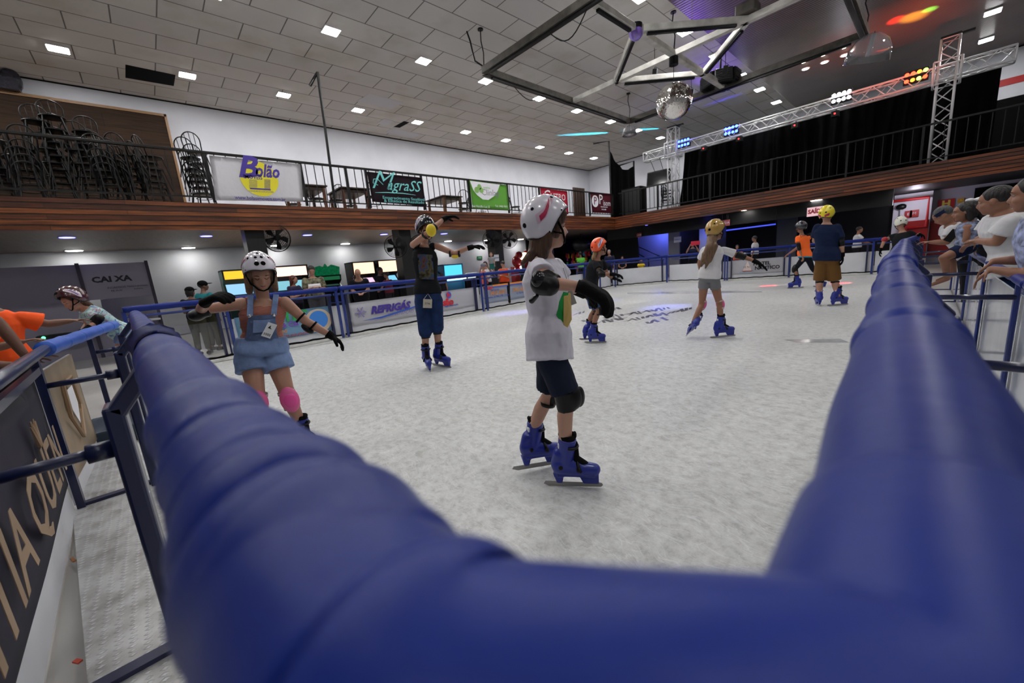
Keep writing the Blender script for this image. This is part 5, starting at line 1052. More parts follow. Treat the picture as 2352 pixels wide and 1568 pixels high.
# ---- helmet in local space: +X face direction, +Z up, centre of head at origin
def helmet(parent, hc, fwd, up, s, m, vents=True, sticker=None, deep=True, back_tilt=0, strap=True, vr=1.0):
    fwd = Vector(fwd).normalized(); up = Vector(up); up = (up - fwd * up.dot(fwd)).normalized(); y = up.cross(fwd); M = Matrix.Translation(hc) @ Matrix((fwd, y, up)).transposed().to_4x4() @ Matrix.Scale(s, 4)
    A, Bq, Cq = .136, .108, .135; zc = .02
    def lim(a):   # lower edge height by azimuth: high at the brow, dips over the ears and the nape
        c_ = math.cos(a); f = max(0, c_); b_ = max(0, -c_); s_ = abs(math.sin(a))
        e = math.exp(-((abs(math.atan2(math.sin(a), math.cos(a))) - 2.0) / .55) ** 2)
        return .045 * f ** 1.2 + .030 * s_ * f - .055 * e * s_ - .042 * b_ ** .7 - .01 * s_
    def pt(a, q, inn=0):
        zl = lim(a) - zc; th_max = math.acos(max(-.6, min(1, zl / Cq))); th = th_max * q
        k = 1 - inn; x = A * k * math.sin(th) * math.cos(a); yy = Bq * k * math.sin(th) * math.sin(a); z = Cq * k * math.cos(th)
        if th > math.pi / 2: x *= 1 + .0; 
        if math.cos(a) > 0: x *= 1.0 + .03 * q ** 3
        return M @ V(x - .008, yy, z + zc)
    e = NB(); na, nq = 40, 14; G_ = []
    for j in range(nq + 1):
        G_.append([e.verts.new(pt(2 * math.pi * i / na, max(j / nq, .012))) for i in range(na)])
    e.faces.new(G_[0])
    for j in range(nq):
        for i in range(na): e.faces.new((G_[j][i], G_[j][(i + 1) % na], G_[j + 1][(i + 1) % na], G_[j + 1][i]))
    I_ = [[e.verts.new(pt(2 * math.pi * i / na, j / 4, .07)) for i in range(na)] for j in (4, 3, 2)]
    prev = G_[-1]
    for ring in I_:
        for i in range(na): e.faces.new((prev[i], prev[(i + 1) % na], ring[(i + 1) % na], ring[i]))
        prev = ring
    e.faces.new(prev[::-1])
    h = obj('helmet', e, m, parent, True)
    e = NB()
    VN = [(.22, .74, .016), (-.22, .74, .016), (.28, .47, .010), (-.28, .47, .010), (1.0, .5, .009), (-1.0, .5, .009), (0, .22, .009), (2.75, .72, .013), (-2.75, .72, .013), (2.2, .45, .009), (-2.2, .45, .009), (1.0, .93, .0045), (-1.0, .93, .0045), (1.75, .93, .0045), (-1.75, .93, .0045)]
    for a, q, r_ in VN:
        p = pt(a, q); p2 = pt(a + .02, q); p3 = pt(a, q + .02); n_ = (p2 - p).cross(p3 - p).normalized()
        if (p - Vector(hc)).dot(n_) < 0: n_ = -n_
        X_, Y_, _ = frame_of(n_); yy_ = (p3 - p).normalized()
        xx_ = yy_.cross(n_); Mx = Matrix((xx_, yy_, n_)).transposed(); lathe(e, [(0, -.004), (r_ * s * vr, -.002), (r_ * s * vr * .96, .0008 + .0006), (0, .0022)], p, 16, Mx)
    if vents: obj('vent', e, mat('vent_dark', (.003, .003, .003), .9), h)
    e = NB(); rim = [pt(2 * math.pi * i / na, 1.0) for i in range(na)]; tube(e, rim, .0035 * s, 6, closed=True); obj('rim', e, black_plastic, h, True)
    if strap:
        e = NB()
        for sy in (-1, 1):
            tube(e, [M @ V(.03, sy * .088, .0), M @ V(.045, sy * .075, -.06), M @ V(.055, sy * .03, -.115), M @ V(.055, 0, -.125)], .006 * s, 6); tube(e, [M @ V(-.05, sy * .09, -.01), M @ V(.0, sy * .085, -.055), M @ V(.045, sy * .07, -.075)], .005 * s, 6)
        obj('strap', e, black_matte, h, True)
    if sticker:
        for sy in (-1, 1):
            for (m_, q0, q1, a0, a1, off) in sticker:
                e = NB(); rows = []
                for j in range(5):
                    rows.append([e.verts.new(pt(sy * (a0 + (a1 - a0) * i / 8 + .0), q0 + (q1 - q0) * j / 4 + (.16 * (i / 8 - .5)) * 1.0) + 0 * up) for i in range(9)])
                for j in range(4):
                    for i in range(8): e.faces.new((rows[j][i], rows[j][i + 1], rows[j + 1][i + 1], rows[j + 1][i]))
                for v_ in e.verts: v_.co += (v_.co - Vector(hc)).normalized() * off
                obj('sticker', e, m_, h)
    return h
def head(bm, hc, fwd, up, s, neck, nr, ear=True):
    fwd = Vector(fwd).normalized(); up = Vector(up); up = (up - fwd * up.dot(fwd)).normalized(); y = up.cross(fwd); R_ = Matrix((fwd, y, up)).transposed()
    P = lambda x, yy, z: Vector(hc) + R_ @ V(x * s, yy * s, z * s)
    ball(bm, P(-.015, 0, .03), 1, 3, (.098 * s, .076 * s, .088 * s), R_); ball(bm, P(.025, 0, -.03), 1, 3, (.066 * s, .060 * s, .082 * s), R_); ball(bm, P(.050, 0, -.082), 1, 2, (.032 * s, .034 * s, .028 * s), R_)
    ball(bm, P(.052, 0, .035), 1, 3, (.036 * s, .058 * s, .05 * s), R_)
    cone(bm, P(.082, 0, .012), P(.100, 0, -.022), .0085 * s, .0125 * s); ball(bm, P(.092, .012, -.026), .009 * s, 1); ball(bm, P(.092, -.012, -.026), .009 * s, 1)
    for sy in (-1, 1):
        ball(bm, P(.058, sy * .036, -.028), 1, 2, (.026 * s, .022 * s, .026 * s), R_)
        cone(bm, P(.086, sy * .012, .03), P(.074, sy * .045, .03), .008 * s, .007 * s)
        if ear: ball(bm, P(-.008, sy * .079, -.005), 1, 2, (.020 * s, .010 * s, .033 * s), R_)
    ball(bm, P(.084, 0, -.050), 1, 2, (.012 * s, .024 * s, .014 * s), R_)
    cone(bm, P(-.02, 0, -.05), neck, nr * .95, nr)
    return P, R_
def face(parent, P, R_, s, closed=False, fine=True):
    e = NB()
    if closed:
        for sy in (-1, 1): tube(e, [P(.086 - abs(k) * .001 - .006 * (k > 0), sy * (.031 + k * .0045), .0055 - .0012 * (4 - k * k)) for k in (-3, -2, -1, 0, 1, 2, 3)], .0019 * s, 5)
        obj('eyelashes', e, brow_m, parent, True)
    else:
        for sy in (-1, 1): ball(e, P(.0725, sy * .031, .008), 1, 2, (.009 * s, .0125 * s, .0055 * s), R_)
        obj('eyes', e, eye_w, parent, True); e = NB()
        for sy in (-1, 1): ball(e, P(.0780, sy * .031, .008), .0048 * s, 2)
        obj('iris', e, eye_d, parent, True)
    e = NB()
    for sy in (-1, 1): tube(e, [P(.087, sy * .016, .028), P(.086, sy * .032, .033), P(.073, sy * .050, .028)], [.003 * s, .0032 * s, .0018 * s], 6)
    obj('eyebrows', e, brow_m, parent, True)
    e = NB(); ball(e, P(.0895, 0, -.0485), 1, 2, (.006 * s, .020 * s, .0035 * s), R_); ball(e, P(.0885, 0, -.0548), 1, 2, (.006 * s, .016 * s, .0042 * s), R_); obj('lips', e, lip_m, parent, True)
class Fig: pass
def figure(J, label, s=1.0, hs=1.0, face_dir=(1, 0, 0), head_up=(0, 0, 1), skin_m=sk_a, vox=.01, cat='person', bulk=1.0, bare_hands=(True, True), torso_fwd=None, eyes=None, group=None, ear=True, hand_dir=None, hand_nrm=None, hcurl=.4, feet=True):
    """J: joints in world space: H N(neck base) SL SR EL ER WL WR P HL HR KL KR AL AR ; body as one mesh"""
    g = Fig(); g.J = J; g.s = s; g.vox = vox
    base = (J['AL'] + J['AR']) / 2
    t = thing('person', label, cat, (base.x, base.y, min(J['AL'].z, J['AR'].z) - .1), 0, group); g.t = t
    k = s * bulk; bm = NB()
    r_ = (J['SR'] - J['SL']).normalized(); upv = (J['N'] - J['P']).normalized(); f_ = upv.cross(r_).normalized()
    if torso_fwd is not None and f_.dot(Vector(torso_fwd)) < 0: f_ = -f_; r_ = -r_
    hr = (J['HR'] - J['HL']); hr = hr.normalized() if hr.length > .02 else r_; 
    if hr.dot(r_) < 0: hr = -hr
    hf = upv.cross(hr).normalized(); hf = hf if hf.dot(f_) > 0 else -hf
    g.r, g.f, g.up, g.hr, g.hf = r_, f_, upv, hr, hf
    P_, N_ = J['P'], J['N']; sw = (J['SR'] - J['SL']).length / 2
    def rg(q, w_, d_, sh=0):
        rr = hr.lerp(r_, min(1, max(0, q * 1.3))).normalized(); ff = hf.lerp(f_, min(1, max(0, q * 1.3))).normalized(); return (P_.lerp(N_, q) + f_ * sh * k, rr, ff, w_, d_)
    prof = [(-.16, .10, .07), (-.1, .145, .1), (.0, .158, .112), (.15, .15, .105), (.35, .130, .096), (.55, .145, .108), (.75, .16, .113), (.88, sw / k * .92, .09), (.97, sw / k * .62, .065), (1.03, .06, .055)]
    g.prof = prof; g.rg = rg
    loft(bm, [rg(q, w_ * k, d_ * k) for q, w_, d_ in prof])
    for a in ('L', 'R'):
        cone(bm, J['S' + a], J['E' + a], .048 * k, .036 * k); cone(bm, J['E' + a], J['E' + a].lerp(J['W' + a], .35), .036 * k, .037 * k); cone(bm, J['E' + a].lerp(J['W' + a], .35), J['W' + a], .037 * k, .024 * k)
        cone(bm, J['H' + a], J['H' + a].lerp(J['K' + a], .3), .080 * k, .076 * k); cone(bm, J['H' + a].lerp(J['K' + a], .3), J['K' + a], .076 * k, .050 * k)
        cf = J['K' + a].lerp(J['A' + a], .3) - hf * .012 * k; cone(bm, J['K' + a], cf, .048 * k, .053 * k); cone(bm, cf, J['A' + a], .053 * k, .034 * k)
    for i, a in enumerate(('L', 'R')):
        if bare_hands[i]:
            hd = (J['W' + a] - J['E' + a]).normalized() if not hand_dir or hand_dir[i] is None else Vector(hand_dir[i]); hn = V(0, 0, 1) if not hand_nrm or hand_nrm[i] is None else Vector(hand_nrm[i])
            hand(bm, J['W' + a], hd, hn, s * .95, side=(1 if a == 'L' else -1), curl=hcurl, r=max(.0085, vox * .8 / s))
    Pf, R_ = head(bm, J['H'], face_dir, head_up, s * hs, N_ + upv * .02 * k, .048 * k, ear)
    g.Pf, g.R = Pf, R_; g.hs = s * hs; g.face = Vector(face_dir).normalized(); g.hup = R_ @ V(0, 0, 1); g.k = k
    body = voxel('body', bm, skin_m, t, vox, 3)
    if eyes: face(t, Pf, R_, s * hs, eyes == 'closed')
    return g
def shirt(g, m, sleeve=.5, hem=-.02, name='shirt', infl=.014, neck=.98, arms=('L', 'R'), wr=(.008, .06), flare=0, vox=None, srad=1.0):
    J = g.J; k = g.k; bm = NB(); rings = []
    for q, w_, d_ in [(hem, .166 + flare, .124 + flare)] + [p for p in g.prof if p[0] > hem + .05 and p[0] < neck] + [(neck, .085, .07)]:
        if q < .2: w_ = max(w_, .166 + flare * .6); d_ = max(d_, .122 + flare * .6)
        rings.append(g.rg(q, w_ * k + infl, d_ * k + infl))
    loft(bm, rings)
    if sleeve > 0:
        for a in arms:
            S, E = J['S' + a], J['E' + a]; 
            if sleeve <= 1: cone(bm, S + (S - E).normalized() * .0, S.lerp(E, sleeve), (.050 * k + infl * .6), (.052 * k + infl) * srad, cap=False); ball(bm, S, .050 * k + infl * .6, 2)
            else:
                cone(bm, S, E, .056 * k + infl * .5, .045 * k + infl * .6); cone(bm, E, E.lerp(J['W' + a], sleeve - 1), .043 * k + infl * .6, .035 * k + infl * .6, cap=False)
    else:
        for a in arms: ball(bm, J['S' + a].lerp(J['N'], .3), .045 * k + infl * .5, 2)
    return voxel(name, bm, m, g.t, vox or g.vox, 3, .5, wr)
def pants(g, m, leg=.9, name='shorts', infl=.018, top=.10, wr=(.008, .06), loose=0, vox=None):
    J = g.J; k = g.k; bm = NB()
    loft(bm, [g.rg(-.15, .12 * k + infl, .09 * k + infl), g.rg(-.08, .158 * k + infl, .112 * k + infl), g.rg(.02, .162 * k + infl, .116 * k + infl), g.rg(top, .155 * k + infl * .6, .11 * k + infl * .6)])
    for a in ('L', 'R'):
        H_, K_, A_ = J['H' + a], J['K' + a], J['A' + a]
        if leg <= 1: e = H_.lerp(K_, leg); r1 = (.078 - .02 * leg) * k + infl + loose; ball(bm, H_, .084 * k + infl, 2); cone(bm, H_, e, .083 * k + infl, r1, cap=False)
        else: ball(bm, H_, .084 * k + infl, 2); cone(bm, H_, K_, .083 * k + infl, .053 * k + infl + loose); cone(bm, K_, K_.lerp(A_, leg - 1), .053 * k + infl + loose, .045 * k + infl * .8 + loose, cap=False)
    return voxel(name, bm, m, g.t, vox or g.vox, 3, .5, wr)
def hairdo(g, m, kind='short', vox=None, extra=None, back=None):
    P = g.Pf; s = g.hs; R_ = g.R; bm = NB()
    ball(bm, P(-.024, 0, .042), 1, 3, (.100 * s, .085 * s, .09 * s), R_)
    if kind in ('long', 'bob'):
        ball(bm, P(-.05, 0, -.02), 1, 3, (.068 * s, .085 * s, .1 * s), R_)
        for sy in (-1, 1): cone(bm, P(-.02, sy * .07, .03), P(-.035, sy * .075, -.1), .03 * s, .026 * s)
    if kind == 'long':
        for yy in (-.05, 0, .05): cone(bm, P(-.06, yy, -.04), P(-.085, yy * 1.1, -.24), .036 * s, .02 * s)
    if kind == 'tail':
        cone(bm, P(-.09, 0, .04), P(-.16, 0, .0), .03 * s, .036 * s); cone(bm, P(-.16, 0, .0), P(-.17, 0, -.13), .036 * s, .012 * s)
    if extra:
        for a, b, r0, r1 in extra: cone(bm, a, b, r0, r1)
    return voxel('hair', bm, m, g.t, vox or g.vox, 2)
def glove(g, a, dirv, nrm, m=None, curl=.3, s=1.0, spread=.6, cuff=.05, name='glove', infl=.004):
    bm = NB(); W = g.J['W' + a]; d = Vector(dirv).normalized(); fd = (W - g.J['E' + a]).normalized()
    hand(bm, W, d, nrm, g.s * s, side=(1 if a == 'L' else -1), curl=curl, r=.010, spread=spread, inflate=infl); cone(bm, W - fd * cuff, W + d * .03, .031 * g.k + .006, .032 * g.s, cap=False)
    return voxel(name, bm, m or glove_m, g.t, min(g.vox, .006), 2)
def band(bm, c_, ax, r_, w_, flat=1.0):
    ax = Vector(ax).normalized(); x, y, _ = frame_of(ax); lathe(bm, [(r_, -w_ / 2), (r_ + .004, -w_ / 2), (r_ + .004, w_ / 2), (r_, w_ / 2), (r_, -w_ / 2)], c_, 20, Matrix((x, y, ax)).transposed())
def pad(g, joint, fwd, m, strap_m, size=1.0, limb=None, straps=True, name='knee_pad', cap_m=None, off=1.0):
    j = g.J[joint]; k = g.k; fwd = Vector(fwd).normalized(); up_ = (limb[0] - limb[1]).normalized() if limb else g.up; fwd = (fwd - up_ * fwd.dot(up_)).normalized(); x = up_.cross(fwd); R_ = Matrix((fwd, x, up_)).transposed()
    rr = (.056 if joint[0] == 'K' else .043) * k; bm = NB(); ball(bm, j + fwd * rr * .55 * off, 1, 3, (rr * .8 * size, rr * 1.12 * size, rr * 1.75 * size), R_); o = obj(name, bm, m, g.t, True)
    bm = NB(); ball(bm, j + fwd * rr * .95 * off, 1, 3, (rr * .55 * size, rr * .85 * size, rr * 1.15 * size), R_); obj('shell', bm, cap_m or m, o, True)
    if straps:
        bm = NB(); band(bm, j + up_ * rr * 1.15, up_, rr * 1.08, .02); band(bm, j - up_ * rr * 1.2, up_, rr * 1.03, .02); obj('strap', bm, strap_m, o, True)
    return o
def mk(P0, d, sn=None, lift=(0, 0)):
    """joints from view rays at the depth of the standing point P0 (dd = metres further away)"""
    J = {k: AT(v[0], v[1], P0, v[2] if len(v) > 2 else 0) for k, v in d.items()}
    if sn:
        J['AL'].z = .166 * sn + lift[0]; J['AR'].z = .166 * sn + lift[1]
    return J
def loc(P0):
    n = V(P0[0], P0[1], 0).normalized(); r = V(n.y, -n.x, 0)
    return lambda a, b, c: r * a + n * b + V(0, 0, c)
st_pink = mat('sticker_red', (.45, .02, .08), .4); st_grey = mat('sticker_pink', (.62, .45, .55), .4); st_white = mat('sticker_white', (.75, .74, .78), .35)
def helm_mat(n, c=(.5, .5, .5), coat=.8): return mat('helmet_' + n, c, .22, coat=coat, spec=.6)
STW = [(st_grey, .50, .66, 1.0, 2.1, .0015), (st_pink, .54, .63, 1.15, 1.95, .003), (st_white, .555, .60, 1.2, 1.5, .0045)]
STO = [(st_white, .52, .72, .9, 1.9, .0015), (st_grey, .56, .68, 1.0, 1.8, .003), (purple_ink, .59, .65, 1.3, 1.7, .0045)]
def skates(g, specs, s=1.0):
    for a, toe, up in specs:
        sh = g.J['K' + a] - g.J['A' + a]; make_skate(g.t, g.J['A' + a] + V(sh.x, sh.y, 0) * (.07 / max(.2, sh.z)), toe, up, s)
# ---------------- A: child with the white helmet, foreground
P0 = G(1300, 1106); L_ = loc(P0); s = .83
J = mk(P0, dict(H=(1262, 525), N=(1250, 592, .02), SL=(1276, 612, .13), SR=(1238, 614, -.10), EL=(1300, 655, .22), WL=(1335, 672, .30), ER=(1256, 650, -.26), WR=(1340, 658, -.28), P=(1262, 795), HL=(1266, 812, .07), HR=(1262, 812, -.06), KL=(1262, 905, .12), KR=(1303, 912, -.07), AL=(1212, 996, .16), AR=(1299, 1052, -.04)), 1.02, (.015, 0))
gA = figure(J, 'child skater in white helmet, long white T-shirt and black gloves, largest figure on the ice', s, 1.06, L_(.96, .26, -.04), L_(.0, 0, 1), sk_d, .0065, torso_fwd=L_(1, .3, 0), eyes='open', bare_hands=(False, False))
tee_w = clothm('tee_white', (.66, .64, .72), .35, 5)
shirt(gA, tee_w, .5, -.16, 't_shirt', .017, wr=(.014, .08), flare=.012, srad=1.0)
pants(gA, clothm('shorts_navy', (.012, .016, .035), .3, 10), .86, 'shorts', .016, loose=.012)
P, s_ = gA.Pf, gA.hs
hairdo(gA, h_brown, 'bob', .006, [(P(-.03, .045, .0), P(-.055, .05, -.145), .04, .03), (P(-.03, -.045, 0), P(-.055, -.05, -.145), .04, .03), (P(-.06, 0, -.03), P(-.125, -.03, -.165), .05, .018), (P(-.07, -.02, -.09), P(-.175, -.04, -.19), .03, .012), (P(.03, -.062, .05), P(.02, -.068, -.04), .022, .02), (P(.03, .062, .05), P(.02, .068, -.04), .022, .02), (P(.06, -.045, .075), P(.05, -.055, .04), .03, .024)])
helmet(gA.t, P(-.01, 0, .028), gA.face * 1 + V(0, 0, .30), gA.hup, s_ * 1.07, helm_mat('white', (.72, .70, .78)), sticker=STW)
glove(gA, 'R', L_(.78, -.1, -.5), L_(.2, -.2, 1), curl=.45, s=1.35, cuff=.03, infl=.014)
glove(gA, 'L', L_(.7, .3, -.5), L_(0, 0, 1), curl=.4)
bm = NB(); cone(bm, J['ER'].lerp(J['SR'], .22), J['ER'].lerp(J['WR'], .25), .052, .044, cap=False); cone(bm, J['ER'] + L_(-.02, 0, .0), J['ER'] + L_(.01, -.02, -.01), .058, .05); o = voxel('elbow_pad', bm, pad_black, gA.t, .006)
bm = NB(); ball(bm, J['ER'] + L_(-.035, -.03, .02), .034, 3, (1, 1, 1.2)); cone(bm, J['ER'] + L_(-.05, 0, -.055), J['ER'] + L_(-.075, 0, -.075), .01, .014); obj('shell', bm, mat('pad_gloss', (.008, .008, .01), .15), o, True)
bm = NB(); kn = J['KR']; cone(bm, kn.lerp(J['HR'], .18), kn.lerp(J['AR'], .2), .062, .052, cap=False); ball(bm, kn + L_(.03, 0, 0), .052, 3, (1, 1, 1.4)); o = voxel('knee_pad', bm, pad_black, gA.t, .006); bm = NB(); ball(bm, kn + L_(.065, .0, .0), .034, 3, (.7, 1, 1.7)); obj('shell', bm, pad_black, o, True)
pad(gA, 'KL', L_(1, .1, .1), pad_black, pad_black, 1.0, (J['HL'], J['AL']))
skates(gA, [('L', L_(.93, .36, -.06), L_(-.1, 0, 1)), ('R', L_(.99, -.12, .02), L_(0, 0, 1))], 1.02)
bm = NB()   # leaf and yellow shape printed on the shirt front
fr_ = lambda q, a, b: J['P'].lerp(J['N'], q) + gA.f * a + gA.r * b
pr_g = mat('shirt_print_green', (.02, .28, .06), .7); pr_y = mat('shirt_print_sand', (.5, .36, .12), .7)
def printp(col, pts, nm, off):
    bm = NB(); Q = []
    for (q, b) in pts: Q.append(fr_(q, .118 * gA.k + .026 + off - abs(b) ** 2 * 5.5, b))
    f = [bm.verts.new(p) for p in Q]; fc = bm.faces.new(f); bmesh.ops.triangulate(bm, faces=[fc]); bmesh.ops.solidify(bm, geom=bm.faces[:], thickness=.003); obj(nm, bm, col, gA.t)
printp(pr_g, [(.60, .015), (.62, .05), (.52, .075), (.38, .09), (.2, .055), (.33, .035), (.45, .03)], 'leaf_print', .004); printp(pr_y, [(.58, -.03), (.60, .0), (.56, .028), (.40, .03), (.20, .05), (.30, -.01), (.45, -.035)], 'shape_print', .006)
bm = NB(); p = AT(1312, 684, P0, .02); box(bm, p, (.035, .003, .075), rot=Matrix((L_(1, 0, 0), L_(0, 1, 0), L_(0, 0, 1))).transposed() @ Euler((0, -.3, 0)).to_matrix()); tube(bm, [p + V(0, 0, .035), J['N'] + gA.f * .1 - V(0, 0, .06)], .002, 4); obj('wristband_tag', bm, mat('tag_grey', (.3, .3, .28), .5), gA.t)
# ---------------- B: girl in denim dungarees
P0 = G(716, 1030); L_ = loc(P0); s = .80
J = mk(P0, dict(H=(598, 632, -.02), N=(604, 692, .03), SR=(556, 697), SL=(655, 694), ER=(462, 712, .02), WR=(470, 694, -.20), EL=(703, 738, .0), WL=(760, 770, -.04), P=(602, 800), HR=(575, 822), HL=(632, 820), KR=(594, 925, -.12), KL=(664, 916, -.10), AR=(580, 1005, .05), AL=(698, 992, .0)), .95, (0, .03))
gB = figure(J, 'girl in white helmet, blue denim dungaree shorts and pink knee pads, arms spread', s, 1.12, L_(.10, -.88, -.42), L_(.05, -.4, .95), sk_a, .007, torso_fwd=L_(0, -1, 0), eyes='closed', bare_hands=(False, False), bulk=1.1)
P, s_ = gB.Pf, gB.hs
m_str, N, Lk, B = nodes('striped_top'); tc = N.new('ShaderNodeTexCoord'); wv = N.new('ShaderNodeTexWave'); wv.bands_direction = 'Z'; wv.inputs['Scale'].default_value = 38; wv.inputs['Distortion'].default_value = .4; wv.inputs['Detail Scale'].default_value = .3; Lk.new(tc.outputs['Object'], wv.inputs[0]); cr = ramp(N, Lk, wv.outputs[0], [(.66, (.27, .045, .03)), (.8, (.52, .3, .24))]); Lk.new(cr.outputs[0], B.inputs['Base Color']); B.inputs['Roughness'].default_value = .9
denim = mat('denim_light', (.19, .27, .47), .85, bump=.5, bscale=11, var=.28, vscale=9)
shirt(gB, m_str, 0, .12, 'striped_top', .004, neck=.90)
pants(gB, denim, .30, 'dungarees', .028, .24, loose=.012, wr=(.01, .07))
k = gB.k; bm = NB(); rows = []
for j, (q, hw) in enumerate([(.2, .115), (.32, .10), (.45, .098), (.6, .092), (.70, .088)]):
    row = []
    for i in range(11):
        x = (i / 5 - 1) * hw * k; row.append(bm.verts.new(J['P'].lerp(J['N'], q) + gB.r * x + gB.f * (.125 * k + .018 - (x / k) ** 2 * 2.6)))
    rows.append(row)
for a, b in zip(rows, rows[1:]):
    for i in range(10): bm.faces.new((a[i], a[i + 1], b[i + 1], b[i]))
bmesh.ops.solidify(bm, geom=bm.faces[:], thickness=.006); bib = obj('bib', bm, denim, gB.t)
bm = NB(); c_ = J['P'].lerp(J['N'], .47) + gB.f * (.125 * k + .022); box(bm, c_, (.1, .006, .085), rot=Matrix((gB.r, -gB.f, gB.up)).transposed()); obj('bib_pocket', bm, denim, bib, bevel=.003)
for sd, a in ((-1, 'L'), (1, 'R')):
    c0 = J['P'].lerp(J['N'], .69) + gB.r * (.078 * k * sd) + gB.f * (.12 * k + .012); c1 = J['S' + a].lerp(J['N'], .42) + gB.up * .045 + gB.f * .03; c2 = J['S' + a].lerp(J['N'], .45) - gB.f * .06 + gB.up * .01
    bm = NB(); Q = [c0, c0.lerp(c1, .5) + gB.f * .012, c1, c2]
    for p_, q_ in zip(Q, Q[1:]): bar(bm, p_, q_ + (q_ - p_).normalized() * .008, .034, .006, gB.r.cross(q_ - p_))
    obj('strap', bm, denim, bib, bevel=.002); bm = NB(); ball(bm, c0 + gB.f * .006, .012, 2); obj('button', bm, chrome, bib, True)
p = AT(620, 753, P0, -.17); bm = NB(); rt = Matrix((L_(1, 0, 0), L_(0, 1, 0), L_(0, 0, 1))).transposed() @ Euler((.05, -.42, 0)).to_matrix(); p = J['P'].lerp(J['N'], .38) + gB.f * (.125 * k + .035) - gB.r * .045; rt = Matrix((-gB.r, -gB.f, gB.up)).transposed() @ Euler((0, .42, 0)).to_matrix(); box(bm, p, (.058, .003, .1), rot=rt); cd = obj('entry_card', bm, white_plastic, gB.t)
text('3552', .022, blk, cd, p + rt @ V(0, -.004, -.03), rt @ V(1, 0, 0), rt @ V(0, 0, 1), extr=.0005); bm = NB(); prism(bm, [p + rt @ V(a, -.002, b) for a, b in ((-.015, .012), (.012, .01), (0, .018), (-.004, .035), (-.012, .02))], rt @ V(0, -.001, 0)); obj('card_emblem', bm, blk, cd)
hairdo(gB, h_light, 'bob', .007, [(P(.0, .078, -.01), P(-.0, .088, -.13), .03, .02), (P(.0, -.078, -.01), P(0, -.088, -.13), .03, .022), (P(.03, -.07, .03), P(.02, -.088, -.06), .02, .02)])
helmet(gB.t, P(.0, 0, .024), gB.face + V(0, 0, .16), gB.hup, s_ * 1.04, helm_mat('white'), sticker=STW)
glove(gB, 'R', L_(.75, -.45, .3), L_(-.2, -.2, 1), curl=.5, s=1.3, cuff=.04, infl=.01); glove(gB, 'L', L_(.6, -.15, -.65), L_(.5, 0, .6), curl=.35, s=1.1, cuff=.03)
bm = NB(); j = J['ER']; cone(bm, j.lerp(J['SR'], .2), j, .05, .055, cap=False); ball(bm, j + L_(-.03, .0, -.03), .05, 3, (1.3, 1, .8)); voxel('elbow_pad', bm, pad_black, gB.t, .007)
j = J['EL']; ax = (J['WL'] - J['SL']).normalized(); bm = NB(); ball(bm, j + L_(-.0, 0, -.055), 1, 3, (.05, .035, .026), Matrix((ax, L_(0, 1, 0), ax.cross(L_(0, 1, 0)))).transposed()); o = obj('elbow_pad', bm, pad_black, gB.t, True); bm = NB(); band(bm, j - ax * .045, ax, .042, .014); band(bm, j + ax * .055, ax, .040, .014); obj('strap', bm, black_matte, o)
for a in 'LR': pad(gB, 'K' + a, L_(.15 if a == 'L' else 0, -1, .1), pad_pink, strap_w, 1.12, (J['H' + a], J['A' + a]), cap_m=mat('pad_pink_shell', (.8, .08, .34), .3))
skates(gB, [('L', L_(.72, -.68, -.05), L_(0, 0, 1)), ('R', L_(.3, -.9, -.05), L_(0, 0, 1))], .95)
# ---------------- C: man in black tank top
P0 = G(990, 846); L_ = loc(P0); s = .99
J = mk(P0, dict(H=(978, 530), N=(974, 566, .04), SR=(949, 562, .02), SL=(1002, 565, .02), ER=(988, 530, -.26), WR=(1022, 500, -.12), EL=(1044, 582, -.04), WL=(1082, 567, -.08), P=(983, 678), HR=(969, 690), HL=(1000, 689), KR=(977, 762, -.07), KL=(1004, 752, -.05), AR=(979, 829, .02), AL=(1008, 816, .05)), 1.12, (0, 0))
gC = figure(J, 'man in dark helmet and black printed tank top balancing with raised arms', s, 1.0, L_(.5, -.85, -.05), L_(0, 0, 1), sk_a, .009, torso_fwd=L_(0.1, -1, 0), bare_hands=(False, False), bulk=.93, eyes='open')
shirt(gC, clothm('tank_black', (.008, .009, .011), .3, 8), 0, .03, 'tank_top', .016, neck=.97, flare=.01)
k = gC.k
m_pr, N, Lk, B = nodes('tank_print'); tc = N.new('ShaderNodeTexCoord'); nz = N.new('ShaderNodeTexNoise'); nz.inputs['Scale'].default_value = 9; nz.inputs['Detail'].default_value = 5; Lk.new(tc.outputs['Object'], nz.inputs[0]); cr = ramp(N, Lk, nz.outputs[0], [(.36, (.012, .012, .014)), (.46, (.18, .15, .06)), (.53, (.03, .1, .28)), (.62, (.25, .09, .04)), (.7, (.02, .02, .02))]); Lk.new(cr.outputs[0], B.inputs['Base Color'])
bm = NB(); rows = []
for q in (.32, .45, .58, .7, .82):
    rows.append([bm.verts.new(J['P'].lerp(J['N'], q) + gC.r * x * k + gC.f * ((.122) * k + .018 - x * x * 3.0 * k)) for x in [(-.1 + .2 * i / 8) for i in range(9)]])
for a, b in zip(rows, rows[1:]):
    for i in range(8): bm.faces.new((a[i], a[i + 1], b[i + 1], b[i]))
bmesh.ops.solidify(bm, geom=bm.faces[:], thickness=.003); o = obj('motorbike_print', bm, m_pr, gC.t, True)
pants(gC, mat('denim_dark', (.012, .028, .09), .85, bump=.4, bscale=10, var=.3, vscale=7), 1.03, 'denim_shorts', .02, .12, loose=.018)
helmet(gC.t, gC.Pf(-.005, 0, .03), gC.face, gC.hup, gC.hs * 1.08, helm_mat('black', (.01, .012, .02)), sticker=STO)
hairdo(gC, h_brown, 'short', .01)
glove(gC, 'R', L_(.9, .1, .1), L_(-.2, 0, 1), curl=.25, s=1.1); glove(gC, 'L', L_(.95, -.1, .05), L_(0, 0, 1), curl=.35, s=1.1)
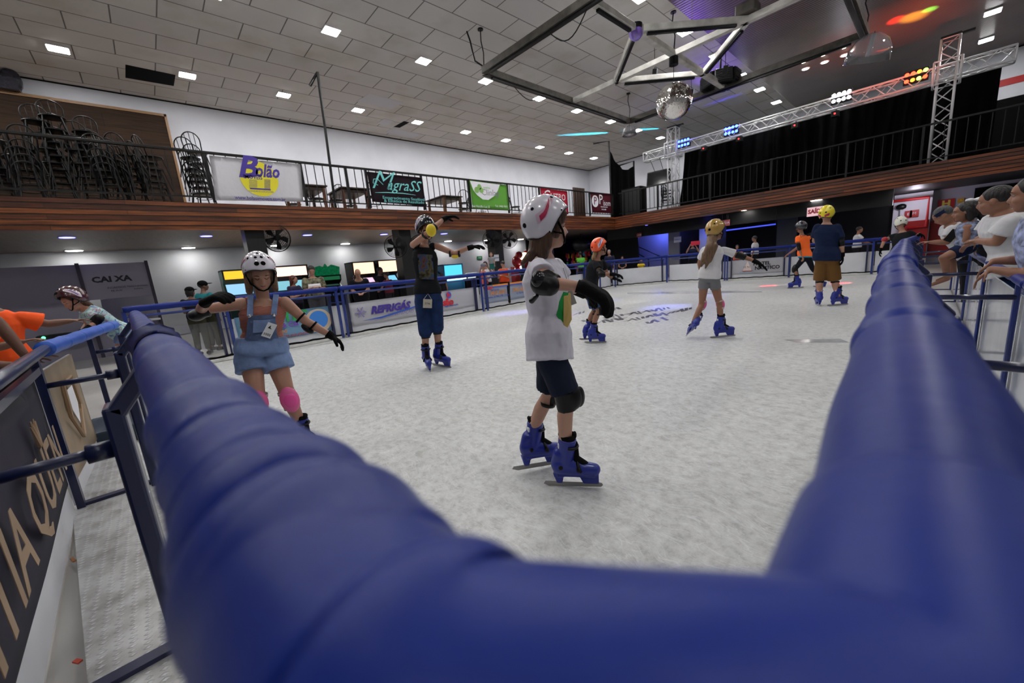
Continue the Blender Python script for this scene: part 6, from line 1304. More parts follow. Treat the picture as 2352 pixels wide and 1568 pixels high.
j = J['ER']; bm = NB(); ball(bm, j + L_(.01, -.05, -.0), 1, 3, (.06, .04, .075), Matrix((L_(1, 0, 0), L_(0, 1, 0), L_(0, 0, 1))).transposed()); o = obj('elbow_pad', bm, pad_yel, gC.t, True); bm = NB(); ax = (J['WR'] - J['SR']).normalized(); band(bm, j.lerp(J['SR'], .25), (j - J['SR']), .05, .03); band(bm, j.lerp(J['WR'], .25), (J['WR'] - j), .046, .03); obj('strap', bm, pad_black, o)
j = J['EL']; ax = (J['WL'] - J['SL']).normalized(); bm = NB(); ball(bm, j + L_(0, -.01, -.04), 1, 2, (.05, .035, .025), Matrix((ax, L_(0, 1, 0), ax.cross(L_(0, 1, 0)))).transposed()); o = obj('elbow_pad', bm, pad_yel, gC.t, True); bm = NB(); band(bm, j - ax * .055, ax, .043, .022); band(bm, j + ax * .06, ax, .041, .022); obj('strap', bm, pad_black, o)
for a in 'LR': bm = NB(); q = J['K' + a].lerp(J['A' + a], .10); cone(bm, q + V(0, 0, .06), q - V(0, 0, .03), .066, .058, cap=False); o = obj('knee_pad', bm, pad_yel, gC.t, True); bm = NB(); band(bm, q - V(0, 0, .035), (0, 0, 1), .055, .03); obj('strap', bm, pad_black, o)
bm = NB(); p = AT(982, 697, P0, -.17); rt = Matrix((L_(1, 0, 0), L_(0, 1, 0), L_(0, 0, 1))).transposed() @ Euler((0, .15, 0)).to_matrix(); box(bm, p, (.11, .003, .11), rot=rt); tube(bm, [p + rt @ V(-.05, 0, .05), J['P'] + gC.f * .13 + V(0, 0, .02), p + rt @ V(.05, 0, .05)], .003, 4); cd = obj('entry_card', bm, mat('card_cream', (.5, .46, .38), .5), gC.t); text('3746', .035, blk, cd, p + rt @ V(0, -.004, 0), rt @ V(1, 0, 0), rt @ V(0, 0, 1), extr=.0005)
skates(gC, [('R', L_(.15, -.98, -.05), L_(0, 0, 1)), ('L', L_(.65, -.72, -.05), L_(0, .0, 1))], 1.12)
# ---------------- D: child in orange helmet
P0 = G(1366, 786); L_ = loc(P0); s = .80
J = mk(P0, dict(H=(1379, 571), N=(1371, 596, .02), SL=(1384, 604, .12), SR=(1368, 606, -.10), EL=(1395, 630, .2), WL=(1410, 640, .3), ER=(1380, 630, -.2), WR=(1409, 629, -.24), P=(1353, 664), HL=(1356, 672, .07), HR=(1352, 672, -.07), KL=(1366, 712, .1), KR=(1376, 713, -.08), AL=(1346, 760, .12), AR=(1359, 770, -.04)), 1.02, (.02, 0))
gD = figure(J, 'child skater in bright orange helmet, black T-shirt and denim shorts', s, 1.1, L_(.95, .25, .05), L_(0, 0, 1), sk_b, .009, torso_fwd=L_(1, 0, -.4), bare_hands=(False, False), eyes='open')
shirt(gD, clothm('tee_black', (.012, .013, .016)), .5, -.06, 't_shirt', .018); pants(gD, mat('denim_mid', (.05, .1, .22), .85, bump=.4, bscale=10, var=.5, vscale=8), .85, 'denim_shorts', .018, loose=.01)
P = gD.Pf; hairdo(gD, h_blond, 'short', .009, [(P(-.08, 0, -.03), P(-.14, 0, -.13), .03, .022), (P(-.14, 0, -.13), P(-.13, 0, -.22), .022, .01)])
helmet(gD.t, P(-.01, 0, .03), gD.face + V(0, 0, .15), gD.hup, gD.hs * 1.02, helm_mat('orange', (.95, .09, .008)), sticker=STO)
glove(gD, 'R', L_(.9, -.1, -.25), L_(.1, 0, 1), curl=.35, s=1.15); glove(gD, 'L', L_(.8, .2, -.2), L_(0, 0, 1))
for a in 'R': bm = NB(); cone(bm, J['ER'].lerp(J['SR'], .25), J['ER'].lerp(J['WR'], .2), .05, .046); ball(bm, J['ER'] + L_(.0, -.03, 0), .045, 2); voxel('elbow_pad', bm, pad_black, gD.t, .009)
for a in 'LR': pad(gD, 'K' + a, L_(1, -.1, .1), pad_black, pad_black, 1.0, (J['H' + a], J['A' + a]))
skates(gD, [('R', L_(.98, -.1, .0), L_(0, 0, 1)), ('L', L_(.9, .3, -.08), L_(0, 0, 1))], 1.02)
# ---------------- E: girl with gold helmet seen from behind
P0 = G(1630, 776); L_ = loc(P0); s = .84
J = mk(P0, dict(H=(1645, 534), N=(1638, 562, -.02), SL=(1618, 574, .0), SR=(1661, 574, .02), EL=(1606, 604, .14), WL=(1612, 632, .26), ER=(1703, 588, .05), WR=(1738, 601, .03), P=(1629, 636), HL=(1617, 648), HR=(1641, 649), KL=(1612, 699, .06), KR=(1653, 699, .06), AL=(1592, 742, -.05), AR=(1655, 758, .02)), 1.05, (.06, 0))
gE = figure(J, 'girl seen from behind in gold helmet, white T-shirt and grey shorts', s, 1.05, L_(.75, .65, .0), L_(0, 0, 1), sk_b, .009, torso_fwd=L_(.2, 1, 0), bare_hands=(True, False), bulk=.95)
shirt(gE, clothm('tee_white2', (.70, .69, .71), .4, 8), .62, -.04, 't_shirt', .015); pants(gE, clothm('grey_marl', (.2, .2, .215), .1, 30), .28, 'shorts', .01, .1)
P = gE.Pf; bk = L_(-.35, -.12, 0)
hairdo(gE, h_light, 'short', .009, [(P(-.06, 0, -.04), J['N'] + L_(-.03, -.12, -.02), .07, .06), (J['N'] + L_(-.03, -.12, -.02), J['N'] + L_(-.11, -.13, -.2), .065, .045), (J['N'] + L_(.01, -.12, -.02), J['N'] + L_(-.05, -.13, -.2), .05, .04), (J['N'] + L_(-.09, -.13, -.12), J['N'] + L_(-.14, -.13, -.27), .05, .015), (J['N'] + L_(-.04, -.13, -.16), J['N'] + L_(-.09, -.13, -.30), .04, .012)])
helmet(gE.t, P(-.01, 0, .035), gE.face + V(0, 0, .12), gE.hup, gE.hs * 1.12, helm_mat('gold', (.42, .25, .05)), sticker=None, vr=1.3)
glove(gE, 'R', L_(.75, -.05, -.62), L_(.5, 0, .7), curl=.12, s=1.2, spread=.8)
bm = NB(); cone(bm, J['ER'].lerp(J['SR'], .3), J['ER'].lerp(J['WR'], .28), .05, .042, cap=False); ball(bm, J['ER'] + L_(0, .02, .01), .045, 2); voxel('elbow_pad', bm, pad_black, gE.t, .009)
for a in 'LR': pad(gE, 'K' + a, L_(.35, 1, .1), pad_pink, strap_w, 1.15, (J['H' + a], J['A' + a]))
skates(gE, [('R', L_(.94, .3, .05), L_(0, 0, 1)), ('L', L_(-.35, .75, -.5), L_(.45, .45, .8))], 1.05)
# ---------------- F: orange shirt, black helmet
P0 = G(1850, 661); L_ = loc(P0); s = .95
J = mk(P0, dict(H=(1838, 524), N=(1842, 540), SL=(1832, 546, -.08), SR=(1858, 546, .12), EL=(1834, 567, -.15), WL=(1842, 588, -.1), ER=(1826, 573, .2), WR=(1811, 583, .3), P=(1849, 588), HL=(1845, 594), HR=(1857, 594), KL=(1827, 617), KR=(1866, 617, .05), AL=(1832, 649), AR=(1888, 649, .1)), 1.15, (0, 0))
gF = figure(J, 'skater in black helmet, bright orange T-shirt and black leggings at the far barrier', s, 1.0, L_(-.85, .5, 0), L_(0, 0, 1), sk_b, .014, torso_fwd=L_(-.6, .6, 0), bare_hands=(True, True), bulk=.95)
shirt(gF, clothm('tee_orange', (.95, .16, .03), .2, 8), .5, -.02, 't_shirt', .016, wr=0); text('DRIVE', .09, blk, gF.t, AT(1851, 540, P0, -.17), L_(1, 0, .12), L_(0, 0, 1), extr=.001)
bm = NB(); loft(bm, [gF.rg(-.06, .162 * gF.k + .016, .118 * gF.k + .016), gF.rg(.02, .162 * gF.k + .017, .118 * gF.k + .017)]); obj('blue_hem', bm, mat('teal_hem', (.02, .3, .45), .7), gF.t, True)
pants(gF, clothm('leggings', (.008, .009, .014)), 1.85, 'leggings', .006); helmet(gF.t, gF.Pf(-.01, 0, .03), gF.face, gF.hup, gF.hs * 1.1, helm_mat('black')); hairdo(gF, h_black, 'short', .012)
bm = NB(); cone(bm, J['EL'].lerp(J['SL'], .3), J['EL'].lerp(J['WL'], .25), .052, .046); voxel('elbow_pad', bm, pad_black, gF.t, .012)
pad(gF, 'KL', L_(-.8, -.3, 0), pad_black, pad_black, 1.3, (J['HL'], J['AL']))
skates(gF, [('L', L_(-.95, -.2, 0), L_(0, 0, 1)), ('R', L_(.55, .5, -.1), L_(0, 0, 1))], 1.15)
# ---------------- G: man with yellow helmet seen from behind
P0 = G(1906, 702); L_ = loc(P0); s = 1.0
J = mk(P0, dict(H=(1899, 496), N=(1899, 514), SL=(1878, 522), SR=(1922, 522), EL=(1871, 553, .05), WL=(1890, 540, .28), ER=(1932, 556, .0), WR=(1935, 586, -.02), P=(1899, 592), HL=(1889, 600), HR=(1911, 600), KL=(1883, 643, .05), KR=(1917, 643, .05), AL=(1881, 686), AR=(1924, 684)), 1.15, (0, 0))
gG = figure(J, 'broad skater seen from behind in yellow helmet, navy T-shirt and brown shorts', s, 1.0, L_(.35, .93, 0), L_(0, 0, 1), sk_a, .012, torso_fwd=L_(0, 1, 0), bare_hands=(True, False), bulk=1.13)
shirt(gG, clothm('tee_navy', (.008, .016, .05)), .75, -.08, 't_shirt', .022, flare=.01); pants(gG, clothm('shorts_brown', (.15, .075, .022), .4, 8), 1.0, 'shorts', .02, loose=.02)
helmet(gG.t, gG.Pf(-.01, 0, .03), gG.face, gG.hup, gG.hs * 1.08, helm_mat('yellow', (.85, .72, .01)), sticker=[(st_pink, .8, .93, 2.3, 2.9, .002)]); hairdo(gG, h_black, 'short', .012)
glove(gG, 'R', L_(.1, -.1, -1), L_(1, 0, 0), curl=.3, s=1.1); bm = NB(); cone(bm, J['ER'].lerp(J['SR'], .28), J['ER'].lerp(J['WR'], .2), .062, .052); ball(bm, J['ER'] + L_(0, -.03, 0), .05, 2); voxel('elbow_pad', bm, pad_black, gG.t, .01)
for a in 'LR': bm = NB(); q = J['K' + a].lerp(J['A' + a], .12); band(bm, q, V(0, 0, 1), .064, .03); obj('knee_strap', bm, pad_black, gG.t)
skates(gG, [('L', L_(-.25, .95, -.05), L_(0, 0, 1)), ('R', L_(.8, .55, .0), L_(0, 0, 1))], 1.15)
# ---------------- H: white helmet, black shirt at the far end of the right rail
P0 = ray(2060, 600); P0 = V(P0.x, P0.y, 0).normalized() * 12.6; L_ = loc(P0); s = .95
J = mk(P0, dict(H=(2068, 516), N=(2073, 533), SL=(2058, 541, .05), SR=(2090, 535, -.05), EL=(2032, 550), WL=(2022, 574, -.05), ER=(2102, 545, .0), WR=(2112, 536, -.05), P=(2068, 583), HL=(2060, 589), HR=(2074, 589), KL=(2054, 615), KR=(2072, 615), AL=(2052, 648), AR=(2070, 648)), 1.1, (0, 0))
gH = figure(J, 'skater in white helmet, black T-shirt and white shorts holding the right rail', s, 1.0, L_(-.3, .9, -.2), L_(0, 0, 1), sk_a, .014, torso_fwd=L_(0, 1, 0), bare_hands=(False, False))
shirt(gH, clothm('tee_black'), .6, -.02, 't_shirt', .022, wr=0); pants(gH, clothm('shorts_white', (.6, .6, .62), .3, 8), .98, 'shorts', .02, wr=0); helmet(gH.t, gH.Pf(-.01, 0, .03), gH.face, gH.hup, gH.hs * 1.08, helm_mat('cream', (.72, .72, .62)))
glove(gH, 'L', L_(-.1, 0, -1), L_(-1, 0, 0)); glove(gH, 'R', L_(.7, 0, -.6), L_(0, 0, 1)); bm = NB(); ball(bm, J['EL'], .06, 2); obj('elbow_pad', bm, mat('pad_red', (.4, .02, .03), .4), gH.t, True); skates(gH, [('L', L_(-.2, .9, 0), L_(0, 0, 1)), ('R', L_(.2, .9, 0), L_(0, 0, 1))], 1.1)
# ---------------- I: burgundy helmet girl leaning over the gate rail
P0 = ray(190, 760); P0 = V(P0.x, P0.y, 0).normalized() * 6.6; L_ = loc(P0); s = .86
J = mk(P0, dict(H=(168, 692), N=(192, 708, .04), SR=(208, 722, -.15), SL=(196, 715, .18), ER=(228, 735, -.2), WR=(196, 757, -.28), EL=(200, 745, .25), WL=(185, 765, .1), P=(282, 765, .12), HR=(282, 775, .02), HL=(288, 772, .2), KR=(275, 825, .0), KL=(290, 825, .2), AR=(282, 866, .15), AL=(298, 866, .3)))
gI = figure(J, 'girl in burgundy helmet and pale blue patterned top leaning forward on the rail', s, 1.05, L_(-.85, -.35, -.4), L_(-.3, 0, .9), sk_a, .008, torso_fwd=L_(-.5, -.3, -.8), bare_hands=(False, False), eyes='open', bulk=.9)
m_ty, N, Lk, B = nodes('tie_dye'); tc = N.new('ShaderNodeTexCoord'); nz = N.new('ShaderNodeTexNoise'); nz.inputs['Scale'].default_value = 11; nz.inputs['Detail'].default_value = 3; nz.inputs['Distortion'].default_value = 2; Lk.new(tc.outputs['Object'], nz.inputs[0]); cr = ramp(N, Lk, nz.outputs[0], [(.38, (.06, .09, .28)), (.45, (.3, .5, .5)), (.55, (.42, .6, .58)), (.62, (.3, .12, .2)), (.68, (.4, .55, .55))]); Lk.new(cr.outputs[0], B.inputs['Base Color']); B.inputs['Roughness'].default_value = .8
shirt(gI, m_ty, .55, -.02, 't_shirt', .02); pants(gI, denim, .3, 'shorts', .015, .1); P = gI.Pf
hairdo(gI, h_brown, 'short', .008, [(P(-.06, 0, -.03), P(-.10, 0, -.12), .05, .03), (P(-.08, 0, -.05), J['N'] + L_(.06, 0, .04), .04, .02)])
helmet(gI.t, P(-.01, 0, .03), gI.face + V(0, 0, .25), gI.hup, gI.hs * 1.06, helm_mat('burgundy', (.05, .006, .012)), sticker=STO)
glove(gI, 'R', L_(-.75, -.2, -.6), L_(-.4, 0, .8), curl=.5, s=1.2, cuff=.06); glove(gI, 'L', L_(-.7, -.2, -.6), L_(0, 0, 1)); bm = NB(); j = J['ER']; cone(bm, j.lerp(J['SR'], .4), j.lerp(J['WR'], .22), .052, .045); ball(bm, j + L_(0, -.02, .02), .05, 2); voxel('elbow_pad', bm, pad_black, gI.t, .008)
# ---------------- J: person in orange T-shirt reaching out
P0 = ray(10, 780); P0 = V(P0.x, P0.y, 0).normalized() * 5.9; L_ = loc(P0); s = .98
J = mk(P0, dict(H=(-70, 680, .05), N=(-25, 712, .02), SL=(48, 730, .0), SR=(-72, 738, .05), EL=(110, 744, .02), WL=(162, 737, .0), ER=(-20, 800, -.25), WR=(50, 785, -.3), P=(10, 835, .1), HL=(32, 852, .05), HR=(-15, 858, .1), KL=(50, 925, .1), KR=(0, 935, .1), AL=(75, 990, .15), AR=(20, 1000, .1)))
gJ = figure(J, 'person in bright orange T-shirt stretching one arm towards the burgundy helmet girl', s, 1.0, L_(.8, .2, -.4), L_(0, 0, 1), sk_c, .009, torso_fwd=L_(.3, -1, 0), bulk=1.05, hcurl=.3)
shirt(gJ, mat('tee_orange2', (.95, .11, .02), .7, bump=.3, bscale=8), .72, -.05, 't_shirt', .022, srad=1.25); pants(gJ, clothm('trousers_dark', (.01, .01, .014)), 1.9, 'trousers', .02); hairdo(gJ, h_black, 'short', .012)
# ---------------- K: dark-armed spectator at the far left, both hands on the railing
P0 = ray(-130, 800); P0 = V(P0.x, P0.y, 0).normalized() * 4.3; L_ = loc(P0); s = .95
J = mk(P0, dict(H=(-150, 600), N=(-140, 660), SL=(-75, 690, .1), SR=(-190, 700, -.1), EL=(-5, 740, .05), WL=(62, 822, .0), ER=(-50, 840, -.15), WR=(28, 838, -.1), P=(-130, 870), HL=(-100, 895), HR=(-150, 900), KL=(-90, 1000), KR=(-140, 1010), AL=(-70, 1110), AR=(-125, 1120)))
gK = figure(J, 'spectator with dark arms and red nails resting hands on the outer railing at far left', s, 1.0, L_(1, 0, -.2), L_(0, 0, 1), sk_c, .007, torso_fwd=L_(.7, .3, 0), hand_dir=[L_(.9, .25, -.05), L_(.9, .25, 0)], hand_nrm=[L_(0, 0, 1), L_(0, 0, 1)], hcurl=.15)
shirt(gK, clothm('top_black', (.008, .008, .01)), .45, -.05, 'top', .02); pants(gK, clothm('trousers_dark'), 1.9, 'trousers', .02); hairdo(gK, h_black, 'long', .012)
# ---------------- right side spectators
def sp(u, d):
    r = ray(u, 600); return V(r.x, r.y, 0).normalized() * d
P0 = sp(2320, 5.7); L_ = loc(P0); s = 1.0   # L: man in white T-shirt holding the little girl
J = mk(P0, dict(H=(2283, 462), N=(2302, 488, .05), SR=(2320, 512, -.15), SL=(2278, 508, .2), ER=(2290, 555, -.12), WR=(2248, 553, .05), EL=(2262, 545, .2), WL=(2238, 556, .25), P=(2338, 620, .05), HR=(2345, 640, -.05), HL=(2332, 640, .15), KR=(2340, 740), KL=(2330, 740, .15), AR=(2330, 850), AL=(2315, 840, .15)))
gL = figure(J, 'dark-haired man in white T-shirt holding a little girl at the right railing', s, 1.0, L_(-.95, .1, -.15), L_(-.1, 0, 1), sk_b, .01, torso_fwd=L_(-1, 0, -.3), eyes='open', bulk=1.15)
shirt(gL, clothm('tee_white3', (.6, .6, .62), .4, 6), .6, -.06, 't_shirt', .03, flare=.02, srad=1.05); pants(gL, mat('denim_dark'), 1.9, 'trousers', .02); hairdo(gL, h_black, 'short', .01)
P0 = sp(2215, 6.3); L_ = loc(P0); s = .60   # M: little girl sitting on the rail
J = mk(P0, dict(H=(2214, 487), N=(2225, 508, .02), SR=(2222, 522, -.08), SL=(2238, 516, .1), ER=(2220, 546, -.1), WR=(2211, 568, -.08), EL=(2246, 545, .1), WL=(2240, 570, .1), P=(2226, 562), HR=(2212, 572, -.05), HL=(2222, 568, .07), KR=(2166, 592, -.15), KL=(2180, 590, .0), AR=(2172, 636, -.1), AL=(2190, 630, .05)))
J['AR'] = AT(2176, 640, P0, -.1)
gM = figure(J, 'barefoot little girl with dark curls and white bow sitting on the right railing', s, 1.35, L_(-.95, -.2, -.1), L_(0, 0, 1), sk_b, .007, torso_fwd=L_(-1, 0, 0), eyes='open', bulk=1.2)
bm = NB()
for a in 'LR': cone(bm, gM.J['A' + a], gM.J['A' + a] + L_(-.11, -.02, -.06), .024, .018)
voxel('foot', bm, sk_b, gM.t, .007)
shirt(gM, mat('pattern_navy_white', (.2, .23, .34), .8, var=.8, vscale=30), 0, -.03, 'top', .012); pants(gM, clothm('shorts_navy2', (.008, .015, .05)), .55, 'shorts', .014)
hairdo(gM, h_black, 'bob', .008, [(gM.Pf(-.06, 0, .05), gM.Pf(-.15, 0, -.02), .06, .06), (gM.Pf(-.15, 0, -.02), gM.Pf(-.17, 0, -.14), .06, .03)])
bm = NB(); c_ = gM.Pf(-.09, 0, .13); ball(bm, c_ + L_(.03, 0, 0), .03, 2, (1.2, .6, .7)); ball(bm, c_ - L_(.03, 0, 0), .03, 2, (1.2, .6, .7)); ball(bm, c_, .014, 1); obj('hair_bow', bm, white_cloth, gM.t, True)
P0 = sp(2185, 8.2); L_ = loc(P0); s = .97   # N: man with dark headband and phone
J = mk(P0, dict(H=(2166, 496), N=(2182, 517, .05), SR=(2185, 527, -.12), SL=(2172, 524, .15), ER=(2175, 556, -.15), WR=(2138, 556, -.15), EL=(2172, 550, .15), WL=(2192, 545, -.1), P=(2225, 585, .2), HR=(2226, 590, .1), HL=(2222, 590, .3), KR=(2225, 640, .2), KL=(2222, 640, .3), AR=(2225, 700, .2), AL=(2222, 700, .3)))
gN = figure(J, 'grey-haired man in white T-shirt looking down at a phone over the right railing', s, 1.05, L_(-.75, -.1, -.6), L_(-.5, 0, .8), sk_b, .012, torso_fwd=L_(-1, 0, -.5), bulk=1.1)
shirt(gN, clothm('tee_white3'), .55, -.04, 't_shirt', .02); pants(gN, clothm('trousers_dark'), 1.9, 'trousers', .02); hairdo(gN, hairm('hair_pepper', (.06, .06, .065)), 'short', .012)
bm = NB(); band(bm, gN.Pf(-.01, 0, .045), gN.hup, .086, .045); obj('headband', bm, mat('band_navy', (.01, .015, .05), .6), gN.t)
bm = NB(); p = AT(2186, 541, P0, -.25); box(bm, p, (.085, .012, .16), rot=Matrix((L_(1, 0, 0), L_(0, 1, 0), L_(0, 0, 1))).transposed() @ Euler((0, .5, 0)).to_matrix()); tag(obj('mobile_phone', bm, black_plastic, bevel=.006), 'dark mobile phone held over the right railing beside the grey-haired man', 'phone')
P0 = sp(2350, 4.3); L_ = loc(P0); s = .95   # O: woman at the right edge with crossed forearms
J = mk(P0, dict(H=(2372, 445), N=(2392, 490, .05), SR=(2398, 530, -.15), SL=(2372, 520, .15), ER=(2366, 632, -.18), WR=(2276, 618, -.1), EL=(2362, 595, .15), WL=(2282, 600, .08), P=(2420, 690, .1), HR=(2425, 710), HL=(2415, 710, .2), KR=(2410, 860), KL=(2400, 860, .2), AR=(2400, 1030), AL=(2380, 1020, .2)))
gO = figure(J, 'woman at the right edge in blue floral top, forearms hanging over the railing', s, 1.02, L_(-.97, .1, -.1), L_(0, 0, 1), sk_b, .008, torso_fwd=L_(-1, 0, -.3), eyes='open', hand_dir=[L_(-.6, .1, -.75), L_(-.6, -.1, -.8)], hand_nrm=[L_(-.7, 0, .6), L_(-.7, 0, .6)], hcurl=.25)
shirt(gO, mat('floral_blue', (.32, .36, .55), .7, var=.7, vscale=16), .35, -.05, 'top', .025, srad=1.0); pants(gO, mat('denim_mid'), 1.9, 'jeans', .02); hairdo(gO, h_black, 'bob', .01)
P0 = sp(2262, 7.2); L_ = loc(P0); s = .7
J = mk(P0, dict(H=(2262, 478), N=(2268, 496), SR=(2280, 505), SL=(2258, 505), ER=(2285, 530), WR=(2280, 555), EL=(2255, 530), WL=(2262, 555), P=(2270, 560), HR=(2276, 566), HL=(2264, 566), KR=(2276, 620), KL=(2264, 620), AR=(2276, 670), AL=(2264, 670)))
gp = figure(J, 'brown-haired child half hidden between the little girl and the man in white', s, 1.25, L_(-.9, -.3, 0), L_(0, 0, 1), sk_b, .012, torso_fwd=L_(-1, 0, 0)); shirt(gp, white_cloth, .5, -.03, 't_shirt', .015); pants(gp, clothm('trousers_dark'), .9, 'shorts', .015); hairdo(gp, h_light, 'short', .012)
# ---------------- background spectators, built from a standing pose
def stand(u, v, d, z_top, fwd, label, skin_, hair_, hk, top_m, leg_m, arms='down', sleeve=.5, s=None, lean=0, hs=1.0, vox=.016, cap=None, bulk=1.0, face_=None, long_leg=1.9, zb=0.0):
    """u: head column, d: ground distance, z_top: crown height"""
    r = ray(u, v); P0 = V(r.x, r.y, 0).normalized() * d; z_top = AT(u, v, P0).z; L_ = loc(P0); f = L_(*fwd).normalized(); f = V(f.x, f.y, 0).normalized(); rt = V(f.y, -f.x, 0); h = s * 1.75 if s else z_top - zb; s = h / 1.75; U = V(0, 0, 1)
    ln = lambda z: f * (lean * max(0, z - .9 * s) / (.6 * s))
    def q(x, y, z): z2 = z * s; return P0 + rt * (x * s) + f * (y * s) + U * (zb + z2) + ln(z2)
    P0 = P0 - ln(1.62 * s)
    J = dict(H=q(0, .04, 1.62), N=q(0, -.0, 1.45), SL=q(-.185, 0, 1.40), SR=q(.185, 0, 1.40), P=q(0, 0, .97), HL=q(-.09, 0, .90), HR=q(.09, 0, .90), KL=q(-.1, .03, .5), KR=q(.1, .03, .5), AL=q(-.11, 0, .09), AR=q(.11, 0, .09))
    A = dict(down=((.23, -.02, 1.1), (.22, .06, .85)), rail=((.22, .18, 1.14), (.10, .38, 1.08)), phone=((.22, .05, 1.12), (.09, .27, 1.2)), up=((.25, .12, 1.28), (.12, .25, 1.55)), cross=((.22, .05, 1.12), (-.05, .22, 1.12)))[arms]
    for sd, nm in ((-1, 'L'), (1, 'R')):
        J['E' + nm] = q(sd * A[0][0], *A[0][1:]); J['W' + nm] = q(sd * A[1][0], *A[1][1:])
    g = figure(J, label, s, hs, face_ and L_(*face_) or (f + V(0, 0, -.12)), (0, 0, 1), skin_, vox, torso_fwd=f, bulk=bulk, eyes='open' if d < 12 else None)
    shirt(g, top_m, sleeve, -.05, 'shirt', .02, wr=0); pants(g, leg_m, long_leg, 'trousers', .02, wr=0)
    if hk: hairdo(g, hair_, hk, vox)
    bm = NB()
    for a in 'LR': cone(bm, J['A' + a] + f * -.04 - U * .04, J['A' + a] + f * .13 * s - U * .05, .042, .036)
    obj('shoes', bm, black_plastic, g.t, True)
    if cap:
        bm = NB(); ball(bm, g.Pf(-.012, 0, .055), 1, 3, (.108 * g.hs, .094 * g.hs, .088 * g.hs), g.R); c_ = g.Pf(.12, 0, .06); ball(bm, c_, 1, 2, (.07 * g.hs, .07 * g.hs, .012 * g.hs), g.R); obj('cap', bm, cap, g.t, True)
    return g, L_
tr = clothm('trousers_dark'); kh = clothm('khaki', (.03, .03, .018)); teal = clothm('tee_teal', (.02, .2, .22)); camo = mat('camo', (.16, .15, .1), .8, var=.85, vscale=14)
dkt = clothm('tee_dark', (.012, .012, .016)); mrn = clothm('tee_maroon', (.09, .012, .02))
stand(433, 659, 10.2, 0, (.3, .9, 0), 'person in black cap and black top at the left barrier, left of a teal top', sk_c, h_black, 'bob', dkt, kh, 'cross', vox=.014, cap=black_matte, face_=(.5, .5, 0))
stand(461, 645, 10.6, 0, (.6, .5, 0), 'person in black cap and teal top standing behind the left barrier', sk_c, h_black, 'short', teal, kh, 'down', vox=.014, cap=black_matte, face_=(1, .2, 0))
stand(670, 632, 10.8, 0, (.7, -.6, 0), 'woman with long red hair beside the man in camouflage', sk_a, h_red, 'long', clothm('tee_plum', (.03, .025, .06)), tr, 'phone', face_=(.9, -.3, -.1))
g, L_ = stand(713, 610, 10.6, 0, (.1, -1, 0), 'man in camouflage and white T-shirt looking down behind the barrier', sk_a, h_black, 'short', camo, clothm('trousers_grey', (.06, .06, .07)), 'phone', .7, bulk=1.15, face_=(.1, -.8, -.5))
bm = NB(); k = g.k; loft(bm, [g.rg(.3, .125 * k + .028, .105 * k + .03), g.rg(.55, .13 * k + .028, .110 * k + .032), g.rg(.68, .135 * k + .026, .113 * k + .03)]); obj('white_panel', bm, white_cloth, g.t, True)
stand(822, 630, 10.2, 0, (0, -1, 0), 'bald man in black leaning his forearms on the rail under the bright marquees', sk_a, hairm('hair_stubble', (.05, .03, .02)), None, dkt, tr, 'rail', .5, s=.86, lean=.5, bulk=1.3, face_=(.15, -.7, -.6))
stand(870, 613, 13.2, 0, (.6, -.6, 0), 'man in black T-shirt turned sideways left of the black column', sk_c, h_black, 'short', dkt, tr, 'phone', face_=(.9, -.2, -.2))
stand(888, 624, 12.5, 0, (-.7, .5, 0), 'person in maroon T-shirt in front of the black column', sk_b, h_black, 'short', mrn, tr, 'rail', face_=(-.9, .3, 0))
stand(944, 613, 13.5, 0, (.5, .8, 0), 'person with dark hair and beige top behind the tank top man', sk_b, h_black, 'bob', clothm('top_beige', (.3, .25, .15)), tr, 'down')
stand(1013, 627, 13.5, 0, (.4, .9, 0), 'person with long black hair right of the tank top man', sk_b, h_black, 'long', dkt, tr, 'down')
g, L_ = stand(1108, 605, 12.4, 0, (.7, .3, 0), 'grey-haired woman in salmon vest behind the right part of the long barrier', sk_a, h_grey, 'short', clothm('vest_salmon', (.6, .12, .1)), tr, 'phone', 0, face_=(.95, .2, 0), cap=mat('grey_scarf', (.2, .2, .25), .8))
stand(1114, 600, 13.0, 0, (-.2, -1, 0), 'dark-haired woman holding her hand to her face beside the baby', sk_a, h_black, 'bob', white_cloth, tr, 'up')
g, L_ = stand(1129, 599, 12.8, 0, (0, -1, 0), 'baby in grey top held up beside the black column', sk_d, h_brown, 'short', clothm('top_grey', (.25, .27, .28)), clothm('trunks_teal', (.02, .16, .14)), 'down', s=.42, hs=1.5, zb=.98, vox=.012, long_leg=.9)
stand(1155, 599, 12.4, 0, (-.3, -1, 0), 'man in orange red vest looking down right of the black column', sk_a, h_black, 'short', clothm('vest_orange', (.65, .07, .02)), tr, 'phone', 0, bulk=1.08, face_=(-.4, -.6, -.5))
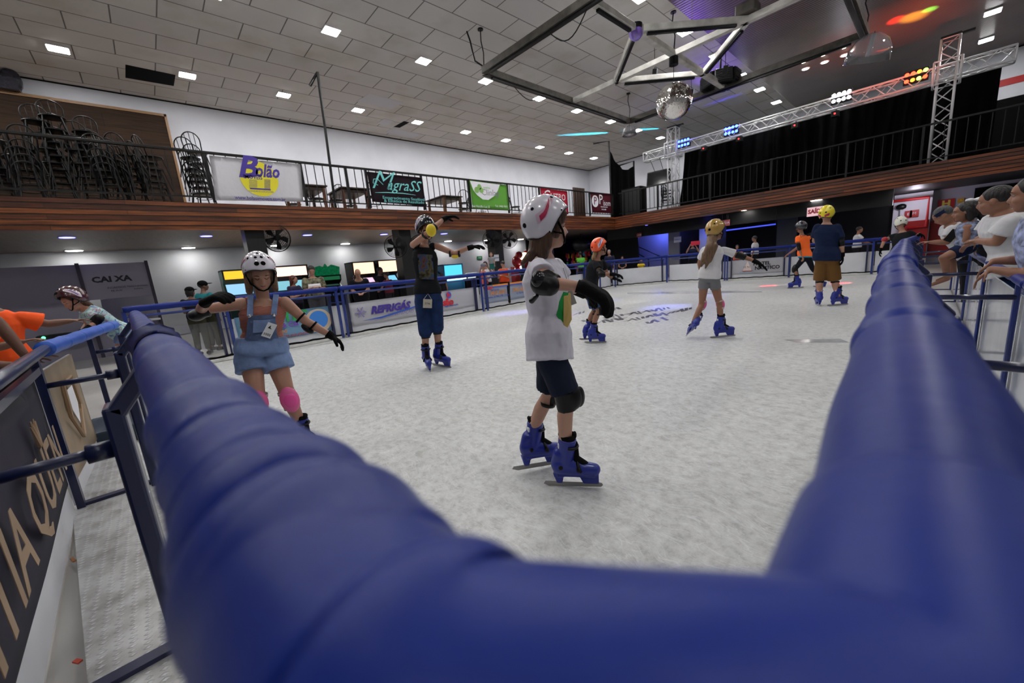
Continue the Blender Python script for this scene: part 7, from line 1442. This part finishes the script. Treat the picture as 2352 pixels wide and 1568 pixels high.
stand(1201, 603, 15.4, 0, (.2, 1, 0), 'dark-haired person riding in front of the red motorbike machine', sk_b, h_black, 'long', dkt, tr, 'rail')
stand(1333, 577, 18.0, 0, (-.6, .6, 0), 'person in bright green T-shirt at the plush toy machines', sk_c, h_black, 'short', clothm('tee_green', (.12, .5, .06)), tr, 'down', vox=.02)
stand(1399, 573, 18.0, 0, (-.3, -1, 0), 'grey-haired person in dark shirt behind the orange helmet child', sk_a, h_grey, 'short', clothm('shirt_navy', (.015, .02, .05)), tr, 'down', vox=.02)
stand(1429, 590, 18.2, 0, (0, -1, 0), 'small person in dark top by the angled far barrier', sk_b, h_black, 'short', dkt, tr, 'rail', vox=.02, s=.72)
stand(1472, 599, 18.2, 0, (.2, -1, 0), 'child in yellow top peeping over the far barrier', sk_b, h_brown, 'short', clothm('top_yellow', (.6, .45, .02)), tr, 'rail', vox=.02, s=.6, hs=1.2)
g, L_ = stand(1591, 565, 18.4, 0, (0, -1, 0), 'person filming with a red phone behind the far barrier', sk_a, h_brown, 'short', clothm('shirt_navy'), tr, 'up', vox=.02, s=.92)
bm = NB(); c_ = (g.J['WL'] + g.J['WR']) / 2 + L_(.1, -.12, .1); box(bm, c_, (.34, .02, .16), rot=Matrix((L_(1, 0, 0), L_(0, 1, 0), L_(0, 0, 1))).transposed()); tag(obj('mobile_phone', bm, mat('phone_red', (.6, .02, .05), .4), bevel=.01), 'red phone held up left of the gold helmet', 'phone')
stand(1735, 541, 19.0, 0, (-1, .3, 0), 'person in white T-shirt walking under the far balcony right of the gold helmet', sk_b, h_black, 'short', clothm('tee_white3'), tr, 'down', vox=.02)
stand(1693, 573, 18.6, 0, (0, -1, 0), 'person in coral top crouching behind the hotel banner', sk_b, h_black, 'short', clothm('top_coral', (.6, .1, .07)), tr, 'rail', vox=.02, s=.75)
stand(1972, 520, 18.4, 0, (.9, .2, 0), 'boy in white T-shirt resting his arm on the far rail', sk_b, h_black, 'short', clothm('tee_white3'), tr, 'rail', vox=.02)
